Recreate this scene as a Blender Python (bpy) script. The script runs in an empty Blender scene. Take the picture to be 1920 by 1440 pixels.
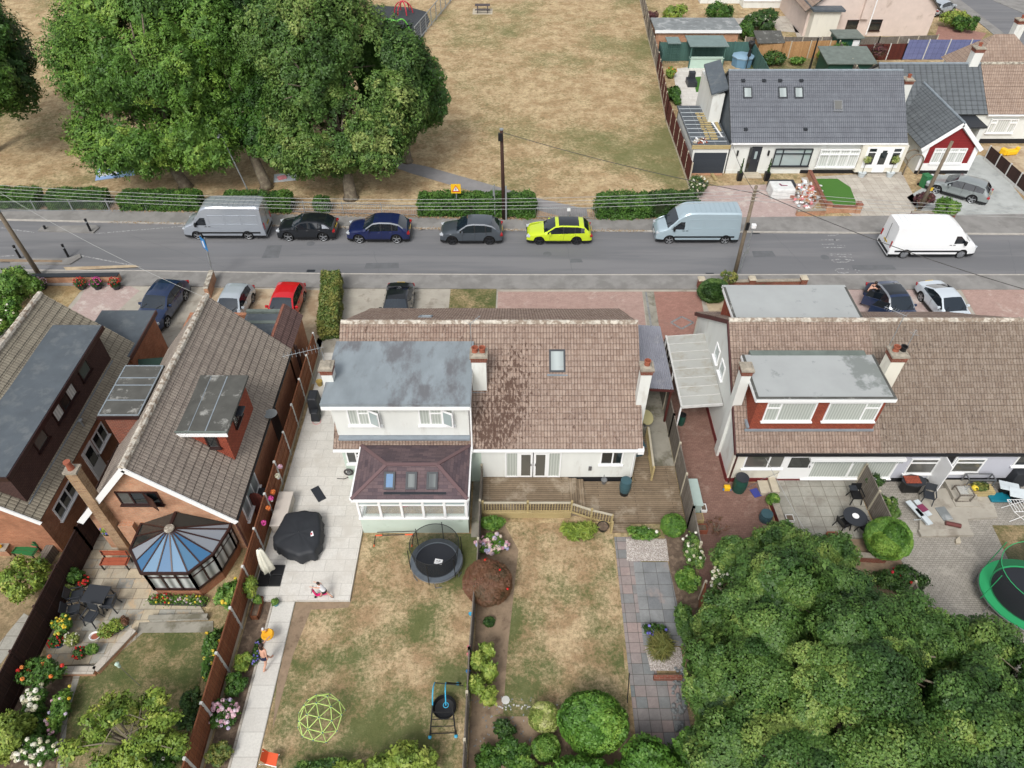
import bpy,math,random
import numpy as np
from mathutils import Vector,Matrix,noise as mnoise
R = math.radians
random.seed(7)
SC = bpy.context.scene
COL = SC.collection
# ------------------------------------------------------------------ camera, sky, sun, exposure
CH,CF = 29.0,1331.0
cam = bpy.data.objects.new('camera',bpy.data.cameras.new('camera'))
COL.objects.link(cam)
cam.location = (0,0,CH)
cam.rotation_euler = (R(45),0,0)
cam.data.sensor_width = 36
cam.data.lens = 36 * CF / 1920
cam.data.clip_end = 1500
SC.camera = cam
W = bpy.data.worlds.new('World')
SC.world = W
W.use_nodes = True
wn = W.node_tree.nodes
wl = W.node_tree.links
bg = wn['Background']
sky = wn.new('ShaderNodeTexSky')
sky.sky_type = 'NISHITA'
sky.sun_disc = False
SUN_EL,SUN_AZ = R(50),R(200)
sky.sun_elevation = SUN_EL
sky.sun_rotation = SUN_AZ
sky.air_density = 1.0
sky.dust_density = 4.0
sky.ozone_density = 1.0
hs = wn.new('ShaderNodeHueSaturation')
hs.inputs['Saturation'].default_value = 0.22
wl.new(sky.outputs[0],hs.inputs['Color'])
wl.new(hs.outputs[0],bg.inputs[0])
bg.inputs[1].default_value = 0.15
sun = bpy.data.objects.new('sun',bpy.data.lights.new('sun','SUN'))
COL.objects.link(sun)
sun.data.energy = 1.35
sun.data.angle = R(17)
sun.data.color = (1.0,0.96,0.9)
sd = Vector((math.sin(SUN_AZ) * math.cos(SUN_EL),math.cos(SUN_AZ) * math.cos(SUN_EL),math.sin(SUN_EL)))
sun.rotation_euler = sd.to_track_quat('Z','Y').to_euler()
SC.view_settings.view_transform = 'Standard'
SC.view_settings.look = 'None'
SC.view_settings.gamma = 1
SC.view_settings.exposure = 0.36
SC.view_settings.use_curve_mapping = False
SC.cycles.max_bounces = 8
SC.cycles.diffuse_bounces = 5
SC.cycles.transparent_max_bounces = 10

# ------------------------------------------------------------------ measuring: a photo pixel and a height give a place
def at(px,py,z=0.0):
    v = py - 720
    return ((px - 960) * (CH - z) * 2 ** .5 / (CF + v),(CH - z) * (CF - v) / (CF + v),z)
def wS(px,py,Y):                     # on a wall facing the camera at depth Y -> X, z
    v = py - 720
    d = Y * (CF + v) / (CF - v)
    return ((px - 960) * d * 2 ** .5 / (CF + v),CH - d)
def wX(px,py,X):                     # on a side wall at X -> Y, z
    v = py - 720
    d = X * (CF + v) / (2 ** .5 * (px - 960))
    return (d * (CF - v) / (CF + v),CH - d)

PI_ = math.pi
# ------------------------------------------------------------------ objects
ORG = {}
def tag(o,label=None,cat=None,group=None,kind=None):
    if label: o['label'] = label
    if cat: o['category'] = cat
    if group: o['group'] = group
    if kind: o['kind'] = kind
    return o
def thing(name,label,cat,loc=(0,0,0),group=None):
    o = bpy.data.objects.new(name,None)
    COL.objects.link(o)
    o.empty_display_size = .2
    o.location = loc
    ORG[o.name] = Vector(loc)
    return tag(o,label,cat,group)
KIDS = {}
def kids(o):
    return [c for c in bpy.data.objects if c.parent == o]
def dup(o,loc=None,rz=None,label=None,parent=None,mats=None,scale=None):
    c = o.copy()
    COL.objects.link(c)
    if parent: c.parent = parent
    if loc is not None: c.location = loc
    if rz is not None: c.rotation_euler = (0,0,rz)
    if label: c['label'] = label
    if scale: c.scale = scale
    for k in kids(o): dup(k,parent=c)
    return c
def place(o,loc,rz=0):
    o.location = loc
    o.rotation_euler = (0,0,rz)
    return o

def comps(mb):
    par = list(range(len(mb.v)))
    def find(a):
        while par[a] != a: par[a] = par[par[a]]; a = par[a]
        return a
    for f in mb.f:
        for i in f[1:]: par[find(i)] = find(f[0])
    out = {}
    for f,m in zip(mb.f,mb.m):
        o = out.setdefault(find(f[0]),MB()); o.f.append(f); o.m.append(m)
    for o in out.values():
        d = {}
        o.f = [tuple(d.setdefault(i,len(d)) for i in f) for f in o.f]; o.v = [mb.v[i] for i in d]
    return list(out.values())
SPLIT = {'post','joints','foam_grip','toy','wall','wing_wall','garage_wall','insulator','wall_lamp','tile_vent','bag','step','indoor_furniture','chain','door_handle','wiper','lower_deck','corner_post','side_wall'}
class MB:
    def __init__(s):
        s.v = []; s.f = []; s.m = []; s.uv = {}
    def poly(s,pts,mi=0,uv=None):
        b = len(s.v)
        s.v += [tuple(p) for p in pts]
        if uv: s.uv[len(s.f)] = uv
        s.f.append(tuple(range(b,b + len(pts)))); s.m.append(mi)
        return s
    def raw(s,vs,fs,mi=0):
        b = len(s.v)
        s.v += [tuple(p) for p in vs]
        for f in fs:
            s.f.append(tuple(b + i for i in f)); s.m.append(mi)
        return s
    def box(s,x0,x1,y0,y1,z0,z1,mi=0):
        if x0 > x1: x0,x1 = x1,x0
        if y0 > y1: y0,y1 = y1,y0
        if z0 > z1: z0,z1 = z1,z0
        return s.raw([(x0,y0,z0),(x1,y0,z0),(x1,y1,z0),(x0,y1,z0),(x0,y0,z1),(x1,y0,z1),(x1,y1,z1),(x0,y1,z1)],
                     [(0,3,2,1),(4,5,6,7),(0,1,5,4),(1,2,6,5),(2,3,7,6),(3,0,4,7)],mi)
    def obox(s,c,sz,rz=0,rx=0,ry=0,mi=0,taper=1):
        m = Matrix.Rotation(rz,3,'Z') @ Matrix.Rotation(ry,3,'Y') @ Matrix.Rotation(rx,3,'X')
        vs = []
        for z in (-.5,.5):
            k = taper if z > 0 else 1
            for x,y in ((-.5,-.5),(.5,-.5),(.5,.5),(-.5,.5)):
                vs.append(Vector(c) + m @ Vector((x*sz[0]*k,y*sz[1]*k,z*sz[2])))
        return s.raw(vs,[(0,3,2,1),(4,5,6,7),(0,1,5,4),(1,2,6,5),(2,3,7,6),(3,0,4,7)],mi)
    def beam(s,a,b,w,h,mi=0):
        a = Vector(a); b = Vector(b); d = (b - a)
        if d.length < 1e-6: return s
        d.normalize()
        up = Vector((0,0,1)) if abs(d.z) < .95 else Vector((0,1,0))
        sx = d.cross(up).normalized() * w / 2
        sy = sx.cross(d).normalized() * h / 2
        vs = [a-sx-sy,a+sx-sy,a+sx+sy,a-sx+sy,b-sx-sy,b+sx-sy,b+sx+sy,b-sx+sy]
        return s.raw(vs,[(0,1,2,3),(7,6,5,4),(0,4,5,1),(1,5,6,2),(2,6,7,3),(3,7,4,0)],mi)
    def prism(s,pts,z0,z1,mi=0,mt=None):
        n = len(pts)
        a = sum(pts[i][0]*pts[(i+1)%n][1]-pts[(i+1)%n][0]*pts[i][1] for i in range(n))
        if a < 0: pts = pts[::-1]
        lo = [(p[0],p[1],z0) for p in pts]; hi = [(p[0],p[1],z1) for p in pts]
        s.poly(lo[::-1],mi); s.poly(hi,mi if mt is None else mt)
        for i in range(n):
            j = (i+1) % n
            s.poly([lo[i],lo[j],hi[j],hi[i]],mi)
        return s
    def extr(s,pts,vec,mi=0):
        n = len(pts); q = [tuple(Vector(p)+Vector(vec)) for p in pts]
        s.poly(pts,mi); s.poly(q[::-1],mi)
        for i in range(n):
            j = (i+1) % n
            s.poly([pts[i],q[i],q[j],pts[j]],mi)
        return s
    def tube(s,pts,r,n=8,mi=0,closed=False):
        pts = [Vector(p) for p in pts]
        rs = r if isinstance(r,(list,tuple)) else [r]*len(pts)
        b = len(s.v); N = len(pts)
        ref = None
        for i,p in enumerate(pts):
            if closed: d = pts[(i+1)%N] - pts[i-1]
            else: d = pts[min(i+1,N-1)] - pts[max(i-1,0)]
            d.normalize()
            if ref is None: ref = Vector((0,0,1)) if abs(d.z) < .9 else Vector((1,0,0))
            a = d.cross(ref)
            if a.length < 1e-4: a = d.cross(Vector((.3,.5,.8)))
            a.normalize(); c = a.cross(d).normalized(); ref = c
            for k in range(n):
                t = 2*math.pi*k/n
                s.v.append(tuple(p + (a*math.cos(t) + c*math.sin(t))*rs[i]))
        for i in range(N if closed else N-1):
            for k in range(n):
                i2 = (i+1) % N
                s.f.append((b+i*n+k,b+i*n+(k+1)%n,b+i2*n+(k+1)%n,b+i2*n+k)); s.m.append(mi)
        if not closed:
            s.f.append(tuple(b+k for k in range(n))[::-1]); s.m.append(mi)
            s.f.append(tuple(b+(N-1)*n+k for k in range(n))); s.m.append(mi)
        return s
    def lathe(s,prof,c=(0,0,0),n=20,mi=0,sx=1,sy=1):
        b = len(s.v)
        for r,z in prof:
            for k in range(n):
                t = 2*math.pi*k/n
                s.v.append((c[0]+r*math.cos(t)*sx,c[1]+r*math.sin(t)*sy,c[2]+z))
        for i in range(len(prof)-1):
            for k in range(n):
                s.f.append((b+i*n+k,b+i*n+(k+1)%n,b+(i+1)*n+(k+1)%n,b+(i+1)*n+k)); s.m.append(mi)
        s.f.append(tuple(b+k for k in range(n))[::-1]); s.m.append(mi)
        s.f.append(tuple(b+(len(prof)-1)*n+k for k in range(n))); s.m.append(mi)
        return s
    def ball(s,c,r,mi=0,n=12,m=8):
        rx,ry,rz = r if isinstance(r,(list,tuple)) else (r,r,r)
        prof = [(max(math.sin(math.pi*i/m),.02),-math.cos(math.pi*i/m)) for i in range(m+1)]
        b = len(s.v)
        s.lathe(prof,(0,0,0),n,mi)
        for i in range(b,len(s.v)):
            x,y,z = s.v[i]
            s.v[i] = (c[0]+x*rx,c[1]+y*ry,c[2]+z*rz)
        return s
    def build(s,name,mats,parent=None,smooth=False,bevel=0,loc=None,flatloc=False,seg=2):
        if not isinstance(mats,(list,tuple)): mats = [mats]
        if parent is not None and name in SPLIT and not s.uv:
            cs = comps(s)
            if len(cs) > 1: return [c.build(name,mats,parent,smooth,bevel,loc,flatloc,seg) for c in cs][0]
        if parent is not None: o0 = ORG.get(parent.name,Vector((0,0,0)))
        elif loc is not None: o0 = Vector(loc)
        elif flatloc: o0 = Vector((0,0,0))
        else:
            A = np.array(s.v)
            o0 = Vector(((A[:,0].min()+A[:,0].max())/2,(A[:,1].min()+A[:,1].max())/2,A[:,2].min()))
        V = [tuple(Vector(p)-o0) for p in s.v]
        me = bpy.data.meshes.new(name)
        me.from_pydata(V,[],s.f)
        for m in mats: me.materials.append(MATS[m] if isinstance(m,str) else m)
        me.polygons.foreach_set('material_index',s.m)
        ul = me.uv_layers.new(name='UVMap')
        uvs = np.zeros((len(me.loops),2),dtype=np.float32)
        for p in me.polygons:
            if p.index in s.uv:
                for k,li in enumerate(p.loop_indices): uvs[li] = s.uv[p.index][k]
                continue
            n = p.normal
            if abs(n.z) > .97:
                for li in p.loop_indices:
                    q = V[me.loops[li].vertex_index]; uvs[li] = (q[0],q[1])
            else:
                t = Vector((-n.y,n.x,0)).normalized(); w = n.cross(t)
                for li in p.loop_indices:
                    q = Vector(V[me.loops[li].vertex_index]); uvs[li] = (q.dot(t),q.dot(w))
        ul.data.foreach_set('uv',uvs.ravel())
        if smooth:
            me.polygons.foreach_set('use_smooth',[True]*len(me.polygons))
            if smooth == 'auto':
                me.set_sharp_from_angle(angle=R(38))
        o = bpy.data.objects.new(name,me)
        COL.objects.link(o)
        if parent is not None: o.parent = parent
        else: o.location = o0
        ORG[o.name] = o0
        if bevel:
            b = o.modifiers.new('bevel','BEVEL'); b.width = bevel; b.segments = seg; b.limit_method = 'ANGLE'
        return o
# ------------------------------------------------------------------ materials
MATS = {}
def C(r,g,b,k=0.82):
    f = lambda c: ((c/255+.055)/1.055)**2.4 if c > 10 else c/255/12.92
    return (f(r)*k,f(g)*k,f(b)*k,1)
def nt(name):
    m = bpy.data.materials.new(name); m.use_nodes = True
    MATS[name] = m
    T = m.node_tree; P = T.nodes['Principled BSDF']
    return m,T,P
def nd(T,typ,**kw):
    n = T.nodes.new(typ)
    for k,v in kw.items():
        if k in n.inputs: n.inputs[k].default_value = v
        else: setattr(n,k,v)
    return n
def coords(T,uv=False,off=0):
    c = T.nodes.new('ShaderNodeTexCoord')
    o = c.outputs['UV' if uv else 'Object']
    if off:
        a = nd(T,'ShaderNodeVectorMath',operation='ADD'); a.inputs[1].default_value = (off,off*1.7,off*.3)
        T.links.new(o,a.inputs[0]); o = a.outputs[0]
    return o
def noise(T,vec,scale,detail=4,rough=.6):
    n = nd(T,'ShaderNodeTexNoise'); n.inputs['Scale'].default_value = scale
    n.inputs['Detail'].default_value = detail; n.inputs['Roughness'].default_value = rough
    T.links.new(vec,n.inputs['Vector'])
    return n.outputs['Fac']
def rng(T,val,a,b,c=0.,d=1.):
    n = nd(T,'ShaderNodeMapRange'); T.links.new(val,n.inputs[0])
    for i,x in enumerate((a,b,c,d)): n.inputs[i+1].default_value = x
    return n.outputs[0]
def mix(T,f,a,b,mode='MIX'):
    n = nd(T,'ShaderNodeMix',data_type='RGBA',blend_type=mode)
    if isinstance(f,(int,float)): n.inputs[0].default_value = f
    else: T.links.new(f,n.inputs[0])
    for i,x in ((6,a),(7,b)):
        if isinstance(x,tuple): n.inputs[i].default_value = x
        else: T.links.new(x,n.inputs[i])
    return n.outputs[2]
def mth(T,op,a,b=None):
    n = nd(T,'ShaderNodeMath',operation=op)
    for i,x in enumerate((a,b)):
        if x is None: continue
        if isinstance(x,(int,float)): n.inputs[i].default_value = x
        else: T.links.new(x,n.inputs[i])
    return n.outputs[0]
def bump(T,P,h,s=.3,d=.02):
    b = nd(T,'ShaderNodeBump'); b.inputs['Strength'].default_value = s; b.inputs['Distance'].default_value = d
    T.links.new(h,b.inputs['Height']); T.links.new(b.outputs[0],P.inputs['Normal'])
def sh(c,k): return (min(c[0]*k,1),min(c[1]*k,1),min(c[2]*k,1),1)
def mat(name,col,rough=.75,var=.25,scale=2.5,col2=None,t2=.55,s2=1.0,metal=0,coat=0,bmp=0,alpha=1,spec=.4,blobs=(),st=None):
    m,T,P = nt(name)
    v = coords(T)
    v0 = v
    if st:
        mp = nd(T,'ShaderNodeMapping'); mp.inputs['Scale'].default_value = st; T.links.new(v,mp.inputs[0]); v = mp.outputs[0]
    n1 = noise(T,v,scale,5)
    c = mix(T,rng(T,n1,.3,.7),sh(col,1-var),sh(col,1+var))
    if col2:
        n2 = noise(T,v,s2,6,.65)
        for bx,by,br,bs in blobs:
            vd = nd(T,'ShaderNodeVectorMath',operation='DISTANCE'); T.links.new(v0,vd.inputs[0]); vd.inputs[1].default_value = (bx,by,5.5)
            n2 = mth(T,'ADD',n2,rng(T,vd.outputs['Value'],br*.3,br,bs,0))
        c = mix(T,rng(T,n2,t2-.05,t2+.07),c,col2)
    T.links.new(c,P.inputs['Base Color'])
    P.inputs['Roughness'].default_value = rough
    P.inputs['Metallic'].default_value = metal
    P.inputs['Coat Weight'].default_value = coat
    P.inputs['Coat Roughness'].default_value = .05
    P.inputs['Specular IOR Level'].default_value = spec
    P.inputs['Alpha'].default_value = alpha
    if bmp: bump(T,P,n1,bmp)
    return m
def bricks(name,c1,c2,mort,bw,rh,ms=.01,off=.5,rough=.85,stain=None,st=.6,ss=.8,var=.2,bmp=.3,uv=True,moss=None,mt=.62,ms2=3.0,smooth=.3,swap=False):
    """brick, tile, slab and plank surfaces: one real unit per cell of the face's own UV in metres"""
    m,T,P = nt(name)
    u = coords(T,uv); ob = coords(T)
    if swap:
        mp = nd(T,'ShaderNodeMapping'); mp.inputs['Rotation'].default_value = (0,0,R(90))
        T.links.new(u,mp.inputs[0]); u = mp.outputs[0]
    b = nd(T,'ShaderNodeTexBrick',offset=off)
    T.links.new(u,b.inputs['Vector'])
    for k,x in (('Color1',c1),('Color2',c2),('Mortar',mort),('Scale',1.),('Mortar Size',ms),('Mortar Smooth',smooth),('Bias',0.),('Brick Width',bw),('Row Height',rh)):
        b.inputs[k].default_value = x
    c = b.outputs['Color']
    n1 = noise(T,ob,1.7,6,.7)
    f = rng(T,n1,.3,.7)
    c = mix(T,f,mix(T,1.0,c,(1-var,1-var,1-var,1),'MULTIPLY'),mix(T,1.0,c,(1+var,1+var,1+var,1),'MULTIPLY'))
    n3 = noise(T,ob,14,4,.7)
    c = mix(T,rng(T,n3,.35,.7,0,.35),c,mix(T,1.0,c,(.55,.55,.55,1),'MULTIPLY'))
    if stain:
        n2 = noise(T,ob,ss,7,.7)
        c = mix(T,rng(T,n2,st-.06,st+.08,0,.85),c,stain)
    if moss:
        n4 = noise(T,ob,ms2,6,.75)
        n5 = noise(T,ob,.25,2,.5)
        q = mth(T,'ADD',n4,mth(T,'MULTIPLY',n5,.5))
        c = mix(T,rng(T,q,mt+.22,mt+.27,0,.9),c,moss)
    T.links.new(c,P.inputs['Base Color'])
    P.inputs['Roughness'].default_value = rough
    P.inputs['Specular IOR Level'].default_value = .3
    if bmp:
        h = mth(T,'ADD',mth(T,'SUBTRACT',1.0,b.outputs['Fac']),mth(T,'MULTIPLY',n3,.5))
        bump(T,P,h,bmp,.02)
    return m
def tiles(name,c1,c2,line,lichen,lt=.56,moss=None,blobs=(),pitch=.15,row=.29,mt=.64):
    """interlocking tiles: rolls across (u), courses up the slope (v)"""
    m,T,P = nt(name)
    u = coords(T,True); ob = coords(T)
    b = nd(T,'ShaderNodeTexBrick',offset=0.0)
    T.links.new(u,b.inputs['Vector'])
    for k,x in (('Color1',c1),('Color2',c2),('Mortar',line),('Scale',1.),('Mortar Size',.013),('Mortar Smooth',.5),('Bias',0.),('Brick Width',pitch),('Row Height',row)):
        b.inputs[k].default_value = x
    w = nd(T,'ShaderNodeTexWave',wave_type='BANDS',bands_direction='X')
    T.links.new(u,w.inputs[0]); w.inputs['Scale'].default_value = 2*math.pi/20/pitch; w.inputs['Distortion'].default_value = 0
    c = mix(T,rng(T,w.outputs['Fac'],0,.4,.3,0),b.outputs['Color'],sh(line,1.1))  # hollows between the rolls shaded darker in the colour itself
    n1 = noise(T,ob,.9,6,.7)
    c = mix(T,rng(T,n1,.35,.65,0,.8),c,mix(T,.8,c,(.72,.70,.72,1),'MULTIPLY'))
    n2 = noise(T,ob,11,5,.8)
    c = mix(T,rng(T,n2,lt-.01,lt+.12,0,.6),c,lichen)
    n3 = noise(T,ob,22,3,.7)
    c = mix(T,rng(T,n3,.45,.72,0,.5),c,sh(c1,.45))
    if moss:
        mp = nd(T,'ShaderNodeMapping'); mp.inputs['Scale'].default_value = (1.0,.45,.45); T.links.new(ob,mp.inputs[0])
        n4 = noise(T,mp.outputs[0],9,3,.6)
        n5 = noise(T,ob,.35,2,.5)
        s = mth(T,'MULTIPLY',n5,.35)
        for bx,by,br,bs in blobs:
            vd = nd(T,'ShaderNodeVectorMath',operation='DISTANCE')
            mp2 = nd(T,'ShaderNodeMapping'); mp2.inputs['Scale'].default_value = (1,1,0); T.links.new(ob,mp2.inputs[0])
            T.links.new(mp2.outputs[0],vd.inputs[0]); vd.inputs[1].default_value = (bx,by,0)
            s = mth(T,'ADD',s,rng(T,vd.outputs['Value'],br*.15,br,bs,0))
        q = mth(T,'ADD',n4,s)
        c = mix(T,rng(T,q,mt+.15,mt+.25,0,.88),c,mix(T,n2,moss,sh(moss,1.7)))
    T.links.new(c,P.inputs['Base Color'])
    P.inputs['Roughness'].default_value = .9
    P.inputs['Specular IOR Level'].default_value = .25
    h = mth(T,'ADD',w.outputs['Fac'],mth(T,'MULTIPLY',n3,.6))
    bump(T,P,h,.35,.03)
    return m
def lawn(name,straw,brown,green,gt=.55,gs=.35,blobs=(),off=0,fine=1.0):
    m,T,P = nt(name)
    v = coords(T,False,off)
    n1 = noise(T,v,.8,7,.72); n2 = noise(T,v,gs,6,.62); n3 = noise(T,v,7*fine,5,.8); n4 = noise(T,v,18,4,.8)
    c = mix(T,rng(T,n1,.42,.58),brown,straw)
    c = mix(T,rng(T,n3,.45,.62,0,.5),c,sh(brown,.66))
    n6 = noise(T,v,3.6*fine,9,.85)
    c = mix(T,rng(T,n6,.49,.62,0,.58),c,mix(T,.5,sh(brown,.5),sh(green,.8)))
    s = n2
    ob = coords(T)
    for bx,by,br,bs in blobs:
        vd = nd(T,'ShaderNodeVectorMath',operation='DISTANCE'); T.links.new(ob,vd.inputs[0]); vd.inputs[1].default_value = (bx,by,0)
        s = mth(T,'ADD',s,rng(T,vd.outputs['Value'],0,br,bs,0))
    g = mth(T,'ADD',s,mth(T,'MULTIPLY',mth(T,'SUBTRACT',n3,.5),.55))
    gc = mix(T,n4,sh(green,.6),sh(green,1.4))
    c = mix(T,rng(T,g,gt-.02,gt+.20,0,.8),c,gc)
    c = mix(T,rng(T,n4,.35,.7,0,.4),c,mix(T,1.,c,(.5,.48,.42,1),'MULTIPLY'))
    T.links.new(c,P.inputs['Base Color'])
    P.inputs['Roughness'].default_value = .95
    P.inputs['Specular IOR Level'].default_value = .1
    bump(T,P,n4,.8,.05)
    return m
def leafmat(name,cols,rough=.55,spec=.35):
    """cols: tints from one leaf cluster to the next"""
    m,T,P = nt(name)
    a = nd(T,'ShaderNodeAttribute',attribute_name='tint')
    r = nd(T,'ShaderNodeValToRGB')
    e = r.color_ramp.elements
    while len(e) < len(cols): e.new(.5)
    for i,c in enumerate(cols):
        e[i].position = i/(len(cols)-1); e[i].color = c if name.startswith('petal') else (c[0]*.80,c[1]*.78,c[2]*.85,1)
    T.links.new(a.outputs['Fac'],r.inputs[0])
    T.links.new(r.outputs[0],P.inputs['Base Color'])
    P.inputs['Roughness'].default_value = rough
    P.inputs['Specular IOR Level'].default_value = spec
    return m
def plain(name,col,rough=.5,metal=0,coat=0,spec=.5,emit=0,alpha=1):
    m,T,P = nt(name)
    P.inputs['Base Color'].default_value = col
    P.inputs['Roughness'].default_value = rough
    P.inputs['Metallic'].default_value = metal
    P.inputs['Coat Weight'].default_value = coat
    P.inputs['Coat Roughness'].default_value = .04
    P.inputs['Specular IOR Level'].default_value = spec
    P.inputs['Alpha'].default_value = alpha
    return m
def curtain(name,col,col2,sc=14,glassy=True):
    m,T,P = nt(name)
    u = coords(T,True)
    w = nd(T,'ShaderNodeTexWave',wave_type='BANDS',bands_direction='X'); T.links.new(u,w.inputs[0])
    w.inputs['Scale'].default_value = sc/6; w.inputs['Distortion'].default_value = 1.5; w.inputs['Detail'].default_value = 2
    c = mix(T,w.outputs['Fac'],col,col2)
    T.links.new(c,P.inputs['Base Color'])
    P.inputs['Roughness'].default_value = .6
    P.inputs['Coat Weight'].default_value = 1 if glassy else 0
    P.inputs['Coat Roughness'].default_value = .03
    return m
def netting(name,col,pitch,wire):
    """thin mesh: the holes are real holes to light, from every side"""
    m,T,P = nt(name)
    P.inputs['Base Color'].default_value = col
    P.inputs['Roughness'].default_value = .7
    u = coords(T,True)
    ch = nd(T,'ShaderNodeTexBrick',offset=0.0); T.links.new(u,ch.inputs['Vector'])
    for k,x in (('Scale',1.),('Mortar Size',wire),('Mortar Smooth',0.),('Brick Width',pitch),('Row Height',pitch)): ch.inputs[k].default_value = x
    T.links.new(ch.outputs['Fac'],P.inputs['Alpha'])
    return m

WHITE = C(243,243,240,.85)
mat('white_render',C(232,234,229),.85,.05,.8,C(218,217,210),.60,1.2,st=(1.4,1.4,.45))
mat('cream_render',C(232,228,214),.85,.05,.8,C(216,210,196),.60,1.2,st=(1.4,1.4,.45))
mat('green_render',C(205,220,208),.85,.06,.8,C(170,185,172),.66,1.2)
mat('lilac_render',C(196,198,208),.85,.05,.8,C(170,172,180),.68,.9)
mat('pink_render',C(222,205,195),.85,.06,1.2,C(190,172,160),.66,.8)
plain('upvc',C(244,245,245,.9),.35)
plain('black_plinth',C(30,30,34),.6)
plain('red_plinth',C(120,42,44),.6)
plain('dark_frame',C(52,30,28),.4)
plain('charcoal',C(50,54,60),.45)
plain('black_plastic',C(26,27,29),.45)
plain('rubber',C(24,24,25),.85)
plain('steel',C(150,152,155),.4,.7)
mat('galv',C(170,175,178),.5,.15,6,metal=.5)
plain('glass_dark',(.015,.02,.022,1),.04,0,1,.8)
plain('glass_room',(.10,.10,.09,1),.05,0,1,.8)
plain('glass_pale',C(175,190,190),.06,0,1,.8)
plain('glass_sky_paint',C(70,120,165),.05,0,1,.8)  # reflected sky put into the base colour of the pane
plain('car_glass',(.010,.014,.019,1),.04,0,.5,.8)
curtain('curtained',C(206,211,205),C(172,180,172),14)
curtain('curtained_pale',C(228,230,226),C(190,194,190),10)
curtain('blind_grey',C(120,126,126),C(84,90,92),3,False)
curtain('blind',C(170,180,180),C(150,160,160),3)
bricks('brick',C(196,130,96),C(176,108,78),C(170,140,115),.225,.075,.012,stain=C(150,105,80),st=.56)
bricks('brick_red',C(150,78,58),C(120,58,45),C(150,125,110),.225,.075,.012,stain=C(110,70,55),st=.6)
bricks('brick_orange',C(204,138,100),C(208,156,120),C(190,170,150),.225,.075,.012,stain=C(160,120,95),st=.56)
bricks('brick_yellow',C(185,150,110),C(150,112,80),C(175,160,140),.225,.075,.012,stain=C(120,95,70),st=.58)
bricks('tilehung_brown',C(92,68,62),C(82,60,56),C(58,42,40),.17,.1,.01,var=.08)
bricks('tilehung_red',C(168,86,64),C(152,76,58),C(118,58,44),.17,.1,.01,var=.1,stain=C(185,128,84),st=.66,ss=2)
bricks('clad_red',C(150,46,48),C(142,42,44),C(100,28,32),4,.13,.012,var=.08,off=0)
tiles('tile_main',C(178,158,143),C(154,132,118),C(84,66,60),C(198,186,176),.54,C(74,56,48),[(-3.0,-4.1,1.9,.17),(-2.4,-2.2,1.7,.12),(-1.7,-3.4,3.0,.08)],mt=.66)
tiles('tile_main_left',C(176,156,140),C(154,130,116),C(84,66,60),C(200,190,180),.54,C(72,54,46),(),mt=.64)
tiles('tile_right',C(172,152,137),C(148,128,115),C(86,70,62),C(200,188,178),.54,C(80,66,58),(),mt=.68)
tiles('tile_far_right',C(156,142,128),C(136,120,106),C(84,70,62),C(192,182,170),.54,C(70,60,54),(),mt=.655)
tiles('tile_left',C(176,164,152),C(158,146,136),C(94,84,76),C(184,176,160),.52,C(66,58,52),(),mt=.70,pitch=.16,row=.36)
tiles('tile_olive',C(172,164,146),C(156,148,132),C(94,86,74),C(184,178,158),.52,C(72,66,54),(),mt=.70,pitch=.16,row=.36)
tiles('tile_plum',C(120,96,92),C(108,86,82),C(74,58,56),C(148,128,120),.62,None,pitch=.16,row=.36)
tiles('tile_slate',C(126,130,137),C(120,124,131),C(76,80,88),C(120,126,136),.7,None,pitch=.16,row=.42)
tiles('tile_slate_green',C(116,122,126),C(110,116,120),C(60,64,66),C(114,120,122),.7,None,pitch=.5,row=.42)
tiles('tile_tan',C(182,162,146),C(164,142,126),C(110,92,82),C(205,190,175),.6,C(90,74,62),(),mt=.72)
bricks('shingle',C(116,98,100),C(90,78,84),C(70,60,64),.42,.16,.006,var=.12)
mat('lead',C(140,150,158),.55,.15,2)
mat('lead_green',C(112,122,116),.6,.2,2)
mat('felt_blue',C(140,150,156),.6,.16,1.1,C(112,114,118),.52,.8,st=(1,.45,1))
mat('felt_white',C(172,176,176),.8,.06,.6,C(132,138,136),.66,1.3,blobs=[(2.9,-3.2,1.5,.22),(2.4,-2.0,1.4,.16)])
mat('felt_slate',C(88,96,103),.75,.12,1.2,C(104,110,114),.58,1.5)
mat('felt_dark',C(88,88,84),.85,.2,1.4,C(165,165,160),.63,1.6)
mat('felt_grey',C(130,135,136),.85,.2,1.5,C(175,178,178),.58,1)
mat('mortar_lichen',C(205,198,185),.9,.25,5,C(150,135,120),.5,4)
mat('ridge_brown',C(150,140,128),.9,.2,5,C(195,190,175),.5,5)
mat('terracotta',C(156,90,68),.8,.15,4)
mat('stone_cap',C(160,152,138),.9,.25,6)
mat('asphalt',C(116,117,120),.88,.10,.5,C(128,128,130),.52,.6,bmp=.1,st=(.08,1,1))
mat('pavement',C(144,142,139),.9,.12,1.0,C(130,128,125),.53,.7,bmp=.1)
mat('park_path',C(142,140,140),.9,.1,1.5)
mat('kerb',C(185,180,172),.9,.15,3)
mat('paint_white',C(205,205,202),.8,.12,8,C(125,125,127),.60,5)
mat('paint_worn',C(172,172,172),.8,.12,8,C(122,122,125),.48,6)
mat('concrete',C(176,170,158),.9,.12,1.2,C(150,142,130),.58,1.0,bmp=.1)
mat('concrete_dark',C(156,152,140),.9,.15,1.2,C(112,108,92),.55,.8)
mat('gravel_hard',C(190,172,145),.95,.15,3,C(165,142,115),.52,.8,bmp=.3)
mat('soil',C(108,92,78),.95,.3,5,C(140,122,104),.56,3,bmp=.8)
mat('soil_tan',C(150,130,108),.95,.2,4,C(120,102,84),.56,2,bmp=.5)
mat('turf',C(72,118,46),.95,.15,30,bmp=.6)
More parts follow.
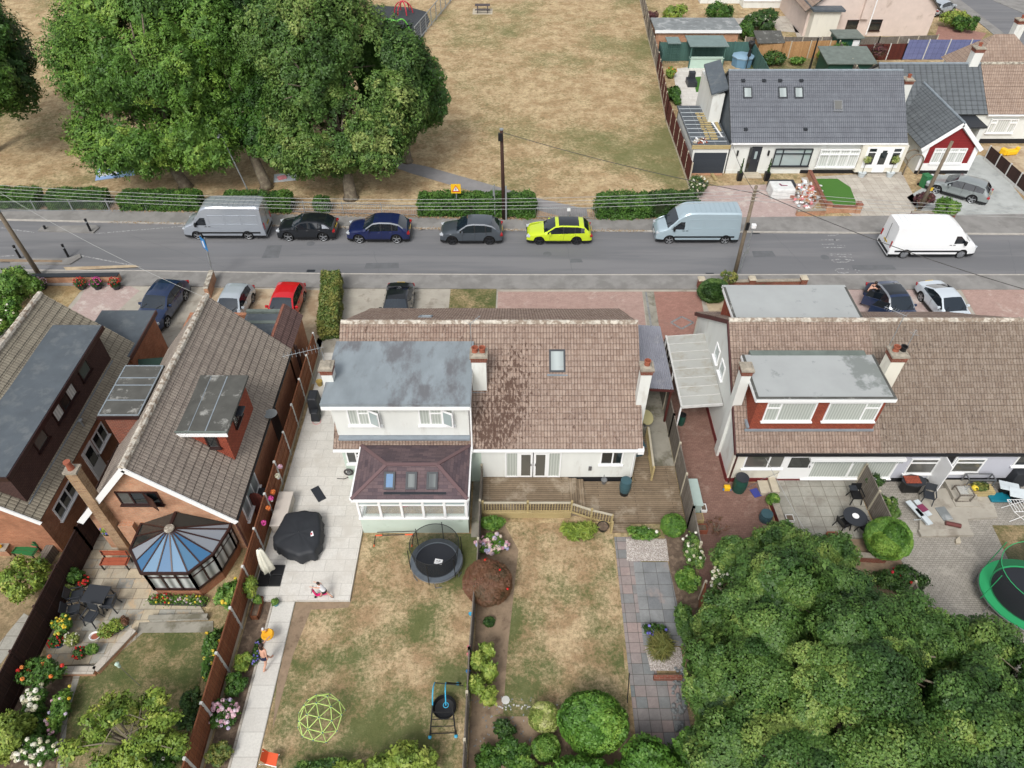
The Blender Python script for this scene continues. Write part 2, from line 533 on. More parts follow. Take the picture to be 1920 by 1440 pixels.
bricks('patio_white',C(226,223,216),C(218,214,206),C(180,176,168),.9,.6,.009,var=.07,bmp=.1,stain=C(204,199,190),st=.56,ss=1.1)
bricks('path_white',C(224,222,215),C(216,213,206),C(176,172,165),1.2,.9,.010,off=0,var=.04,bmp=.1)
bricks('slab_grey',C(150,152,152),C(128,131,134),C(98,96,92),.6,.6,.012,off=0,var=.15,stain=C(165,150,145),st=.62)
bricks('slab_pinkgrey',C(168,150,145),C(128,135,136),C(96,92,88),.45,.45,.012,off=0,var=.15)
bricks('slab_beige',C(176,174,164),C(158,156,146),C(120,112,100),.6,.6,.014,off=0,var=.15,stain=C(140,134,124),st=.58)
bricks('slab_tan',C(205,198,186),C(188,180,168),C(150,142,132),.6,.6,.012,off=0,var=.12,stain=C(165,155,145),st=.58)
bricks('sandstone',C(200,186,160),C(165,165,158),C(140,130,115),.7,.5,.016,off=.35,var=.18,stain=C(208,178,140),st=.6,ss=1.6)
bricks('block_pink',C(188,160,150),C(176,148,138),C(160,130,120),.2,.1,.006,var=.1,stain=C(205,190,178),st=.62)
bricks('block_red',C(176,134,120),C(164,122,110),C(140,105,95),.2,.1,.006,var=.12,stain=C(150,118,108),st=.6)
bricks('block_rust',C(150,116,104),C(136,104,92),C(108,88,80),.2,.1,.008,var=.14,stain=C(165,140,128),st=.6)
bricks('block_mauve',C(196,176,170),C(188,166,160),C(168,150,145),.2,.1,.006,var=.1,stain=C(212,202,194),st=.58)
bricks('block_grey',C(178,173,164),C(164,159,150),C(125,118,108),.2,.1,.010,var=.12,stain=C(190,184,172),st=.6)
bricks('decking',C(146,128,106),C(128,112,92),C(74,62,50),3.6,.12,.010,var=.15,stain=C(168,155,136),st=.58,ss=1.0)
bricks('decking_y',C(146,128,106),C(128,112,92),C(74,62,50),3.6,.12,.010,var=.15,stain=C(168,155,136),st=.58,ss=1.0,swap=True)
bricks('fence_brown',C(150,96,66),C(132,80,54),C(80,50,36),.15,2.2,.008,off=0,var=.12,stain=C(120,78,56),st=.62)
bricks('fence_dark',C(72,50,44),C(60,42,38),C(34,26,24),.15,2.2,.008,off=0,var=.12)
bricks('fence_maroon',C(100,48,40),C(88,42,36),C(50,28,24),.15,2.2,.008,off=0,var=.12)
bricks('fence_grey',C(140,132,122),C(122,114,104),C(80,72,66),.12,2.2,.010,off=0,var=.15,stain=C(160,154,145),st=.6)
bricks('fence_green',C(84,120,112),C(76,110,104),C(52,78,74),.12,2.2,.008,off=0,var=.08)
bricks('fence_blue',C(120,128,172),C(112,120,164),C(74,74,118),.5,.6,.012,off=0,var=.1)
bricks('fence_orange',C(200,158,112),C(186,142,96),C(120,88,60),.15,2.2,.008,off=0,var=.12)
bricks('wood_new',C(196,178,130),C(186,166,118),C(130,112,80),3,.12,.006,var=.1)
mat('wood_post',C(186,178,158),.85,.12,3)
mat('conc_post',C(196,186,166),.9,.12,3)
mat('conc_post_white',C(208,208,205),.9,.1,3)
mat('pole_wood',C(126,114,98),.9,.2,3)
mat('pole_tar',C(64,42,34),.85,.3,2)
mat('bark',C(112,102,88),.95,.3,5,C(140,132,112),.55,3,bmp=.8)
mat('twig',C(140,130,112),.95,.2,5)
curtain('corrugated',C(158,160,168),C(128,130,140),90,False)
mat('polycarb',C(180,181,176),.35,.06,.8,C(168,165,154),.55,.9)
bricks('slate_flat',C(92,98,104),C(84,90,96),C(200,200,200),.9,.5,.006,off=0,var=.12)
plain('net_rim',C(24,26,28),.6)
plain('net',C(34,38,40),.8,alpha=.5)
netting('chain_link',C(150,155,155),.3,.018)
plain('skin',C(222,172,148),.55)
plain('hair',C(50,34,26),.6)
plain('hair_fair',C(150,115,80),.6)

# ================================================================== SETTING: ground, road, paving
def sheet(name,pts,z,m,kind='structure',thick=None,label=None):
    b = MB()
    if thick: b.prism([p[:2] for p in pts],z-thick,z)
    else:
        n = len(pts); a = sum(pts[i][0]*pts[(i+1)%n][1]-pts[(i+1)%n][0]*pts[i][1] for i in range(n))
        b.poly([(p[0],p[1],z) for p in (pts if a > 0 else pts[::-1])])
    o = b.build(name,m,flatloc=True)
    o['kind'] = kind
    return o
def px(*a): return [at(x,y) for x,y in a]
def rect(x0,x1,y0,y1): return [(x0,y0),(x1,y0),(x1,y1),(x0,y1)]

lawn('grass_park',C(220,197,158),C(185,158,122),C(112,120,76),.53,.14,
     [(13,54,5,.24),(8,58,6,.12),(15,60,5,.2),(15,70,5,.18),(3,60,6,.16),(-5,57,4,.14),(9,54,4,.12),(16,82,8,.16),(5,80,10,.1),(-4,88,8,.1),(13,62,7,.1)],3,.6)
lawn('grass_lawn',C(222,198,160),C(184,156,122),C(84,106,58),.475,.5,
     [(-9.0,12.5,1.6,.2),(-2.2,17.5,2.2,.4),(-4,14.2,2,.16),(-6.5,9,3,.14),(-4.0,9.0,3,.2),(-8.4,10.0,1.5,.14),(-2.3,12,1.3,.2),(-6.5,13,1.3,.12),
      (-.2,14.5,2.0,.16),(1.5,10.4,2.4,.14),(.5,11.5,2,.14),(2.5,14,2.5,.06)],1)
lawn('grass_green',C(196,172,136),C(140,130,92),C(78,98,54),.40,.6,[],9)
lawn('grass_tan',C(206,184,142),C(178,152,112),C(120,118,70),.66,.6,[],5)
lawn('grass_left',C(194,172,138),C(160,140,110),C(96,108,64),.55,.5,[(-27,9,6,.1)],12)
sheet('ground',rect(-400,400,-60,600),-.006,'grass_park')
def kerbline(name,pts,z0=0,h=.1,w=.1):
    b = MB()
    for a,c in zip(pts[:-1],pts[1:]):
        b.beam((a[0],a[1],h/2-.01),(c[0],c[1],h/2-.01),w,h+.02)
    o = b.build(name,'kerb',flatloc=True); o['kind'] = 'structure'; return o
# the road through the middle: near edge / far edge, from left to right
near = [(-70,40.3),(-25.2,39.9),(-12,39.55),(0,39.44),(70,39.44)]
far = [(-70,47.3),(-38.5,46.4),(-12,45.35),(0,45.0),(16,44.75),(36.7,44.45),(80,44.0)]
sheet('road',near + far[::-1],.0,'asphalt')
pn = [(-70,38.6),(-25.2,38.25),(-12,38.0),(0,37.9),(70,37.8)]
pf = [(-70,48.9),(-38.5,48.0),(-12,46.9),(0,46.45),(14,46.6),(37.9,47.1),(80,47.4)]
sheet('near_pavement',pn + near[::-1],.09,'pavement',thick=.12)
sheet('far_pavement',far + pf[::-1],.09,'pavement',thick=.12)
kerbline('near_kerb',near); kerbline('far_kerb',far)
mat('tar_dark',C(106,108,111),.9,.12,2)
for i,(X,Y,w,d) in enumerate(((-9,40.6,2.4,.7),(4.5,41.2,.9,.5),(17.8,42.0,1.6,.8),(-17,42.3,1.2,1.6),(25,40.4,3.0,.6))):
    sheet('road_patch',[(X-w/2,Y-d/2),(X+w/2,Y-d/2+.05),(X+w/2-.1,Y+d/2),(X-w/2+.05,Y+d/2-.04)],.003,'tar_dark')
b = MB()
def line(a,c,w,z=.006):
    a = Vector((a[0],a[1],z)); c = Vector((c[0],c[1],z)); d = (c-a).normalized(); s = Vector((-d.y,d.x,0))*w/2
    b.poly([a-s,c-s,c+s,a+s])
for p,q in (((0,427),(65,436)),((180,438),(345,424)),((0,481),(28,479)),((150,479),(265,501))):
    line(at(*p),at(*q),.12)
# worn lettering across the tarmac near the white van
for (xa,ya,xb,yb) in ((48,285,140,283),(140,283,160,297),(160,297,140,308),(60,312,140,308),(0,352,185,352),(5,395,120,392),(20,425,230,425),(150,404,225,408),(120,350,150,360),
        (70,487,285,490),(80,500,200,514),(200,510,290,520),(95,545,180,536),(215,535,310,548),(98,548,130,564),(130,564,240,563),(240,563,262,552),
        (235,628,258,634),(165,626,215,626),(140,632,165,626),(134,644,140,632),(134,644,160,662),(160,662,225,668),(225,668,256,660),(320,632,328,642),(330,660,348,656),(352,640,362,652)):
    line(at(1540+xa/5.05,380+ya/5.05),at(1540+xb/5.05,380+yb/5.05),.11,.007)
o = b.build('road_markings','paint_worn',flatloc=True); o['kind'] = 'structure'
b = MB(); rr = random.Random(3)
def ragged_line(p,q,n=14,w=.025):
    a = Vector(at(*p)); c = Vector(at(*q)); pts = [a.lerp(c,i/n)+Vector((rr.uniform(-.06,.06),rr.uniform(-.06,.06),0)) for i in range(n+1)]
    for i in range(n): line(pts[i],pts[i+1],w,.0045)
ragged_line((1447,436),(1520,512)); ragged_line((1060,445),(1072,510)); ragged_line((700,470),(712,512)); ragged_line((240,440),(420,500),30,.02); ragged_line((1890,450),(1905,515)); ragged_line((560,478),(1200,480),60,.03)  # the first call draws a thin dark line across the road, the others cracks
for X,Y in ((2.5,42.0),(-14.5,43.3),(22,41.6)):
    b.poly([(X+.3*math.cos(k*PI_/8),Y+.3*math.sin(k*PI_/8),.0048) for k in range(16)])
o = b.build('road_cracks_lines_and_covers','tar_dark',flatloc=True); o['kind'] = 'structure'
# traffic-calming build-outs
sheet('near_build_out',[at(*p) for p in ((20,487),(128,486),(150,478),(153,484),(132,497),(20,497))],.1,'pavement',thick=.12)
sheet('far_build_out',[at(*p) for p in ((72,434),(176,438),(187,428),(180,424),(80,426))],.1,'pavement',thick=.12)
sheet('verge_dirt_near',px((0,488),(118,490),(118,494),(0,493)),.103,'soil_tan')
sheet('kerb_dirt',px((120,503),(255,499),(262,503),(125,509)),.101,'gravel_hard')
# drains
# side road at the top right
sheet('side_road',px((1740,-2),(1790,-2),(1920,95),(1990,145),(2100,150),(2050,-60),(1740,-60)),.004,'asphalt')
sheet('side_road_pavement',px((1790,14),(1820,30),(1920,112),(1990,165),(1990,143),(1920,92),(1800,0),(1740,-20)),.05,'pavement',thick=.05)
sheet('side_road_far_pavement',px((1845,-6),(1920,26),(1990,70),(1990,20),(1900,-10)),.05,'pavement',thick=.05)
# park path, play surface
sheet('park_path',px((740,300),(800,312),(1010,372),(1100,392),(1103,409),(1060,408),(985,388),(770,325),(735,312)),.004,'park_path')
mat('play_rubber',C(62,66,70),.95,.15,2)
sheet('play_surface',px((700,10),(770,14),(800,22),(806,40),(790,78),(775,90),(690,110),(690,30)),.006,'play_rubber')
mat('dirt_strip',C(176,150,126),.95,.2,3)
sheet('worn_strip_under_hedges',[(-60,47.9),(-12,46.95),(16,46.55),(16,47.4),(-12,47.9),(-60,49.5)],.002,'dirt_strip')

# near front yards
sheet('front_yard_base',rect(-60,60,29,38.3),.002,'concrete')
sheet('front_grass_patch',px((45,528),(172,530),(150,548),(120,585),(30,590)),.012,'grass_tan')
sheet('front_block_drive',px((165,531),(232,531),(262,545),(240,565),(205,600),(110,605),(150,560)),.010,'block_mauve')
sheet('front_concrete_drive',px((232,540),(372,536),(330,620),(290,660),(240,610)),.008,'concrete')
sheet('front_gravel_yard',px((398,540),(600,544),(605,660),(380,660)),.010,'gravel_hard')
sheet('front_drive_dark',px((640,545),(846,545),(840,620),(640,620)),.010,'concrete')
sheet('front_lawn_patch',px((845,543),(931,543),(929,584),(841,584)),.05,'grass_green',thick=.05)
sheet('front_pink_drive',px((934,547),(1204,547),(1212,620),(930,620)),.010,'block_pink')
sheet('front_grey_edging',px((1204,547),(1226,547),(1240,625),(1216,625)),.011,'concrete_dark')
sheet('front_red_drive',px((1226,547),(1312,547),(1330,640),(1240,640)),.012,'block_red')
b = MB()
dm = [at(1258,605),at(1278,594),at(1300,605),at(1278,617)]
for i in range(4): line(dm[i],dm[(i+1) % 4],.13,.018)
line(at(1211,548),at(1222,618),.12,.016)
o = b.build('drive_inlay','slab_grey',flatloc=True); o['kind'] = 'structure'
sheet('front_tan_yard',px((1310,530),(1510,530),(1510,600),(1335,600)),.014,'gravel_hard')
sheet('front_brown_drive',px((1510,541),(1790,541),(1830,600),(1510,600)),.014,'block_mauve')
sheet('front_right_block_drive',px((1800,541),(1990,541),(1990,600),(1835,600)),.016,'block_pink')

# rear gardens, left to right
sheet('garden_grass_far_left',rect(-45,-19.8,-5,17.6),.002,'grass_left')
sheet('garden_path_far_left',px((45,1150),(62,1160),(28,1210),(-10,1260),(-20,1230),(20,1180)),.012,'slab_beige')
sheet('sandstone_patio',px((172,1010),(290,1000),(390,1160),(386,1163),(262,1168),(255,1200),(180,1245),(90,1250),(85,1180)),.06,'sandstone',thick=.08)
sheet('patio_edging',px((255,1168),(400,1165),(400,1186),(268,1187),(185,1258),(110,1262),(112,1250),(178,1246)),.03,'concrete_dark',thick=.05)
sheet('side_alley_left',[(-19.6,16),(-18.9,16),(-18.9,31),(-19.6,31)],.008,'concrete_dark')
sheet('alley_between_houses',[(-20.7,17.6),(-18.9,17.6),(-18.9,31),(-20.7,31)],.006,'concrete_dark')
sheet('green_lawn_left',px((262,1187),(400,1186),(382,1250),(360,1340),(340,1440),(330,1500),(60,1500),(110,1440),(122,1340),(145,1262)),.02,'grass_green')
sheet('flower_bed_left',px((60,1240),(140,1255),(118,1340),(104,1440),(90,1500),(-120,1500),(-60,1400)),.015,'soil')
sheet('lawn_edge_path',px((140,1262),(152,1262),(128,1340),(118,1440),(110,1500),(98,1500),(108,1440),(118,1340)),.024,'slab_beige')
sheet('side_passage_left',rect(-12.0,-11.65,8,33),.01,'concrete_dark')
sheet('side_passage_slabs',rect(-12.4,-11.6,14.5,33),.008,'concrete_dark')
# white-paved garden
sheet('white_patio',[(-11.5,15.38),(-7.15,15.38),(-7.1,22),(-7.1,31.5),(-11.3,31.5)],.16,'patio_white',thick=.2)
sheet('white_path',[(-10.62,-6),(-9.58,-6),(-9.58,15.36),(-10.5,15.36)],.06,'path_white',thick=.1)
sheet('bed_along_fence',[(-11.5,-6),(-10.72,-6),(-10.6,15.36),(-11.5,15.36)],.02,'soil')
sheet('bed_edging',[(-10.72,-6),(-10.63,-6),(-10.52,15.3),(-10.61,15.3)],.05,'slab_tan',thick=.06)
sheet('lawn_left',[(-9.56,-6),(-1.7,-6),(-1.6,18.9),(-7.1,18.9),(-7.1,15.36),(-9.56,15.36)],.01,'grass_lawn')
sheet('lawn_dirt_margin',[(-9.55,11.8),(-9.3,10),(-9.15,13.0),(-8.8,15.0),(-7.2,15.1),(-7.12,15.35),(-9.55,15.35)],.016,'soil_tan')
sheet('side_gap',rect(-1.95,-1.62,18.7,22),.012,'concrete_dark')
# garden with the deck
sheet('lawn_right',[(-1.6,10.5),(4.6,10.5),(4.82,19.4),(-1.5,19.6)],.012,'grass_lawn')
sheet('bed_lower',[(-1.7,-6),(4.6,-6),(4.6,10.5),(-1.65,10.5)],.010,'soil_tan')
sheet('bed_by_fence',[(-1.6,10.4),(-.35,10.6),(-.2,13),(.1,16),(.3,18),(-.4,19.5),(-1.5,19.6)],.018,'soil_tan')
sheet('slab_path',[(4.62,-6),(5.9,-6),(5.95,18.7),(4.85,18.7)],.03,'slab_pinkgrey')
sheet('slab_terrace',[(5.55,13.35),(7.35,13.35),(7.2,17.35),(5.6,17.35)],.036,'slab_grey')
sheet('slab_path_lower',[(5.7,6),(6.95,6),(6.95,11.9),(5.65,11.9)],.034,'slab_pinkgrey')
mat('gravel_white',C(205,198,192),.95,.45,16,C(150,138,130),.5,22,bmp=.8)
sheet('gravel_bed',[(5.3,17.4),(7.25,17.4),(7.3,18.6),(5.4,18.6)],.034,'gravel_white')
sheet('gravel_strip',[(5.7,12.3),(7.1,12.3),(7.1,13.3),(5.6,13.3)],.034,'gravel_white')
sheet('bed_right',[(7.2,6),(8.4,6),(8.4,19.3),(7.25,18.8)],.02,'soil')
sheet('side_concrete',[(6.2,22.6),(8.4,22.6),(8.5,33),(6.2,33)],.012,'concrete_dark')
# right hand gardens
sheet('red_block_drive',[(8.5,8),(12.95,8),(12.6,21.9),(10.9,22),(10.9,30.4),(8.6,30.4)],.010,'block_rust')
sheet('grey_slab_patio',[(12.95,18.6),(17.3,18.6),(17.4,22),(12.6,22)],.12,'slab_beige',thick=.12)
sheet('dry_garden_right',[(12.95,-6),(18.2,-6),(18.0,18.6),(12.95,18.6)],.008,'soil_tan')
sheet('grey_block_yard',[(17.2,-6),(45,-6),(45,22),(17.6,22)],.006,'block_grey')
sheet('concrete_terrace',[at(*p)[:2] for p in ((1722,925),(1770,918),(1850,915),(1868,972),(1812,976),(1818,1000),(1722,1000))],.14,'concrete',thick=.14)
sheet('grass_patch_right',px((1860,985),(1925,985),(1990,1100),(1905,1080)),.012,'grass_green')
# across the road, right
sheet('pink_concrete_drive',px((1290,350),(1480,345),(1560,340),(1560,355),(1500,412),(1290,412),(1300,372)),.010,'block_mauve')
sheet('tan_slab_drive',px((1500,333),(1690,322),(1720,380),(1708,408),(1605,410)),.012,'slab_tan')
sheet('turf_semicircle',px((1528,336),(1570,336),(1594,352),(1604,378),(1604,396),(1545,396)),.05,'turf',thick=.05)
mat('drive_grey',C(182,186,184),.9,.1,1.2,C(160,164,162),.56,.7)
sheet('grey_drive',px((1700,370),(1835,290),(1860,300),(1935,395),(1935,404),(1795,404),(1730,404)),.012,'drive_grey')
sheet('tan_yard',px((1840,275),(1990,272),(1990,420),(1935,384)),.014,'gravel_hard')
sheet('neighbour_white_patio',px((1262,130),(1345,118),(1340,205),(1290,210),(1270,190)),.014,'patio_white')
sheet('neighbour_turf',px((1300,145),(1330,143),(1330,172),(1305,173)),.03,'turf',thick=.02)
sheet('neighbour_far_patio',px((1225,40),(1480,30),(1500,85),(1560,80),(1560,66),(1480,60)),.008,'slab_tan')
sheet('back_garden_lawn',px((1400,100),(1570,95),(1570,132),(1400,132)),.012,'grass_green')
sheet('red_corner_drive',px((1760,48),(1850,62),(1835,80),(1750,78)),.012,'block_red')
sheet('far_garden_lawn',px((1400,52),(1450,48),(1470,72),(1405,76)),.012,'grass_green')

# ================================================================== BUILDINGS: helpers
def slope(par,A,B,C_,D,m,name='roof',row=.33,thick=.1,und='felt_dark',wob=.02):
    """tiled slope, eave A->B, ridge D<-C: overlapping courses, each a lifted strip"""
    A,B,C_,D = map(Vector,(A,B,C_,D))
    L = (D-A).length; n = max(2,round(L/row))
    N = (B-A).cross(D-A).normalized()
    if N.z < 0: N = -N; flip = True
    else: flip = False
    W_ = max(2,int((B-A).length/.9))
    b = MB()
    rr = random.Random(int(abs(A.x*7+A.y*13)))
    for i in range(n):
        t0,t1 = i/n,(i+1)/n
        a0,b0 = A.lerp(D,t0),B.lerp(C_,t0); a1,b1 = A.lerp(D,t1),B.lerp(C_,t1)
        for j in range(W_):
            s0,s1 = j/W_,(j+1)/W_
            def pt(p,q,s,up,t):
                w = wob*(mnoise.noise(Vector((s*W_*.35+A.x,t*n*.3+A.y,3.1))))*2
                return p.lerp(q,s) + N*(up+w)
            q = [pt(a0,b0,s0,.036,t0),pt(a0,b0,s1,.036,t0),pt(a1,b1,s1,.006,t1),pt(a1,b1,s0,.006,t1)]
            l = (B-A).length
            uv = [(s0*l,t0*L),(s1*l,t0*L),(s1*l,t1*L-.001),(s0*l,t1*L-.001)]
            q0 = [pt(a0,b0,s0,-.01,t0),pt(a0,b0,s1,-.01,t0),q[1],q[0]]
            uv0 = [(s0*l,t0*L),(s1*l,t0*L),(s1*l,t0*L+.01),(s0*l,t0*L+.01)]
            if flip:
                b.poly(q[::-1],0,uv[::-1]); b.poly(q0[::-1],0,uv0[::-1])
            else:
                b.poly(q,0,uv); b.poly(q0,0,uv0)
    lo = [A-N*thick,B-N*thick,C_-N*thick,D-N*thick]; hi = [A-N*.004,B-N*.004,C_-N*.004,D-N*.004]
    b.poly(lo if flip else lo[::-1],1)
    for i in range(4):
        j = (i+1) % 4
        f = [lo[i],lo[j],hi[j],hi[i]]
        b.poly(f[::-1] if flip else f,1)
    return b.build(name,[m,und],par)
def ridge(par,a,c,m='ridge_brown',r=.13,seg=.45):
    a = Vector(a); c = Vector(c); n = max(1,int((c-a).length/seg)); b = MB()
    for i in range(n):
        p = a.lerp(c,i/n); q = a.lerp(c,(i+1)/n-.02/n)
        k = 1+.08*random.random()
        b.tube([p,q],[r*k,r*.94],8)
    return b.build('ridge_tiles',m,par)
def gutter(par,a,c,m='black_plastic',w=.12):
    return MB().beam(a,c,w,.1).build('gutter',m,par)
def fpt(face,c,u,z,d):
    return {'S': (u,c-d,z),'N': (u,c+d,z),'E': (c+d,u,z),'W': (c-d,u,z)}[face]
def fbox(b,face,c,u0,u1,z0,z1,d0,d1,mi=0):
    p = fpt(face,c,u0,z0,d0); q = fpt(face,c,u1,z1,d1)
    b.box(p[0],q[0],p[1],q[1],p[2],q[2],mi)
def window(par,face,c,u0,u1,z0,z1,cols=(1,),transom=0,fm='upvc',pm='glass_dark',sill=True,w=.07,topcols=None,name='window',sm=None,pms=None,label=None,depth=.05):
    if u0 > u1: u0,u1 = u1,u0
    f = MB(); D = depth
    for (a,b_,y0,y1) in ((u0,u1,z0,z0+w),(u0,u1,z1-w,z1),(u0,u0+w,z0+w,z1-w),(u1-w,u1,z0+w,z1-w)): fbox(f,face,c,a,b_,y0,y1,0,D)
    s = sum(cols); x = u0; edges = []
    W_ = u1-u0
    for k in cols[:-1]:
        x += W_*k/s; edges.append(x)
        fbox(f,face,c,x-w/2,x+w/2,z0+w,z1-w,0,D)
    ed = [u0+w/2]+edges+[u1-w/2]
    if transom:
        zt = z1-(z1-z0)*transom
        for i in range(len(cols)):
            if topcols is None or i in topcols: fbox(f,face,c,ed[i]+w/2,ed[i+1]-w/2,zt-w/2,zt+w/2,0,D)
    o = f.build(name,fm,par)
    if label: o['label'] = label
    p = MB(); pm_ = pms or [pm]*len(cols)
    ms = sorted(set(pm_))
    for i in range(len(cols)): fbox(p,face,c,ed[i]+w/2,ed[i+1]-w/2,z0+w,z1-w,.004,.02,ms.index(pm_[i]))
    p.build('pane',ms,o)
    if sill:
        q = MB(); fbox(q,face,c,u0-.06,u1+.06,z0-.06,z0-.002,0,.13); q.build('sill',sm or fm,o)
    return o
def door(par,face,c,u0,u1,z0,z1,m='upvc',glass=(.15,.85,.45,.92),pm='glass_dark',name='door',frame='upvc',side=1):
    f = MB(); fbox(f,face,c,u0-.06,u1+.06,z0,z1+.06,0,.04,0); fbox(f,face,c,u0,u1,z0+.02,z1,.04,.06,1)
    o = f.build(name,[frame,m],par)
    W_ = u1-u0; H_ = z1-z0
    if glass:
        p = MB(); fbox(p,face,c,u0+W_*glass[0],u0+W_*glass[1],z0+H_*glass[2],z0+H_*glass[3],.06,.066); p.build('pane',pm,o)
    h = MB(); uh = u0+W_*(.9 if side > 0 else .1); fbox(h,face,c,uh-.02,uh+.02,z0+.95,z0+1.1,.06,.11); h.build('handle','steel',o)
    return o
def wallbox(par,x0,x1,y0,y1,z0,z1,m,name='wall'):
    return MB().box(x0,x1,y0,y1,z0,z1).build(name,m,par)
def gable_x(par,x,y0,y1,ze,yr,zr,m,t=.22,z0=0,side=1,name='gable_wall'):
    """wall at x, running in y, with a triangular top; side = outward x"""
    pts = [(x,y0,z0),(x,y1,z0),(x,y1,ze),(x,yr,zr),(x,y0,ze)]
    return MB().extr(pts,(-side*t,0,0)).build(name,m,par)
def gable_y(par,y,x0,x1,ze,xr,zr,m,t=.22,z0=0,side=-1,name='gable_wall'):
    pts = [(x0,y,z0),(x1,y,z0),(x1,y,ze),(xr,y,zr),(x0,y,ze)]
    return MB().extr(pts,(0,-side*t,0)).build(name,m,par)
def skylight(par,P0,U,V,N,w,h,fm='charcoal',pm='glass_dark',open_=0,name='roof_window',label=None):
    """P0 centre on the slope, U along, V up, N normal"""
    P0,U,V,N = map(Vector,(P0,U,V,N))
    f = MB(); t = .09
    for a,b_,c0,d0 in ((-w/2,w/2,-h/2,-h/2+t),(-w/2,w/2,h/2-t,h/2),(-w/2,-w/2+t,-h/2+t,h/2-t),(w/2-t,w/2,-h/2+t,h/2-t)):
        vs = [P0+U*x+V*y+N*z for z in (-.05,.09) for x,y in ((a,c0),(b_,c0),(b_,d0),(a,d0))]
        f.raw(vs,[(0,3,2,1),(4,5,6,7),(0,1,5,4),(1,2,6,5),(2,3,7,6),(3,0,4,7)])
    o = f.build(name,fm,par)
    if label: o['label'] = label
    g = MB(); V2 = (V+N*open_).normalized()
    P1 = P0+V*(h/2-t)*0
    vs = [P1+U*x+V2*y+N*z for z in (.03,.06) for x,y in ((-w/2+t,-h/2+t),(w/2-t,-h/2+t),(w/2-t,h/2-t),(-w/2+t,h/2-t))]
    g.raw(vs,[(0,3,2,1),(4,5,6,7),(0,1,5,4),(1,2,6,5),(2,3,7,6),(3,0,4,7)]); g.build('pane',pm,o)
    return o
def chimney(par,x0,x1,y0,y1,z0,z1,body='white_render',band='brick_red',pots=1,cap='stone_cap',black=0,label=None,potx=True):
    b = MB().box(x0,x1,y0,y1,z0,z1)
    o = b.build('chimney',body,par)
    if label: o['label'] = label
    c = MB()
    c.box(x0-.03,x1+.03,y0-.03,y1+.03,z1-.06,z1+.16).box(x0-.07,x1+.07,y0-.07,y1+.07,z1+.16,z1+.22).build('brick_band',band,o)
    c = MB(); c.box(x0-.08,x1+.08,y0-.08,y1+.08,z1+.22,z1+.30)
    c.obox(((x0+x1)/2,(y0+y1)/2,z1+.34),(x1-x0,y1-y0,.08),taper=.7).build('cap',cap,o)
    for k in range(pots):
        t = (k+.5)/pots
        cx,cy = (x0+(x1-x0)*t,(y0+y1)/2) if potx else ((x0+x1)/2,y0+(y1-y0)*t)
        mt = 'black_plastic' if (black and k == pots-1) else 'terracotta'
        p = MB().lathe([(.15,0),(.14,.04),(.125,.16),(.13,.20),(.16,.21),(.16,.27),(.12,.27),(.10,.1)],(cx,cy,z1+.36),14)
        p.build('chimney_pot',mt,o,smooth='auto')
    if z0: MB().box(x0-.08,x1+.08,y0-.1,y0,z0-.05,z0+.1).build('flashing','lead',o)
    return o
def aerial(x,y,z,h=1.4,n=7,rz=0,label='',L=1.0,el=.25):
    t = thing('tv_aerial',label,'aerial',(x,y,z))
    MB().tube([(x,y,z),(x,y,z+h)],.018,6).build('mast','galv',t)
    b = MB(); d = Vector((math.cos(rz),math.sin(rz),0)); s = Vector((-d.y,d.x,0)); c = Vector((x,y,z+h))
    b.tube([c-d*.1,c+d*L],.012,6)
    for i in range(n):
        p = c+d*(L*(i+.5)/n); k = el*(1-.4*i/n)
        b.tube([p-s*k,p+s*k],.007,5)
    for sg in (-1,1): b.tube([c-d*.05+s*.0,c-d*.12+s*.2*sg+Vector((0,0,.12))],.008,5)
    b.build('antenna','galv',t)
    return t

# ================================================================== BUILDINGS
# ---- main pair, left half: big flat-roofed rear dormer and a sunroom
h = thing('semi_detached_house','left half of the middle pair with a blue-grey flat-roofed dormer and a plum-roofed sunroom','house',(-5.2,27,0),'semi-detached bungalows')
XL,XM,XR = -8.25,-1.9,6.05
YR,YF,RY,RZ,EZ = 22.0,32.1,27.15,6.2,2.85
MB().box(XL,-1.5,YR,YR+.25,0,EZ).build('wall','green_render',h); MB().box(XL,XM,YF-.25,YF,0,EZ).build('front_wall','green_render',h)
gable_x(h,XL,YR+.25,YF-.25,EZ,RY,RZ-.15,'green_render',side=-1)
slope(h,(XL-.3,21.8,EZ-.05),(XM,21.8,EZ-.05),(XM,RY,RZ),(XL-.3,RY,RZ),'tile_main_left',row=.29)
slope(h,(XL-.05,32.45,EZ-.1),(XM,32.45,EZ-.1),(XM,RY,RZ),(XL-.3,RY,RZ),'tile_main_left',row=.29,name='front_roof')
ridge(h,(XL-.25,RY,RZ+.0),(XM,RY,RZ+.0),'mortar_lichen')
gutter(h,(XL-.3,21.72,EZ-.1),(XM,21.72,EZ-.1),'upvc')
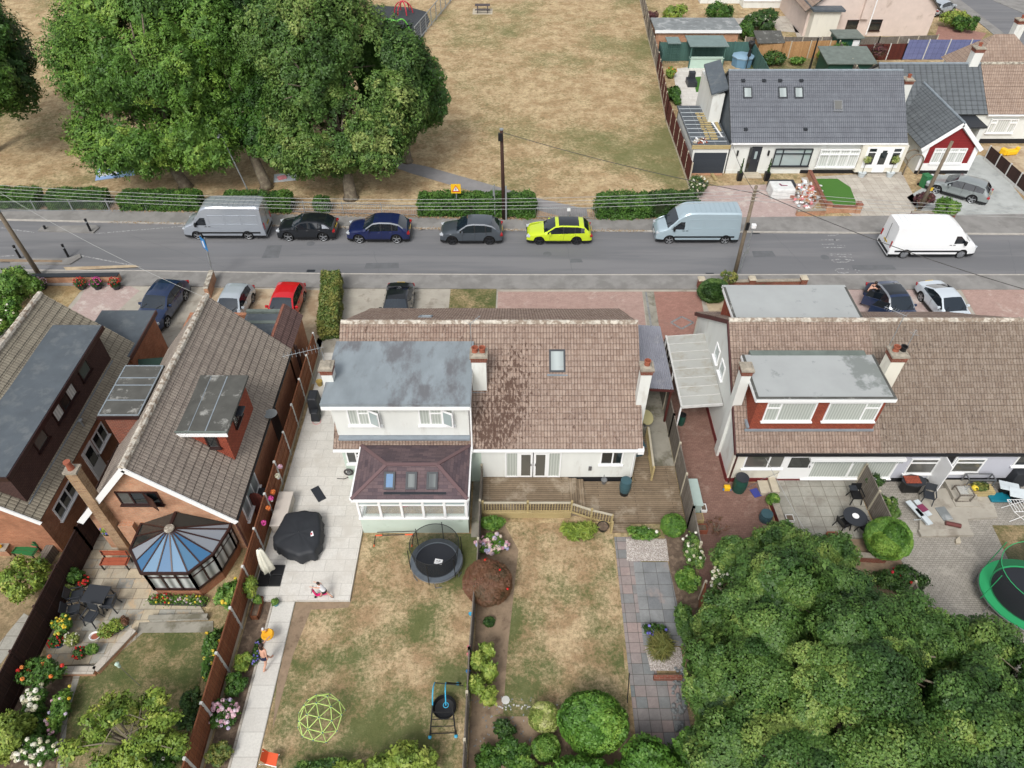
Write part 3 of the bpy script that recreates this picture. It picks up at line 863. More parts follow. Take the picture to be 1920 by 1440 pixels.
# dormer
d = MB().box(XL-.05,XM-.12,22.25,26.3,3.3,5.62).build('dormer_wall','white_render',h)
MB().box(XL-.4,XM+.02,21.95,26.2,5.62,5.78).box(XL-.4,XM+.02,21.90,21.95,5.55,5.82).build('dormer_roof',['felt_blue'],h)
MB().box(XL-.38,XM,21.87,21.90,5.44,5.64).box(XL-.40,XL-.36,21.9,26.0,5.46,5.64).box(XM+.0,XM+.04,21.9,26.1,5.46,5.62).build('fascia','upvc',h)
MB().box(XL-.0,XM-.1,22.0,22.26,3.18,3.28).build('flashing','lead',h)
for (a,b_,c_,e) in ((648,765,716,793),(783,765,852,793)):
    u0,z1 = wS(a,b_,22.25); u1,z0 = wS(c_,e,22.25)
    w_ = window(h,'S',22.25,u0,u1,z0-.12,z1+.02,(1,1,1),.3,topcols=(1,),pm='curtained')
    f = MB(); ux = u1-.55
    vs = [(ux,22.2,z0),(u1-.02,21.95,z0),(u1-.02,21.95,z1-.05),(ux,22.2,z1-.05)]
    f.extr(vs,(0,-.04,0)); f.build('open_casement','upvc',w_)
    f = MB().extr([(ux+.07,22.13,z0+.1),(u1-.09,21.92,z0+.1),(u1-.09,21.92,z1-.15),(ux+.07,22.13,z1-.15)],(0,-.012,0)).build('casement_pane','glass_pale',w_)
chimney(h,XM-.0,XM+.68,24.2,24.75,4.2,6.3,'white_render',pots=2,label='white chimney with two clay pots on the party line')
chimney(h,XL-.52,XL-.02,23.35,23.9,0,6.3,'white_render',pots=0,label='white gable end chimney without a pot')
skylight(h,(-4.55,28.9,5.05),(1,0,0),(0,-.84,.54),(0,.54,.84),.7,.8,'lead','glass_pale')
MB().tube([(XM+.02,21.95,5.55),(XM+.0,21.75,3.2),(XM,21.62,2.7)],.04,8).build('downpipe','upvc',h)
window(h,'S',YR,wS(647,846,YR)[0],-7.12,1.5,2.5,(1,1),.35,topcols=(1,))
# sunroom
SX0,SX1,SY0 = -7.08,-2.05,18.95
MB().box(SX0,SX1,SY0,SY0+.25,0,1.22).box(SX0,SX0+.2,SY0+.25,22,0,1.22).box(SX1-.2,SX1,SY0+.25,22,0,1.22).build('sunroom_wall','green_render',h)
MB().box(SX0+.2,SX1-.2,SY0+.25,22,1.08,1.1).build('sunroom_floor',mat('floor_warm',C(150,128,84),.7,.3,3),h)
mat('clutter',C(120,110,100),.8,.6,2,C(70,65,62),.5,3)
MB().box(-5.9,-5.0,20.4,21.2,1.1,1.6).box(-4.9,-4.2,19.9,20.4,1.1,1.3).box(-3.6,-2.5,20.3,20.9,1.1,1.75).build('indoor_furniture','clutter',h)
MB().obox((-4.95,19.7,1.5),(.55,.25,.5),.3).build('red_cushion',plain('red_cloth',C(190,40,40),.8),h)
MB().obox((-3.0,19.75,1.45),(.7,.3,.4),-.1).build('wooden_unit','wood_new',h)
f = MB()
f.box(SX0-.04,SX1+.04,SY0-.07,SY0+.1,1.18,1.28)
f.box(SX0-.02,SX1+.02,SY0-.04,SY0+.1,2.72,2.84)
for x in [SX0+.05+(SX1-SX0-.1)*i/5 for i in range(6)]: f.box(x-.055,x+.055,SY0-.045,SY0+.05,1.28,2.72)
for i in range(5):
    a = SX0+.05+(SX1-SX0-.1)*i/5+.055; b_ = SX0+.05+(SX1-SX0-.1)*(i+1)/5-.055
    zz = 2.28
    f.box(a,b_,SY0-.04,SY0+.04,zz-.035,zz+.035)
for X in (SX0,SX1-.1):
    for y in (18.97,20.0,21.0,21.9): f.box(X-.01,X+.1,y-.05,y+.05,1.28,2.72)
    f.box(X-.02,X+.11,SY0+.1,22,1.18,1.27); f.box(X-.02,X+.11,SY0+.1,22,2.72,2.84)
f.build('sunroom_frame','upvc',h)
plain('clear_glass',(.8,.85,.85,1),.03,alpha=.16)
g = MB(); g.box(SX0+.05,SX1-.05,SY0,SY0+.012,1.28,2.72); g.box(SX0+.03,SX0+.042,SY0+.05,22,1.28,2.72); g.box(SX1-.045,SX1-.033,SY0+.05,22,1.28,2.72)
g.build('sunroom_glazing','clear_glass',h)
g = MB()
for i in range(5):
    a = SX0+.05+(SX1-SX0-.1)*i/5+.08; b_ = SX0+.05+(SX1-SX0-.1)*(i+1)/5-.08
    g.box(a,b_,SY0-.02,SY0+.002,2.32,2.7)
g.build('sunroom_top_lights','glass_pale',h)
# hipped shingle roof of the sunroom
ex0,ex1,ey0,ey1,ez = SX0-.12,SX1+.06,SY0-.15,21.9,2.92
r0,r1,ry,rz = -5.7,-3.4,20.2,3.65
b = MB()
b.poly([(ex0,ey0,ez),(ex1,ey0,ez),(r1,ry,rz),(r0,ry,rz)])
b.poly([(ex1,ey0,ez),(ex1,ey1,ez+.05),(r1,ry,rz)])
b.poly([(ex0,ey1,ez+.05),(ex0,ey0,ez),(r0,ry,rz)])
b.poly([(ex1,ey1,ez+.05),(ex0,ey1,ez+.05),(r0,ry,rz),(r1,ry,rz)])
b.poly([(ex0,ey0,ez-.1),(ex0,ey1,ez-.1),(ex1,ey1,ez-.1),(ex1,ey0,ez-.1)])
b.poly([(ex0,ey0,ez-.1),(ex1,ey0,ez-.1),(ex1,ey0,ez),(ex0,ey0,ez)]); b.poly([(ex1,ey0,ez-.1),(ex1,ey1,ez-.1),(ex1,ey1,ez),(ex1,ey0,ez)]); b.poly([(ex0,ey1,ez-.1),(ex0,ey0,ez-.1),(ex0,ey0,ez),(ex0,ey1,ez)])
b.build('sunroom_roof','shingle',h)
b = MB()
for p,q in (((ex0,ey0,ez),(r0,ry,rz)),((ex1,ey0,ez),(r1,ry,rz)),((ex0,ey1,ez+.05),(r0,ry,rz)),((ex1,ey1,ez+.05),(r1,ry,rz)),((r0,ry,rz),(r1,ry,rz))): b.beam(p,q,.16,.05)
b.build('hip_capping',plain('hip_brown',C(112,88,90),.7),h)
b = MB(); b.beam((ex0,ey0-.05,ez-.08),(ex1,ey0-.05,ez-.08),.1,.09); b.beam((ex0-.04,ey0,ez-.08),(ex0-.04,ey1,ez-.08),.1,.09); b.beam((ex1+.04,ey0,ez-.08),(ex1+.04,ey1,ez-.08),.08,.09)
b.build('gutter','upvc',h)
sl = Vector((0,ry-ey0,rz-ez)); Ls = sl.length; V = sl.normalized(); N = Vector((0,-V.z,V.y))
for i,(pxx,pm,op) in enumerate(((730,'glass_sky_paint',0),(771,'blind_grey',.0),(810,'blind_grey',.0))):
    X = at(pxx,903,3.35)[0]
    k = skylight(h,Vector((X,ey0,ez))+V*(Ls*.52),(1,0,0),V,N,.5,.8,'charcoal',pm,op,label='closed roof window with the sky reflection painted blue on its pane' if i == 0 else None)
b = MB(); p0 = Vector((0,ey0,ez))+V*(Ls*.17)+N*.015
b.beam(p0+Vector((-5.75,0,0)),p0+Vector((-2.95,0,0)),.14,.02); b.build('lead_apron','charcoal',h)

# ---- main pair, right half
h = thing('semi_detached_house','white right half of the middle pair, its mossy tiled roof having one roof window','house',(2.2,27,0),'semi-detached bungalows')
MB().box(-1.5,XR,YR,YR+.25,.38,EZ).build('wall','white_render',h); MB().box(XM,XR,YF-.25,YF,0,EZ).build('front_wall','white_render',h)
MB().box(-1.5,XR+.02,YR-.02,YR+.25,0,.38).build('plinth','black_plinth',h)
gable_x(h,XR,YR+.25,YF-.25,EZ,RY,RZ-.15,'white_render',side=1)
slope(h,(XM,21.8,EZ-.05),(XR+.22,21.8,EZ-.05),(XR+.22,RY,RZ),(XM,RY,RZ),'tile_main',row=.29)
slope(h,(XM,32.45,EZ-.1),(XR+.22,32.45,EZ-.1),(XR+.22,RY,RZ),(XM,RY,RZ),'tile_main',row=.29,name='front_roof')
ridge(h,(XM,RY,RZ),(XR+.22,RY,RZ),'mortar_lichen')
gutter(h,(XM,21.72,EZ-.1),(XR+.25,21.72,EZ-.1),'upvc')
MB().box(XR-.02,XR+.27,21.7,21.95,EZ-.35,EZ-.02).build('soffit_box','upvc',h)
V = Vector((0,RY-21.8,RZ-EZ)).normalized(); N = Vector((0,-V.z,V.y))
p0 = Vector((2.22,21.8,EZ-.05))+V*4.35
skylight(h,p0,(1,0,0),V,N,.8,1.15,'charcoal','blind')
MB().beam(p0-V*.68-Vector((.5,0,0))+N*.03,p0-V*.68+Vector((.5,0,0))+N*.03,.2,.03).build('flashing','lead',h)
chimney(h,XR-.05,XR+.45,23.6,24.1,0,6.05,'white_render',pots=1,label='white gable end chimney with one clay pot')
x0,z1 = wS(947,847,YR); x1,_ = wS(1050,893,YR)
window(h,'S',YR,x0,x0+.66,.42,z1,(1,),0,pm='curtained',sill=False)
window(h,'S',YR,x1-.66,x1,.42,z1,(1,),0,pm='curtained',sill=False)
for i in range(2):
    u = x0+.66+i*(x1-x0-1.32)/2; door(h,'S',YR,u+.04,u+(x1-x0-1.32)/2-.04,.42,z1-.05,glass=(.14,.86,.08,.94),pm='glass_room',name='french_door',side=1 if i == 0 else -1)
u0,z1 = wS(1127,847,YR); u1,z0 = wS(1166,868,YR)
window(h,'S',YR,u0,u1,z0-.08,z1+.04,(1,.85),0,pm='glass_dark')
MB().tube([(XR+.12,21.75,2.7),(XR-.12,21.9,2.35),(XR-.12,21.9,.4)],.035,8).build('downpipe','upvc',h)
MB().box(*[c for p in [sorted([wS(1106,880,YR)[0]-.08,wS(1106,880,YR)[0]+.08])] for c in p],YR-.06,YR,.95,1.25).build('boiler_flue','steel',h)
# side lean-to (corrugated) over the passage
t = thing('corrugated_lean_to','lean-to roof of grey corrugated sheet against the white gable','lean-to',(7.3,28.5,0))
A_ = [(6.12,26.0,2.75),(8.45,26.0,2.6),(8.45,30.9,2.75),(6.12,30.9,2.95)]
b = MB(); n = 46
for i in range(n):
    def q(k,j): 
        s = k/n; p = Vector(A_[0]).lerp(Vector(A_[1]),s) if j == 0 else Vector(A_[3]).lerp(Vector(A_[2]),s)
        return p+Vector((0,0,.025*(1 if k % 2 else -1)))
    b.poly([q(i,0),q(i+1,0),q(i+1,1),q(i,1)])
b.build('corrugated_roof',mat('corr',C(150,152,162),.5,.15,1.2,C(175,175,180),.58,.7),t)
MB().beam((6.12,25.98,2.66),(8.45,25.98,2.5),.05,.14).build('front_rail',plain('maroon',C(84,40,38),.6),t)
b = MB()
for y in (26.1,28.5,30.8): b.box(8.3,8.4,y-.05,y+.05,0,2.6)
b.build('post','fence_maroon',t)
MB().box(6.1,8.4,30.85,30.9,0,2.6).build('gate','fence_dark',t)
# ---- right pair: white and red-dormered, and lilac
h = thing('semi_detached_house','white house with red-faced dormers front and back and a dark red plinth','house',(14.2,27,0),'semi-detached bungalows')
XL2,XM2,XE2 = 10.85,17.75,25.5
MB().box(XL2,XM2,YR,YR+.25,.3,2.6).build('wall','cream_render',h); MB().box(XL2,XM2,31.9,32.15,0,2.6).build('front_wall','cream_render',h)
MB().box(XL2-.02,XM2,YR-.02,YR+.25,0,.3).box(XL2-.03,XL2,YR,32.1,0,.35).build('plinth','red_plinth',h)
gable_x(h,XL2,YR+.25,31.9,2.6,27.2,6.15,'white_render',side=-1)
slope(h,(XL2-.08,21.75,2.55),(XM2,21.75,2.55),(XM2,27.2,6.3),(XL2-.08,27.2,6.3),'tile_right')
slope(h,(XL2-.08,32.4,2.55),(XM2,32.4,2.55),(XM2,27.2,6.3),(XL2-.08,27.2,6.3),'tile_right',name='front_roof')
ridge(h,(XL2-.08,27.2,6.3),(XM2,27.2,6.3),'mortar_lichen')
gutter(h,(XL2-.1,21.67,2.5),(XM2,21.67,2.5))
b = MB(); b.beam((XL2-.11,21.75,2.42),(XL2-.11,27.2,6.18),.04,.2); b.beam((XL2-.11,32.4,2.42),(XL2-.11,27.2,6.18),.04,.2); b.build('bargeboard','maroon',h)
def box_dormer(h,x0,x1,y0,y1,z0,z1,wallm,roofm,trim='upvc',over=.22,side='S'):
    MB().box(x0,x1,y0,y1,z0,z1).build('dormer_wall',wallm,h)
    MB().box(x0-over,x1+over,y0-over,y1+(over if side == 'N' else 0),z1,z1+.13).build('dormer_roof',roofm,h)
    k = MB(); k.box(x0-over,x1+over,y0-over,y0-over+.1,z1+.13,z1+.17).box(x0-over,x0-over+.1,y0-over+.1,y1,z1+.13,z1+.16).box(x1+over-.1,x1+over,y0-over+.1,y1,z1+.13,z1+.16); k.build('roof_edging','felt_dark',h)
    o = over+.02
    b = MB()
    if side == 'S': b.box(x0-o,x1+o,y0-o-.02,y0-o,z1-.08,z1+.1)
    else: b.box(x0-o,x1+o,y1+over,y1+over+.02,z1-.08,z1+.1)
    b.box(x0-o-.02,x0-o,y0-over,y1,z1-.08,z1+.1); b.box(x1+o,x1+o+.02,y0-over,y1,z1-.08,z1+.1)
    b.build('fascia',trim,h)
box_dormer(h,11.4,17.35,22.65,25.4,3.2,5.48,'tilehung_red','felt_white')
MB().box(11.6,17.2,25.35,25.7,5.4,5.63).build('flashing','lead_green',h)
MB().box(11.2,17.4,22.55,22.65,3.22,3.3).box(11.25,11.38,22.6,24.2,3.4,3.5).build('lead_apron','lead',h)
for a,b_ in (((1440,755),(1522,782)),((1556,755),(1641,782))):
    u0,z1 = wS(*a,22.65); u1,z0 = wS(*b_,22.65)
    left = a[0] == 1440
    window(h,'S',22.65,u0,u1,z0-.25,z1+.05,(.8,2) if left else (2,.8),.3,topcols=(0,) if left else (1,),pm='curtained')
box_dormer(h,11.5,17.6,27.8,30.4,3.3,5.75,'tilehung_red','felt_white',side='N')
chimney(h,17.55,18.2,23.95,24.6,4.2,6.55,'cream_render',pots=2,black=1,label='cream chimney with a clay pot and a black cowl')
chimney(h,10.7,11.15,23.65,24.15,0,5.95,'white_render',pots=0,label='cream gable end chimney with a broken cap')
u0,z1 = wS(1400,852,YR); u1,z0 = wS(1465,876,YR)
window(h,'S',YR,u0,u1,z0-.05,z1,(1.6,1),0,pm='glass_room')
u0,z1 = wS(1477,853,YR); u1,_ = wS(1508,903,YR)
door(h,'S',YR,u0,u1,.28,z1,glass=(.15,.85,.5,.93),pm='glass_dark')
u0,z1 = wS(1520,856,YR); u1,_ = wS(1662,903,YR)
window(h,'S',YR,u0,u1,.32,z1-.08,(1,1),0,pm='curtained',w=.1,name='patio_door')
MB().box(u0-.1,u1+.1,YR-.32,YR,z1-.02,z1+.13).build('awning_case','upvc',h)
b = MB(); n = 40
for i in range(n): b.box(u0+(u1-u0)*i/n,u0+(u1-u0)*(i+.6)/n,YR-.33,YR-.32,z1-.13,z1-.02)
b.build('awning_valance',mat('stripe',C(165,172,168),.8,.1,3),h)
MB().tube([(XL2+.02,21.75,2.5),(XL2+.12,21.95,2.2),(XL2+.12,21.95,0)],.045,8).build('downpipe',plain('brown_pipe',C(84,50,44),.5),h)
for a,b_ in (((1356,618),(1362,640)),((1361,665),(1369,690))):
    y0,z0 = wX(a[0],a[1],XL2); 
    window(h,'W',XL2,y0-.5,y0+.3,3.2,4.1,(1,),0,pm='glass_pale')
h = thing('semi_detached_house','pale lilac rendered house at the right edge, its back door standing open','house',(21.5,27,0),'semi-detached bungalows')
MB().box(XM2,XE2,YR,YR+.25,.3,2.6).build('wall','lilac_render',h); MB().box(XM2,XE2,31.9,32.15,0,2.6).build('front_wall','lilac_render',h)
MB().box(XM2,XE2,YR-.02,YR+.25,0,.3).build('plinth','black_plinth',h)
gable_x(h,XE2,YR+.25,31.9,2.6,27.2,6.15,'lilac_render',side=1)
slope(h,(XM2,21.75,2.55),(XE2+.1,21.75,2.55),(XE2+.1,27.2,6.3),(XM2,27.2,6.3),'tile_far_right')
slope(h,(XM2,32.4,2.55),(XE2+.1,32.4,2.55),(XE2+.1,27.2,6.3),(XM2,27.2,6.3),'tile_right',name='front_roof')
ridge(h,(XM2,27.2,6.3),(XE2+.1,27.2,6.3),'mortar_lichen')
gutter(h,(XM2,21.67,2.5),(XE2+.1,21.67,2.5))
u0,z1 = wS(1712,857,YR); u1,z0 = wS(1752,887,YR)
window(h,'S',YR,u0,u1,z0,z1-.1,(1,),.28,pm='glass_room')
u2,z1 = wS(1798,857,YR); u3,z0 = wS(1832,885,YR)
window(h,'S',YR,u2,u3,z0,z1-.1,(1,),.28,pm='glass_room')
u4 = wS(1764,860,YR)[0]; u5 = wS(1790,860,YR)[0]
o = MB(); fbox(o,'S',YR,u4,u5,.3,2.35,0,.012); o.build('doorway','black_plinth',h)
o = MB(); fbox(o,'S',YR,u4-.08,u4,.3,2.42,0,.06); fbox(o,'S',YR,u5,u5+.08,.3,2.42,0,.06); fbox(o,'S',YR,u4,u5,2.35,2.42,0,.06); o.build('door_frame','upvc',h)
o = MB().box(u4-.05,u4+.0,YR-.95,YR-.06,.32,2.3).build('open_door','upvc',h)
MB().box(u4+.0,u4+.012,YR-.85,YR-.16,1.2,2.15).box(u4+.0,u4+.012,YR-.85,YR-.16,.5,1.0).build('pane','glass_pale',o)
u0,z1 = wS(1908,858,YR); window(h,'S',YR,u0,u0+1.2,1.3,2.2,(1,1),0,pm='glass_dark')
MB().obox((wS(1776,915,YR)[0],21.3,.17),(1.2,1.1,.34)).obox((wS(1776,915,YR)[0],20.6,.09),(1.2,.5,.18)).build('step','concrete',h)
# satellite / aerials on ridges
aerial(17.75,24.9,6.6,1.9,9,2.4,'grey multi-element television aerial on a tall mast above the cream chimney with the black cowl',.9,.3)
aerial(18.25,24.4,6.5,1.3,3,.9,'small dark aerial leaning from the right side of the cream chimney',.4,.12)
aerial(-1.9,24.8,6.6,1.5,4,.9,'thin pale aerial behind the two-pot white chimney',.7,.12)
t = aerial(-8.55,23.6,6.9,.8,10,3.5,'long white aerial pointing left from the potless white chimney',1.7,.3)
# polycarbonate lean-to
t = thing('glazed_lean_to','white-ribbed translucent lean-to roof between the fence and the white gable on the right','lean-to',(9.8,27.6,0))
MB().poly([(8.75,25.0,2.38),(10.8,25.0,2.58),(10.95,30.3,2.7),(8.75,30.3,2.5)]).poly([(8.75,25.0,2.34),(8.75,30.3,2.46),(10.95,30.3,2.66),(10.8,25.0,2.54)]).build('roof_sheet','polycarb',t)
b = MB()
for i in range(9):
    y = 25.0+5.3*i/8; b.beam((8.75,y,2.40+.12*i/8),(10.8+.1*i/8,y,2.60+.12*i/8),.03,.03)
b.beam((8.72,24.95,2.38),(8.72,30.35,2.5),.1,.1); b.beam((8.75,24.96,2.36),(10.8,24.96,2.56),.06,.16)
b.build('glazing_bar','conc_post_white',t)
b = MB()
for y in (25.05,27.6,30.2): b.box(8.68,8.76,y-.04,y+.04,0,2.4)
b.build('post','upvc',t)
t = thing('picket_gate','dark brown spiked timber gate across the drive behind the glazed lean-to','gate',(9.7,30.6,0))
b = MB()
for i in range(16): b.box(8.6+i*.145,8.68+i*.145,30.58,30.62,.1,2.0+.06*(i % 2))
b.build('pale','fence_dark',t); MB().box(8.6,10.9,30.63,30.68,.4,.5).box(8.6,10.9,30.63,30.68,1.5,1.6).build('rail','fence_dark',t)

# ---- brick house with conservatory (gable to the garden)
h = thing('detached_house','orange brick chalet bungalow with a steep tiled roof, white bargeboards and a glass-roofed conservatory','house',(-15.7,24,0),'brick chalet bungalows')
BX0,BX1,BY0,BY1,BR,BZ = -18.75,-12.35,18.1,29.0,-15.75,6.35
MB().box(BX0,BX0+.25,BY0+.22,32.2,0,2.7).box(BX1-.25,BX1,BY0+.22,32.2,0,2.7).box(BX0+.25,BX1-.25,31.95,32.2,0,2.7).build('wall','brick',h)
gable_y(h,BY0,BX0,BX1,2.7,BR,BZ-.2,'brick_orange',side=-1)
gable_y(h,29.0,BX0,BX1,2.7,BR,BZ-.2,'brick',side=1)
slope(h,(BX1+.15,17.85,2.6),(BX1+.15,29.1,2.6),(BR,29.1,BZ),(BR,17.85,BZ),'tile_left',row=.36)
slope(h,(BX0-.25,29.1,2.6),(BX0-.25,17.85,2.6),(BR,17.85,BZ),(BR,29.1,BZ),'tile_left',row=.36,name='side_roof')
ridge(h,(BR,17.85,BZ),(BR,29.15,BZ),'mortar_lichen',r=.16)
b = MB(); b.beam((BX1+.2,17.82,2.52),(BR,17.82,BZ-.08),.05,.26); b.beam((BX0-.3,17.82,2.52),(BR,17.82,BZ-.08),.05,.26); b.build('bargeboard','upvc',h)
gutter(h,(BX1+.19,17.85,2.52),(BX1+.19,29,2.52),w=.07); 
# front wing with plum tiles and small flat roof
slope(h,(BX1+.15,29.1,2.55),(BX1+.15,32.1,2.55),(-13.05,32.1,3.4),(-13.05,29.1,3.4),'tile_plum',row=.36,name='wing_roof')
MB().box(-13.2,-13.05,29.15,32.1,2.6,3.42).build('wing_wall','brick_red',h)
MB().box(BR+.4,-13.3,29.12,32.1,2.75,2.85).build('flat_roof','felt_slate',h)
MB().box(BR+.4,-13.3,31.9,32.15,2.85,3.0).box(BR+.4,-13.3,31.0,31.25,2.85,2.88).build('roof_upstand','lead_green',h)
MB().box(BX1+.15,BX1+.3,29.5,29.62,.4,2.5).build('side_post','fence_dark',h)
# right hand dormer, brick box
DY0,DY1,DZ = 20.75,24.0,5.28
MB().box(-14.7,-12.8,DY0,DY1,3.3,DZ).build('dormer_wall','tilehung_red',h)
MB().box(-14.9,-12.55,DY0-.2,DY1+.2,DZ,DZ+.12).build('dormer_roof','felt_dark',h)
MB().box(-15.25,-14.9,DY0-.15,DY1+.1,DZ+.1,DZ+.14).build('flashing','lead_green',h)
MB().box(-14.9,-12.54,DY0-.24,DY0-.2,DZ-.1,DZ+.08).build('fascia','upvc',h)
window(h,'S',DY0,-13.75,-13.2,4.2,5.0,(1,),0,fm='dark_frame',pm='glass_dark')
window(h,'E',-12.8,21.8,22.7,4.3,5.05,(1,1),0,fm='dark_frame',pm='glass_room')
MB().box(-12.75,-12.4,22.0,22.6,4.9,4.96).build('open_top_light','charcoal',h)
# left hand box extension above the alley with felt roof
MB().box(-19.0,-17.35,22.25,25.4,0,4.72).build('side_box','brick_red',h)
MB().box(-19.15,-17.2,22.1,25.5,4.72,4.82).build('side_box_roof','felt_dark',h)
MB().box(-14.3,-14.27,20.6,24.1,5.4,5.412).build('felt_seam','lead',h); MB().box(-13.55,-13.5,20.6,24.1,5.4,5.412).build('felt_seam','lead',h); MB().box(-14.9,-12.57,20.56,20.64,5.4,5.43).build('roof_edging','lead_green',h)
b = MB()
for y in (22.15,23.1,24.1,24.6,25.45): b.box(-19.12,-17.23,y-.03,y+.03,4.82,4.835)
for x in (-19.1,-17.25): b.box(x-.03,x+.03,22.2,25.4,4.822,4.837)
b.build('felt_seam','lead',h)
MB().box(-19.17,-17.18,22.06,22.1,4.6,4.8).build('fascia','dark_frame',h)
# exterior stack on the garden gable
o = MB().box(-18.08,-17.62,17.7,18.1,0,6.15).build('chimney','brick_yellow',h); o['label'] = 'tall yellowish brick chimney with an orange pot'
MB().box(-18.13,-17.57,17.65,18.15,6.15,6.25).build('cap','stone_cap',o)
MB().lathe([(.14,0),(.13,.1),(.10,.35),(.14,.38),(.14,.45),(.09,.45)],(-17.85,17.9,6.25),14).build('chimney_pot','terracotta',o,smooth='auto')
MB().box(-17.55,-16.9,17.85,18.1,0,2.2).build('chimney_shoulder','brick_orange',h)
u0,z1 = wS(235,906,BY0); u1,z0 = wS(312,938,BY0)
window(h,'S',BY0,-16.9,-15.1,3.55,4.45,(1,1,1),0,fm='dark_frame',pms=['glass_room','glass_dark','glass_dark'],sm='dark_frame')
MB().extr([(-15.65,18.02,3.6),(-15.15,17.72,3.6),(-15.15,17.72,4.4),(-15.65,18.02,4.4)],(0,-.04,0)).build('open_casement','dark_frame',h)
window(h,'S',BY0,-16.35,-15.7,1.1,2.0,(1,),0,pm='glass_dark')
MB().tube([(BX1+.1,17.9,2.5),(BX1+.1,17.95,.1)],.05,8).build('downpipe','brown_pipe',h)
window(h,'E',BX1,18.9,21.0,1.0,2.3,(1,1,1),0,pms=['blind','blind','blind'])
MB().box(BX1,BX1+.02,24.4,25.3,0,2.1).build('side_door','dark_frame',h)
# conservatory: faceted glass, cone of blue glass
cc = (-14.45,16.35); cr = 2.05; cz = 2.05
ang = [200,245,290,335,20]
base = [(-16.5,18.05),(-16.5,16.75),(-15.65,15.65),(-13.75,15.65),(-13.0,16.55),(-12.68,17.75),(-12.68,18.05)]
apex = (-14.75,17.2,3.0); rear = (-14.75,18.05,3.0)
b = MB(); fr = MB(); gl = MB(); gr = MB()
cx_ = sum(p[0] for p in base)/7; cy_ = 17.1
n = len(base)
inn = [(cx_+(p[0]-cx_)*.93,min(cy_+(p[1]-cy_)*.93,18.05)) for p in base]
for i in range(n-1):
    a,c2 = base[i],base[i+1]
    b.poly([(a[0],a[1],0),(c2[0],c2[1],0),(c2[0],c2[1],.6),(a[0],a[1],.6)])
    ia,ic = inn[i],inn[i+1]
    b.poly([(a[0],a[1],.6),(c2[0],c2[1],.6),(ic[0],ic[1],.6),(ia[0],ia[1],.6)])
    for z in (.66,cz-.04): fr.beam((a[0],a[1],z),(c2[0],c2[1],z),.1,.12)
    fr.beam((a[0],a[1],1.62),(c2[0],c2[1],1.62),.07,.06)
    L = math.hypot(c2[0]-a[0],c2[1]-a[1]); m_ = max(1,round(L/.62))
    for k in range(m_+1):
        x = a[0]+(c2[0]-a[0])*k/m_; y = a[1]+(c2[1]-a[1])*k/m_
        fr.box(x-(.05 if k in (0,m_) else .03),x+(.05 if k in (0,m_) else .03),y-.05,y+.05,.6,cz)
    gl.poly([(a[0]*.998,a[1]*1.001,.7),(c2[0]*.998,c2[1]*1.001,.7),(c2[0]*.998,c2[1]*1.001,cz-.08),(a[0]*.998,a[1]*1.001,cz-.08)])
b.build('conservatory_wall','brick',h)
fr.build('conservatory_frame','dark_frame',h)
gl.build('conservatory_glazing',curtain('cons_glass',C(214,220,216),C(120,126,124),5),h)
MB().prism([(p[0],p[1]) for p in inn],.02,.1).build('conservatory_floor','slab_beige',h)
out = [(cx_+(p[0]-cx_)*1.05,min(cy_+(p[1]-cy_)*1.05,18.08)) for p in base]
bars = MB()
blues = ['cglass0','cglass1','cglass2','cglass3']
for i,c_ in enumerate((C(58,106,146),C(84,126,158),C(136,142,150),C(44,50,50))): plain(blues[i],c_,.12,0,.2,.5)
pan = {k: MB() for k in blues}
pat = {0: [3,3,3],1: [2,0],2: [1,0],3: [1,1],4: [2,1],5: [2]}
idx = 0
order = ['cglass3','cglass3','cglass2','cglass0','cglass1','cglass0','cglass1','cglass1','cglass0','cglass2','cglass2']
for i in range(n-1):
    a,c2 = out[i],out[i+1]; L = math.hypot(c2[0]-a[0],c2[1]-a[1]); m_ = 2 if L > 1.2 else 1
    if i == 2: m_ = 3
    for k in range(m_):
        p = (a[0]+(c2[0]-a[0])*k/m_,a[1]+(c2[1]-a[1])*k/m_,cz+.02); q = (a[0]+(c2[0]-a[0])*(k+1)/m_,a[1]+(c2[1]-a[1])*(k+1)/m_,cz+.02)
        kk = order[min(idx,10)]; idx += 1
        pan[kk].poly([p,q,apex])
        bars.beam(p,apex,.06,.05)
        bars.beam(p,q,.1,.12)
bars.beam((out[-1][0],out[-1][1],cz+.02),apex,.06,.05)
pan['cglass3'].poly([(out[0][0],out[0][1],cz+.02),apex,rear]); pan['cglass3'].poly([apex,(out[-1][0],out[-1][1],cz+.02),rear])
for k in blues:
    if pan[k].f: pan[k].build('roof_glass',k,h)
bars.beam(apex,rear,.12,.1)
bars.build('glazing_bar','dark_frame',h)
MB().lathe([(.22,0),(.2,.06),(.02,.08)],apex,14).build('finial_boss','ridge_brown',h)

# ---- leftmost house with long slate-blue dormer
h = thing('detached_house','leftmost brick bungalow with a long flat-roofed brown tile-hung side dormer','house',(-24.4,24,0),'brick chalet bungalows')
AX1,AR,AZ = -20.95,-24.4,6.35
MB().box(AX1-.25,AX1,18.1,29,0,2.8).build('wall','brick',h)
gable_y(h,17.9,-27.9,AX1,2.8,AR,AZ-.2,'brick',side=-1); gable_y(h,29.1,-27.9,AX1,2.8,AR,AZ-.2,'brick',side=1)
MB().box(-27.9,-27.65,18.1,29,0,2.8).build('far_wall','brick',h)
slope(h,(-20.7,17.7,2.75),(-20.7,29.3,2.75),(AR,29.3,AZ),(AR,17.7,AZ),'tile_olive',row=.36)
slope(h,(-28.1,29.3,2.75),(-28.1,17.7,2.75),(AR,17.7,AZ),(AR,29.3,AZ),'tile_olive',row=.36,name='side_roof')
ridge(h,(AR,17.7,AZ),(AR,29.3,AZ),'mortar_lichen',r=.16)
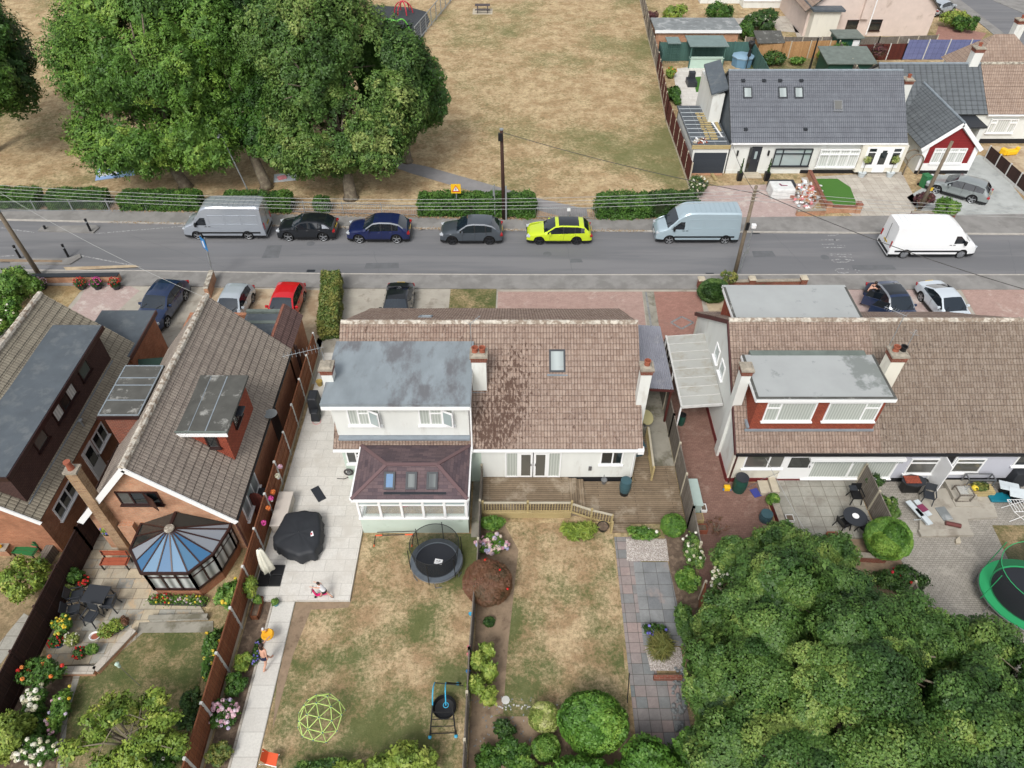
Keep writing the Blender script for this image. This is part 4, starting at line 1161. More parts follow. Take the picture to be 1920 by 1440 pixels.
MB().beam((-20.65,17.68,2.65),(AR,17.68,AZ-.1),.05,.24).build('bargeboard','upvc',h)
MB().box(-23.3,-21.25,18.35,27.55,3.2,5.35).build('dormer_wall','tilehung_brown',h)
MB().box(-23.75,-20.98,18.1,27.8,5.35,5.47).build('dormer_roof','felt_slate',h)
MB().box(-20.98,-20.92,18.1,27.8,5.2,5.44).box(-23.6,-20.95,18.05,18.1,5.2,5.44).build('fascia','dark_frame',h)
MB().box(-21.25,-21.17,18.3,27.5,3.2,3.28).build('flashing','lead',h)
for (pp,ppw,cols,pms) in (((118,750),1.9,(1,1,1),['curtained_pale','glass_dark','curtained_pale']),((155,690),.75,(1,),['glass_room']),((72,820),.75,(1,),['glass_room'])):
    y,z = wX(*pp,-21.25)
    window(h,'E',-21.25,y-ppw/2-.1,y+ppw/2+.1,z-.52,z+.52,cols,0,fm='dark_frame',pms=pms,sm='dark_frame')
b = MB(); b.tube([(-20.8,17.7,2.7),(-20.8,29.3,2.7)],.07,8); b.build('gutter','black_plastic',h)
window(h,'E',AX1,23.0,24.2,1.1,2.1,(1,1),0); door(h,'E',AX1,22.0,22.85,.1,2.1,glass=(.15,.85,.45,.95)); window(h,'E',AX1,18.8,20.6,1.2,2.1,(1,1,1),0)
MB().lathe([(.05,0),(.05,.45),(.12,.5),(.12,.56),(.03,.6)],(-20.95,23.1,2.9),10).build('roof_vent','galv',h)
# grey flat-roofed side porch with brick wall
MB().box(-23.7,-20.85,28.4,32.0,0,2.78).build('porch_wall','brick',h)
MB().prism([(-22.6,28.2),(-20.7,28.2),(-20.7,32.15),(-23.8,32.15),(-23.8,30.6)],2.78,2.9).build('flat_roof','felt_slate',h)
MB().beam((-20.66,28.2,2.78),(-20.66,32.15,2.78),.06,.24).build('fascia','brown_pipe',h)

# ---- across the road
h = thing('bungalow_pair','long white bungalow across the road under a smooth dark slate-grey roof with roof windows','house',(24.3,57,0),'bungalows across the road')
HX0,HX1 = 17.5,31.2
MB().box(HX0,HX1,53.5,53.75,.3,2.8).build('wall','white_render',h); MB().box(HX0,HX1,62.2,62.45,0,2.8).build('rear_wall','white_render',h)
MB().box(23.6,HX1+.02,53.47,53.76,0,.3).build('plinth','black_plinth',h)
MB().box(HX0,23.6,53.47,53.76,0,.3).build('plinth_white','white_render',h)
gable_x(h,HX0,53.75,62.2,2.8,58,6.4,'felt_slate',side=-1); gable_x(h,HX1,53.75,62.2,2.8,58,6.4,'cream_render',side=1)
slope(h,(HX0-.15,53.25,2.75),(HX1+.15,53.25,2.75),(HX1+.15,58,6.55),(HX0-.15,58,6.55),'tile_slate',row=.42,wob=0)
slope(h,(HX0-.15,62.7,2.75),(HX1+.15,62.7,2.75),(HX1+.15,58,6.55),(HX0-.15,58,6.55),'tile_slate',row=.42,wob=0,name='rear_roof')
ridge(h,(HX0-.15,58,6.56),(HX1+.15,58,6.56),'lead',r=.1)
gutter(h,(HX0-.15,53.18,2.7),(HX1+.15,53.18,2.7),'upvc')
V = Vector((0,4.75,3.8)).normalized(); N = Vector((0,-V.z,V.y))
for (pxx,pyy,fm,pm) in ((1403,177,'charcoal','blind'),(1469,177,'charcoal','blind'),(1499,177,'charcoal','blind'),(1575,205,'steel','glass_room')):
    z = {177: 5.35,205: 4.65}[pyy]; p = at(pxx,pyy,z); t_ = (z-2.75)/3.8
    skylight(h,(p[0],53.25+4.75*t_,z+.02),(1,0,0),V,N,.72,.95,fm,pm,.0 if pm == 'blind' else .2)
b = MB()
for pxx,pyy in ((1393,153),(1432,153),(1462,153),(1502,153),(1396,241),(1507,240)):
    z = 5.95 if pyy < 200 else 3.4; p = at(pxx,pyy,z); t_ = (z-2.75)/3.8; b.obox((p[0],53.25+4.75*t_,z+.1),(.28,.25,.15))
b.build('tile_vent','charcoal',h)
x0,z0 = wS(1396,318,53.5); x1,z1 = wS(1430,279,53.5)
o = door(h,'S',53.5,x0+.25,x1-.1,.12,2.25,m='charcoal',glass=(.35,.65,.55,.85),pm='glass_pale',frame='charcoal'); 
MB().box(x0-.0,x0+.25,53.42,53.5,.12,2.25).build('door_side_light','glass_dark',h)
x0,z1 = wS(1452,276,53.5); x1,z0 = wS(1516,311,53.5)
window(h,'S',53.4,x0+.1,x1-.1,z0+.05,z1-.05,(1,2.6,1),.28,fm='charcoal',pm='glass_pale',depth=.12)
x0,z1 = wS(1536,276,53.5); x1,z0 = wS(1602,311,53.5)
window(h,'S',53.3,x0+.1,x1-.1,z0+.0,z1-.05,(1,1,1,1),.28,pm='curtained_pale',depth=.15)
x0,z1 = wS(1625,277,53.5); x1,z0 = wS(1672,318,53.5)
MB().box(x0-.5,x1+.4,53.1,53.5,.3,2.6).build('porch_wall','cream_render',h)
for i,(a,b_) in enumerate(((.0,.28),(.36,.64),(.72,1.0))):
    u0 = x0+(x1-x0)*a; u1 = x0+(x1-x0)*b_
    o = MB(); fbox(o,'S',53.1,u0-.1,u1+.1,.7 if i != 1 else .3,2.45,0,.03); fo = o.build('door_panel','upvc',h)
    o = MB(); fbox(o,'S',53.1,u0+.1,u1-.1,1.0,2.0,.03,.04); fbox(o,'S',53.1,u0+.1,u1-.1,2.1 if i != 1 else 2.0,2.35,.03,.04) if i != 1 else fbox(o,'S',53.1,u0+.2,u1-.2,2.0,2.2,.03,.04); o.build('pane','glass_dark',fo)
b = MB()
for pxx in (1383,1441): b.box(wS(pxx,285,53.5)[0]-.06,wS(pxx,285,53.5)[0]+.06,53.35,53.5,1.6,2.0)
b.build('wall_lamp','black_plastic',h)
# side garage and flat roof with building stuff on it
MB().box(14.45,HX0-.2,53.2,53.45,.15,2.45).box(14.45,14.7,53.45,60.5,0,2.45).box(14.45,HX0,60.3,60.5,0,2.45).build('garage_wall','white_render',h)
MB().box(14.3,HX0-.15,53.3,60.6,2.45,2.55).build('garage_roof','slate_flat',h)
MB().box(14.3,HX0-.15,53.1,53.2,2.3,2.6).build('garage_fascia','wood_new',h)
x0,z1 = wS(1303,283,53.2); x1,z0 = wS(1356,318,53.2)
o = MB(); fbox(o,'S',53.2,x0,x1,.2,1.95,0,.05)
o.build('garage_door',bricks('roller',C(66,72,80),C(62,68,76),C(40,44,50),6,.09,.008,off=0,var=.03),h)
MB().box(x0,x1,53.16,53.2,.0,.2).build('garage_threshold','brick_orange',h)
# rear wing seen left of the roof
MB().box(16.3,HX0-.25,57.2,62,0,5.0).build('rear_wing_wall','white_render',h)
MB().extr([(16.1,57.0,5.1),(17.4,57.0,5.55),(17.4,61,6.3),(16.1,61,5.9)],(0,0,-.15)).build('rear_wing_roof','felt_slate',h)

h = thing('bungalow','dark green-grey roofed bungalow with a red-clad, white-edged front gable','house',(35.5,57,0),'bungalows across the road')
MB().box(HX1+.25,40.2,58.8,59.0,0,2.7).build('wall','white_render',h); MB().box(HX1+.25,40.2,66.3,66.5,0,2.7).build('rear_wall','white_render',h)
gable_x(h,HX1+.5,59.0,66.3,2.7,62.6,5.2,'white_render',side=-1)
slope(h,(HX1+.3,58.6,2.65),(40.25,58.6,2.65),(40.25,62.6,5.35),(HX1+.3,62.6,5.35),'tile_slate_green',row=.45,wob=0)
slope(h,(HX1+.3,66.7,2.65),(40.25,66.7,2.65),(40.25,62.6,5.35),(HX1+.3,62.6,5.35),'tile_slate_green',row=.45,wob=0,name='rear_roof')
ridge(h,(HX1+.3,62.6,5.36),(40.25,62.6,5.36),'lead',r=.1)
GX0,GX1,GC,GY = 33.0,37.3,34.95,53.5
gable_y(h,GY,GX0,GX1,2.3,GC+.2,4.15,'white_render',side=-1)
MB().box(GX0,GX0+.25,GY+.22,59,0,2.3).box(GX1-.25,GX1,GY+.22,59,0,2.3).build('wing_wall','white_render',h)
slope(h,(GX1+.2,GY-.2,2.2),(GX1+.2,62,2.2),(GC+.2,62,4.35),(GC+.2,GY-.2,4.35),'tile_slate_green',row=.45,wob=0,name='wing_roof')
slope(h,(GX0-.3,62,2.2),(GX0-.3,GY-.2,2.2),(GC+.2,GY-.2,4.35),(GC+.2,62,4.35),'tile_slate_green',row=.45,wob=0,name='wing_roof')
ridge(h,(GC+.2,GY-.2,4.36),(GC+.2,61,4.36),'lead',r=.1)
b = MB(); b.beam((GX1+.2,GY-.24,2.1),(GC+.2,GY-.24,4.24),.06,.3); b.beam((GX0-.3,GY-.24,2.1),(GC+.2,GY-.24,4.24),.06,.3); b.box(GX0-.05,GX0+.35,GY-.1,GY,.3,2.3); b.box(GX1-.35,GX1+.05,GY-.1,GY,.3,2.3); b.box(GX0,GX1,GY-.08,GY,.3,.9)
b.build('white_trim','upvc',h)
MB().box(GX0,GX1,GY-.12,GY,0,.3).build('plinth','black_plinth',h)
MB().extr([(GX0+.35,GY-.03,.9),(GX1-.35,GY-.03,.9),(GX1-.35,GY-.03,2.4),(GC+.2,GY-.03,3.95),(GX0+.35,GY-.03,2.4)],(0,.02,0)).build('cladding','clad_red',h)
window(h,'S',GY-.03,GX0+.85,GX1-.85,.9,2.2,(1,1,1,1),.25,pm='curtained_pale',depth=.08)
chimney(h,32.3,32.95,58.7,59.4,2.6,5.2,'white_render',pots=1,label='white chimney with a brick top')
MB().box(37.35,39.4,56.6,58.8,2.35,2.5).build('flat_roof','charcoal',h); MB().box(38.9,39.3,56.7,58.8,0,2.35).build('porch_wall','white_render',h)
h = thing('bungalow','white bungalow with a tan tiled roof at the right edge across the road','house',(44,62,0),'bungalows across the road')
MB().box(40.2,50,58.8,59.0,.4,2.7).build('wall','white_render',h); MB().box(40.2,50,58.75,59.0,0,.4).build('plinth','black_plinth',h)
gable_x(h,50,59.0,66.3,2.7,62.6,5.2,'white_render',side=1)
slope(h,(40.28,58.6,2.65),(50.2,58.6,2.65),(50.2,62.6,5.35),(40.28,62.6,5.35),'tile_tan',row=.36)
slope(h,(40.28,66.7,2.65),(50.2,66.7,2.65),(50.2,62.6,5.35),(40.28,62.6,5.35),'tile_tan',row=.36,name='rear_roof')
ridge(h,(40.28,62.6,5.36),(50.2,62.6,5.36),'ridge_brown')
gutter(h,(40.28,58.53,2.6),(50.2,58.53,2.6),'upvc')
window(h,'S',58.75,40.9,43.2,.95,2.2,(1,2.2,1.2),.28,topcols=(0,2),pm='curtained_pale',depth=.1)
chimney(h,39.2,39.95,62.3,63.0,4.5,6.4,'white_render',pots=1)
# hipped roof beyond, top right
h = thing('bungalow','brown hip-roofed bungalow with a white chimney beyond the slate roofs','house',at(1850,110,0),'bungalows across the road')
e = [at(1765,118,2.6),at(1930,118,2.6)]
bx0,bx1,by0,by1 = 41.8,50.0,66.8,71.5
MB().box(bx0+.3,bx1-.3,by0+.3,by1-.3,0,2.6).build('wall','white_render',h)
b = MB(); r_ = [(44.6,69.2,5.5),(46.4,69.2,5.5)]
b.poly([(bx0,by0,2.6),(bx1,by0,2.6),r_[1],r_[0]]); b.poly([(bx1,by0,2.6),(bx1,by1,2.6),r_[1]]); b.poly([(bx1,by1,2.6),(bx0,by1,2.6),r_[0],r_[1]]); b.poly([(bx0,by1,2.6),(bx0,by0,2.6),r_[0]])
b.poly([(bx0,by0,2.6),(bx0,by1,2.6),(bx1,by1,2.6),(bx1,by0,2.6)])
b.build('roof','tile_tan',h)
chimney(h,46.5,47.3,69.5,70.2,4.0,6.3,'white_render',pots=1)
# big pinkish gable house at the top
h = thing('chalet_house','large pinkish rendered house at the top right with its gable wall to the gardens','house',(37,88,0))
h['category'] = 'house'
gy = 84.7
X0 = wS(1562,66,gy)[0]; X1 = wS(1738,66,gy)[0]
gable_y(h,gy,X0-3.5,X1,3.0,(X0+X1)/2-1.5,9.0,'pink_render',side=-1)
MB().box(X0-3.5,X0-3.3,gy+.2,98,0,3).box(X1-.2,X1,gy+.2,98,0,3).build('wall','pink_render',h)
mx = (X0+X1)/2-1.5
slope(h,(X1+.5,gy-.4,2.7),(X1+.5,98,2.7),(mx,98,9.2),(mx,gy-.4,9.2),'tile_tan',row=.4)
slope(h,(X0-4,98,2.7),(X0-4,gy-.4,2.7),(mx,gy-.4,9.2),(mx,98,9.2),'tile_tan',row=.4,name='side_roof')
for pxx,pyy in ((1597,48),(1641,47)):
    u,z = wS(pxx,pyy,gy); window(h,'S',gy,u-.65,u+.65,z-.6,z+.6,(1,),.3 if pxx > 1600 else 0,fm='dark_frame',pm='glass_dark')
o = MB(); u = wS(1625,20,gy)[0]; o.box(u-.5,u+.3,gy-.35,gy,1.9,9.0); o.build('chimney_breast','pink_render',h)
MB().tube([(u+.75,gy-.08,.2),(u+.75,gy-.08,8)],.08,6).build('downpipe','upvc',h)
# its flat-roofed extension and the neighbour to the left
fx0,fx1 = wS(1512,70,84)[0],wS(1560,70,84)[0]
MB().box(fx0,fx1,83.5,92,0,3.0).build('extension_wall','cream_render',h); MB().box(fx0-.3,fx1+.3,83.2,92,3.0,3.2).build('extension_roof','felt_slate',h)
MB().box(fx0-.06,fx0-.01,85.5,89,.3,2.6).build('patio_door','glass_dark',h)
h = thing('bungalow','white house with a glazed conservatory cut off by the top edge','house',(30,96,0))
MB().box(wS(1310,20,96)[0],wS(1495,20,96)[0],96,104,0,3).build('wall','white_render',h)
slope(h,(24.5,95.6,3),(42.5,95.6,3),(42.5,100,6.2),(24.5,100,6.2),'tile_tan',row=.4)
u0,u1 = wS(1392,15,94.3)[0],wS(1470,15,94.3)[0]
MB().box(u0,u1,94.3,95.9,0,.8).build('conservatory_wall','white_render',h); MB().box(u0,u1,94.3,95.9,2.5,2.6).build('conservatory_roof','glass_pale',h)
window(h,'S',94.3,u0,u1,.85,2.5,(1,1,1,1,1),.3,pm='glass_dark')
# brick garage behind the green fence
h = thing('brick_outbuilding','flat-roofed brick garage behind the dark green fence','garage',(20,80,0))
gx0,gx1 = 15.4,24.2
MB().box(gx0,gx1,80,83.3,0,2.2).build('wall','brick_orange',h); MB().box(gx0-.2,gx1+.2,79.8,83.5,2.2,2.35).build('roof','felt_grey',h); MB().box(gx0-.2,gx1+.2,79.75,79.8,2.0,2.3).build('fascia','upvc',h)

# ================================================================== FENCES, WALLS, RAILINGS
def fence(name,label,pts,h=1.8,panel=1.83,pm='fence_brown',post='conc_post',gravel=None,cat='fence',group=None,ph=.1,capw=.05,z0=0,bays=None,rails=True):
    """posts and closeboard panels along a polyline; each post and each panel its own part"""
    t = thing(name,label,cat,(pts[0][0],pts[0][1],z0),group)
    for a,c in zip(pts[:-1],pts[1:]):
        a = Vector((a[0],a[1],z0)); c = Vector((c[0],c[1],z0)); L = (c-a).length; n = max(1,round(L/panel)); d = (c-a)/n; u = d.normalized()
        s = Vector((-u.y,u.x,0))
        for i in range(n+1):
            p = a+d*i
            b = MB(); b.beam(p+Vector((0,0,0)),p+Vector((0,0,h+ph)),.1,.1); b.build('post',post,t)
            if i == n: break
            q = a+d*(i+1); p1 = p+u*.06; q1 = q-u*.06; zb = .25 if gravel else .04
            b = MB()
            hh = h-.0+random.uniform(-.02,.02)
            v = [p1-s*.02,q1-s*.02,q1+s*.02,p1+s*.02]
            up = lambda v_,z: Vector((v_.x,v_.y,z0+z))
            lo = [up(x,zb) for x in v]; hi = [up(x,hh) for x in v]
            b.raw(lo+hi,[(0,3,2,1),(4,5,6,7),(0,1,5,4),(1,2,6,5),(2,3,7,6),(3,0,4,7)])
            if rails:
                for z in (zb+.25,(hh+zb)/2,hh-.2): b.beam(up(p1+s*.035,z),up(q1+s*.035,z),.03,.07)
            b.beam(up(p1,hh+.015),up(q1,hh+.015),capw,.03)
            b.build('fence_panel',pm,t)
            if gravel: MB().beam(up(p1,.125),up(q1,.125),.05,.25).build('gravel_board',gravel,t)
    return t
fence('panel_fence','long brown closeboard fence with pale concrete posts beside the white patio and path',[(-11.62,31.4),(-11.62,-5)],1.75,1.95,'fence_brown','conc_post_white','conc_post')
fence('panel_fence','very dark brown fence between the two brick houses running down to the flower bed',[(-19.7,27.5),(-19.65,18),(-19.75,8.5)],1.8,1.9,'fence_dark','fence_dark',None)
fence('panel_fence','weathered dark fence continuing behind the roses at the left edge',[(-19.8,8.3),(-19.9,-5)],1.5,1.9,'fence_dark','fence_grey',None)
# middle boundary, weathered slats with gaps behind shrubs
fence('slat_fence','weathered grey slatted fence between the two middle lawns',[(-1.5,21.9),(-1.55,15.6)],1.4,1.85,'fence_grey','wood_post',None)
fence('slat_fence','weathered grey slatted fence at the lower end of the two middle lawns',[(-1.62,15.3),(-1.72,12.6),(-1.78,4)],1.4,1.85,'fence_grey','wood_post',None)
fence('panel_fence','grey weathered feather-edge fence between the timber deck and the red block drive',[(8.42,31),(8.45,25),(8.42,19.2),(8.4,17.3)],1.7,1.85,'fence_grey','wood_post',None)
fence('panel_fence','dark weathered lower fence partly hidden by the oak beside the slab path',[(8.3,15.5),(7.6,12.8),(7.5,4)],1.5,1.9,'fence_brown','conc_post',None)
fence('trellis_fence','grey slatted fence between the slab patio and the concrete terrace',[(17.45,21.9),(17.5,18.6)],1.5,1.8,'fence_grey','wood_post',None)
fence('panel_fence','short weathered fence section beside the green trampoline',[(17.4,15.6),(17.3,12)],1.3,1.8,'fence_grey','wood_post',None)
fence('panel_fence','short fence tip with pointed panel beside the potless chimney',[(-9.35,31.2),(-8.6,31.2)],1.9,1.0,'fence_grey','conc_post',None)
# park boundary
fence('park_fence','long maroon-brown fence between the park and the white bungalow',[(14.15,51.5),(14.1,63),(14.9,74.5)],1.9,1.9,'fence_maroon','conc_post','conc_post')
fence('park_fence','weathered grey fence at the far end of the park',[(14.9,74.5),(15.3,84),(16.8,110)],1.8,2.2,'fence_grey','conc_post','conc_post')
fence('garden_fence','dark green painted fence behind the pergola bar',[(15.4,75.0),(15.4,77.4),(25.2,77.4),(24.9,68)],1.9,1.9,'fence_green','fence_green',None)
fence('garden_fence','light orange timber fence in the back garden with tea-light holders',[at(1440,111,0)[:2],at(1585,107,0)[:2]],1.7,2,'fence_orange','conc_post',None)
fence('garden_fence','brown back garden fence with concrete posts beside the purple-leaved palm',[at(1600,114,0)[:2],at(1690,112,0)[:2]],1.6,1.8,'fence_maroon','conc_post_white',None)
fence('garden_fence','lavender blue painted fence with pale posts',[at(1690,112,0)[:2],at(1885,112,0)[:2]],2.0,2.4,'fence_blue','conc_post_white',None,rails=False)
fence('garden_fence','dark grey fence receding towards the lavender one',[(33.6,68),(34.4,78)],1.8,1.8,'fence_grey','conc_post',None)
fence('garden_fence','long weathered fence below the pinkish gable wall',[at(1392,99,0)[:2],at(1640,99,0)[:2],at(1748,95,0)[:2]],1.6,2.0,'fence_grey','conc_post',None)
fence('driveway_fence','dark brown panels with white concrete posts beside the grey driveway',[at(1845,300,0)[:2],at(1990,430,0)[:2]],1.2,1.6,'fence_dark','conc_post_white','conc_post_white',rails=False)
# hoop-top railings along the park, and the play area mesh fence
def railings(label,a,c,h=1.0,step=.14):
    t = thing('bow_top_railings',label,'railings',(a[0],a[1],0))
    a = Vector((a[0],a[1],0)); c = Vector((c[0],c[1],0)); L = (c-a).length; n = int(L/step); b = MB()
    for i in range(n+1): p = a.lerp(c,i/n); b.beam(p,p+Vector((0,0,h)),.018,.018)
    b.build('bars','galv',t)
    b = MB()
    for z in (.12,h-.1): b.beam(a+Vector((0,0,z)),c+Vector((0,0,z)),.04,.04)
    b.build('rails','galv',t)
    b = MB(); m = max(1,int(L/2.6))
    for i in range(m+1): p = a.lerp(c,i/m); b.beam(p,p+Vector((0,0,h+.05)),.06,.06)
    b.build('posts','galv',t)
    return t
def fx(p,y): return at(p,y,0)[:2]
railings('metal railings between hedges on the left side of the park edge',fx(0,398),fx(345,396))
railings('metal railings behind the parked cars between the small hedge and the warning sign hedge',fx(500,397),fx(790,406))
railings('metal railings and gate posts between the two right-hand hedges',fx(1000,409),fx(1120,411))
t = thing('mesh_fence','pale mesh fence beside the black play surface','fence',at(782,80))
a,c = Vector(at(780,84)),Vector(at(852,-4))
b = MB(); n = 9
for i in range(n): p = a.lerp(c,i/(n-1)); b.beam(p,p+Vector((0,0,1.9)),.09,.09)
b.build('post','galv',t); b = MB(); b.poly([a,c,c+Vector((0,0,1.85)),a+Vector((0,0,1.85))]); b.build('mesh_panel','chain_link',t)
b = MB(); b.beam(a+Vector((0,0,1.85)),c+Vector((0,0,1.85)),.07,.07); b.beam(a+Vector((0,0,.2)),c+Vector((0,0,.2)),.07,.07); b.build('rail','galv',t)
# garden walls
def gwall(label,pts,h,w,m,capm='stone_cap',piers=(),pc='stone_cap',zc=.06):
    t = thing('garden_wall',label,'wall',(pts[0][0],pts[0][1],0))
    b = MB(); k = MB()
    for a,c in zip(pts[:-1],pts[1:]):
        b.beam((a[0],a[1],h/2),(c[0],c[1],h/2),w,h); k.beam((a[0],a[1],h+zc/2),(c[0],c[1],h+zc/2),w+.06,zc)
    b.build('brickwork',m,t); k.build('coping',capm,t)
    for p in piers:
        b = MB().box(p[0]-.2,p[0]+.2,p[1]-.2,p[1]+.2,0,h+.25); o = b.build('pier',m,t)
        MB().obox((p[0],p[1],h+.3),(.5,.5,.12),taper=.6).build('pier_cap',pc,o)
    return t
gwall('low brick front wall with pale capped piers in front of the right-hand dormer',[fx(1312,541),fx(1505,538)],.55,.2,'brick_red','stone_cap',[fx(1312,541),fx(1406,540),fx(1502,539)],'conc_post')
gwall('reddish brick front wall with a dark coping behind three flower tubs',[fx(66,530),fx(228,528)],.55,.35,'brick_orange','charcoal')
gwall('sloping brick wall between the two front drives by the blue sign pole',[fx(403,526),fx(392,560)],.8,.25,'brick_orange','ridge_brown')
gwall('low brick wall beside the semicircle of turf',[fx(1515,330),fx(1548,398),fx(1606,398)],.5,.22,'brick_orange','brick_red',[fx(1550,398),fx(1606,398)],'brick_red')
gwall('low brick wall with loose bricks on top beside the rubble heap',[fx(1492,404),fx(1545,402)],.4,.22,'brick_orange','stone_cap')
gwall('low brick wall under the bushes by the wooden pole',[fx(1705,408),fx(1788,408)],.45,.22,'brick_red','stone_cap')
gwall('curved brick planter wall below the bay of the sandstone patio',[fx(255,1186),fx(183,1262),fx(115,1262)],.25,.25,'brick_orange','slab_tan')
gwall('low wall holding the flower trough below the conservatory',[fx(282,1163),fx(392,1160)],.22,.14,'slab_beige','concrete_dark')
gwall('slanting dwarf wall in red and concrete between the block drive and the slab patio',[(12.8,21.0),(12.95,18.4)],.4,.25,'red_plinth','stone_cap')
gwall('raised planter edge of stone and red brick at the foot of the slab patio',[(15.6,18.3),(15.7,17.5),(17.2,17.4)],.4,.2,'brick_red','stone_cap')
gwall('brick planter edging round the ornamental grass',[(5.75,11.95),(6.9,11.95)],.2,.12,'brick_red','brick_red')
gwall('long low concrete kerb at the edge of the concrete terrace',[at(1722,1003)[:2],at(1820,1001)[:2]],.12,.3,'concrete','concrete')

# timber deck with balustrade, steps, side ramp
t = thing('timber_deck','weathered timber deck with pale balustrade behind the white house','deck',(2.5,20.5,0))
MB().box(-1.45,2.85,19.85,22.0,.0,.38).build('upper_deck','decking',t)
MB().box(4.1,8.35,19.45,21.9,0,.13).box(2.85,4.1,19.9,21.9,0,.131).build('lower_deck','decking',t)
MB().box(2.85,3.25,19.95,22,.13,.32).box(3.25,3.6,19.95,22,.13,.22).build('step','decking_y',t)
MB().box(6.3,8.35,21.9,22.9,0,.13).build('side_deck','decking',t)
MB().box(-1.45,2.85,19.78,19.85,0,.4).box(2.85,4.75,19.4,19.46,0,.14).build('skirt_board','wood_new',t)
def balus(t,a,c,h=.75,n=None,posts=True):
    a = Vector(a); c = Vector(c); L = (c-a).length; b = MB(); up = Vector((0,0,1)); m = n or int(L/.13)
    for i in range(1,m): p = a.lerp(c,i/m); b.beam(p+up*.08,p+up*h,.035,.035)
    b.build('balusters','wood_new',t)
    MB().beam(a+up*h,c+up*h,.1,.05).build('handrail','wood_post',t); MB().beam(a+up*.08,c+up*.08,.07,.05).build('bottom_rail','wood_new',t)
def post_(t,p,h=.9): MB().beam(p,(p[0],p[1],p[2]+h),.1,.1).build('newel_post','wood_new',t)
balus(t,(-1.4,19.88,.38),(.75,19.88,.38)); balus(t,(.75,19.88,.38),(2.85,19.88,.38)); balus(t,(2.85,19.88,.3),(3.8,19.6,.16)); balus(t,(3.8,19.6,.16),(4.75,19.35,.13))
for p in ((-1.4,19.88,.38),(.75,19.88,.38),(2.85,19.88,.38),(3.8,19.6,.13),(4.75,19.35,.0),(4.72,18.95,0)): post_(t,p)
MB().box(4.78,5.7,18.95,19.4,0,.1).build('garden_step','decking',t)
balus(t,(7.05,22.0,.3),(7.1,24.5,.5),.8); 
MB().extr([(6.2,22.0,.14),(7.05,22.0,.14),(7.05,24.6,.5),(6.2,24.6,.5)],(0,0,-.08)).build('ramp','decking',t)
for p in ((7.05,22.0,0),(7.08,23.3,0),(7.1,24.6,0)): post_(t,p,1.2)

# ================================================================== VEGETATION
def leaves_obj(name,pos,nrm,size,tint,m,parent=None,aspect=.55,rng_=None,loc=None):
    """pos, nrm (N,3), size (N,), tint (N,): one small leaf face for each"""
    N = len(pos); r = rng_
    nrm = nrm/np.maximum(np.linalg.norm(nrm,axis=1,keepdims=True),1e-6)
    a = r.normal(size=(N,3)); a -= nrm*(a*nrm).sum(1,keepdims=True); a /= np.maximum(np.linalg.norm(a,axis=1,keepdims=True),1e-6)
    b = np.cross(nrm,a)
    s = size[:,None]
    V = np.stack([pos-a*s*.5,pos+b*s*.5*aspect-a*s*.05,pos+a*s*.5,pos-b*s*.5*aspect-a*s*.05],1)
    V[:,1] -= nrm*s*.08; V[:,3] -= nrm*s*.08
    V = V.reshape(-1,3)
    o0 = np.array(ORG[parent.name]) if parent is not None else np.array(loc if loc is not None else (pos.mean(0)))
    V = (V-o0).astype(np.float32)
    me = bpy.data.meshes.new(name)
    me.vertices.add(4*N); me.loops.add(4*N); me.polygons.add(N)
    me.vertices.foreach_set('co',V.ravel())
    me.loops.foreach_set('vertex_index',np.arange(4*N,dtype=np.int32))
    me.polygons.foreach_set('loop_start',np.arange(0,4*N,4,dtype=np.int32))
    me.update(calc_edges=True)
    at_ = me.attributes.new('tint','FLOAT','FACE'); at_.data.foreach_set('value',tint.astype(np.float32))
    me.materials.append(MATS[m])
    o = bpy.data.objects.new(name,me); COL.objects.link(o)
    if parent is not None: o.parent = parent
    else: o.location = o0
    ORG[o.name] = Vector(o0)
    return o
def unit(r,n):
    v = r.normal(size=(n,3)); return v/np.linalg.norm(v,axis=1,keepdims=True)
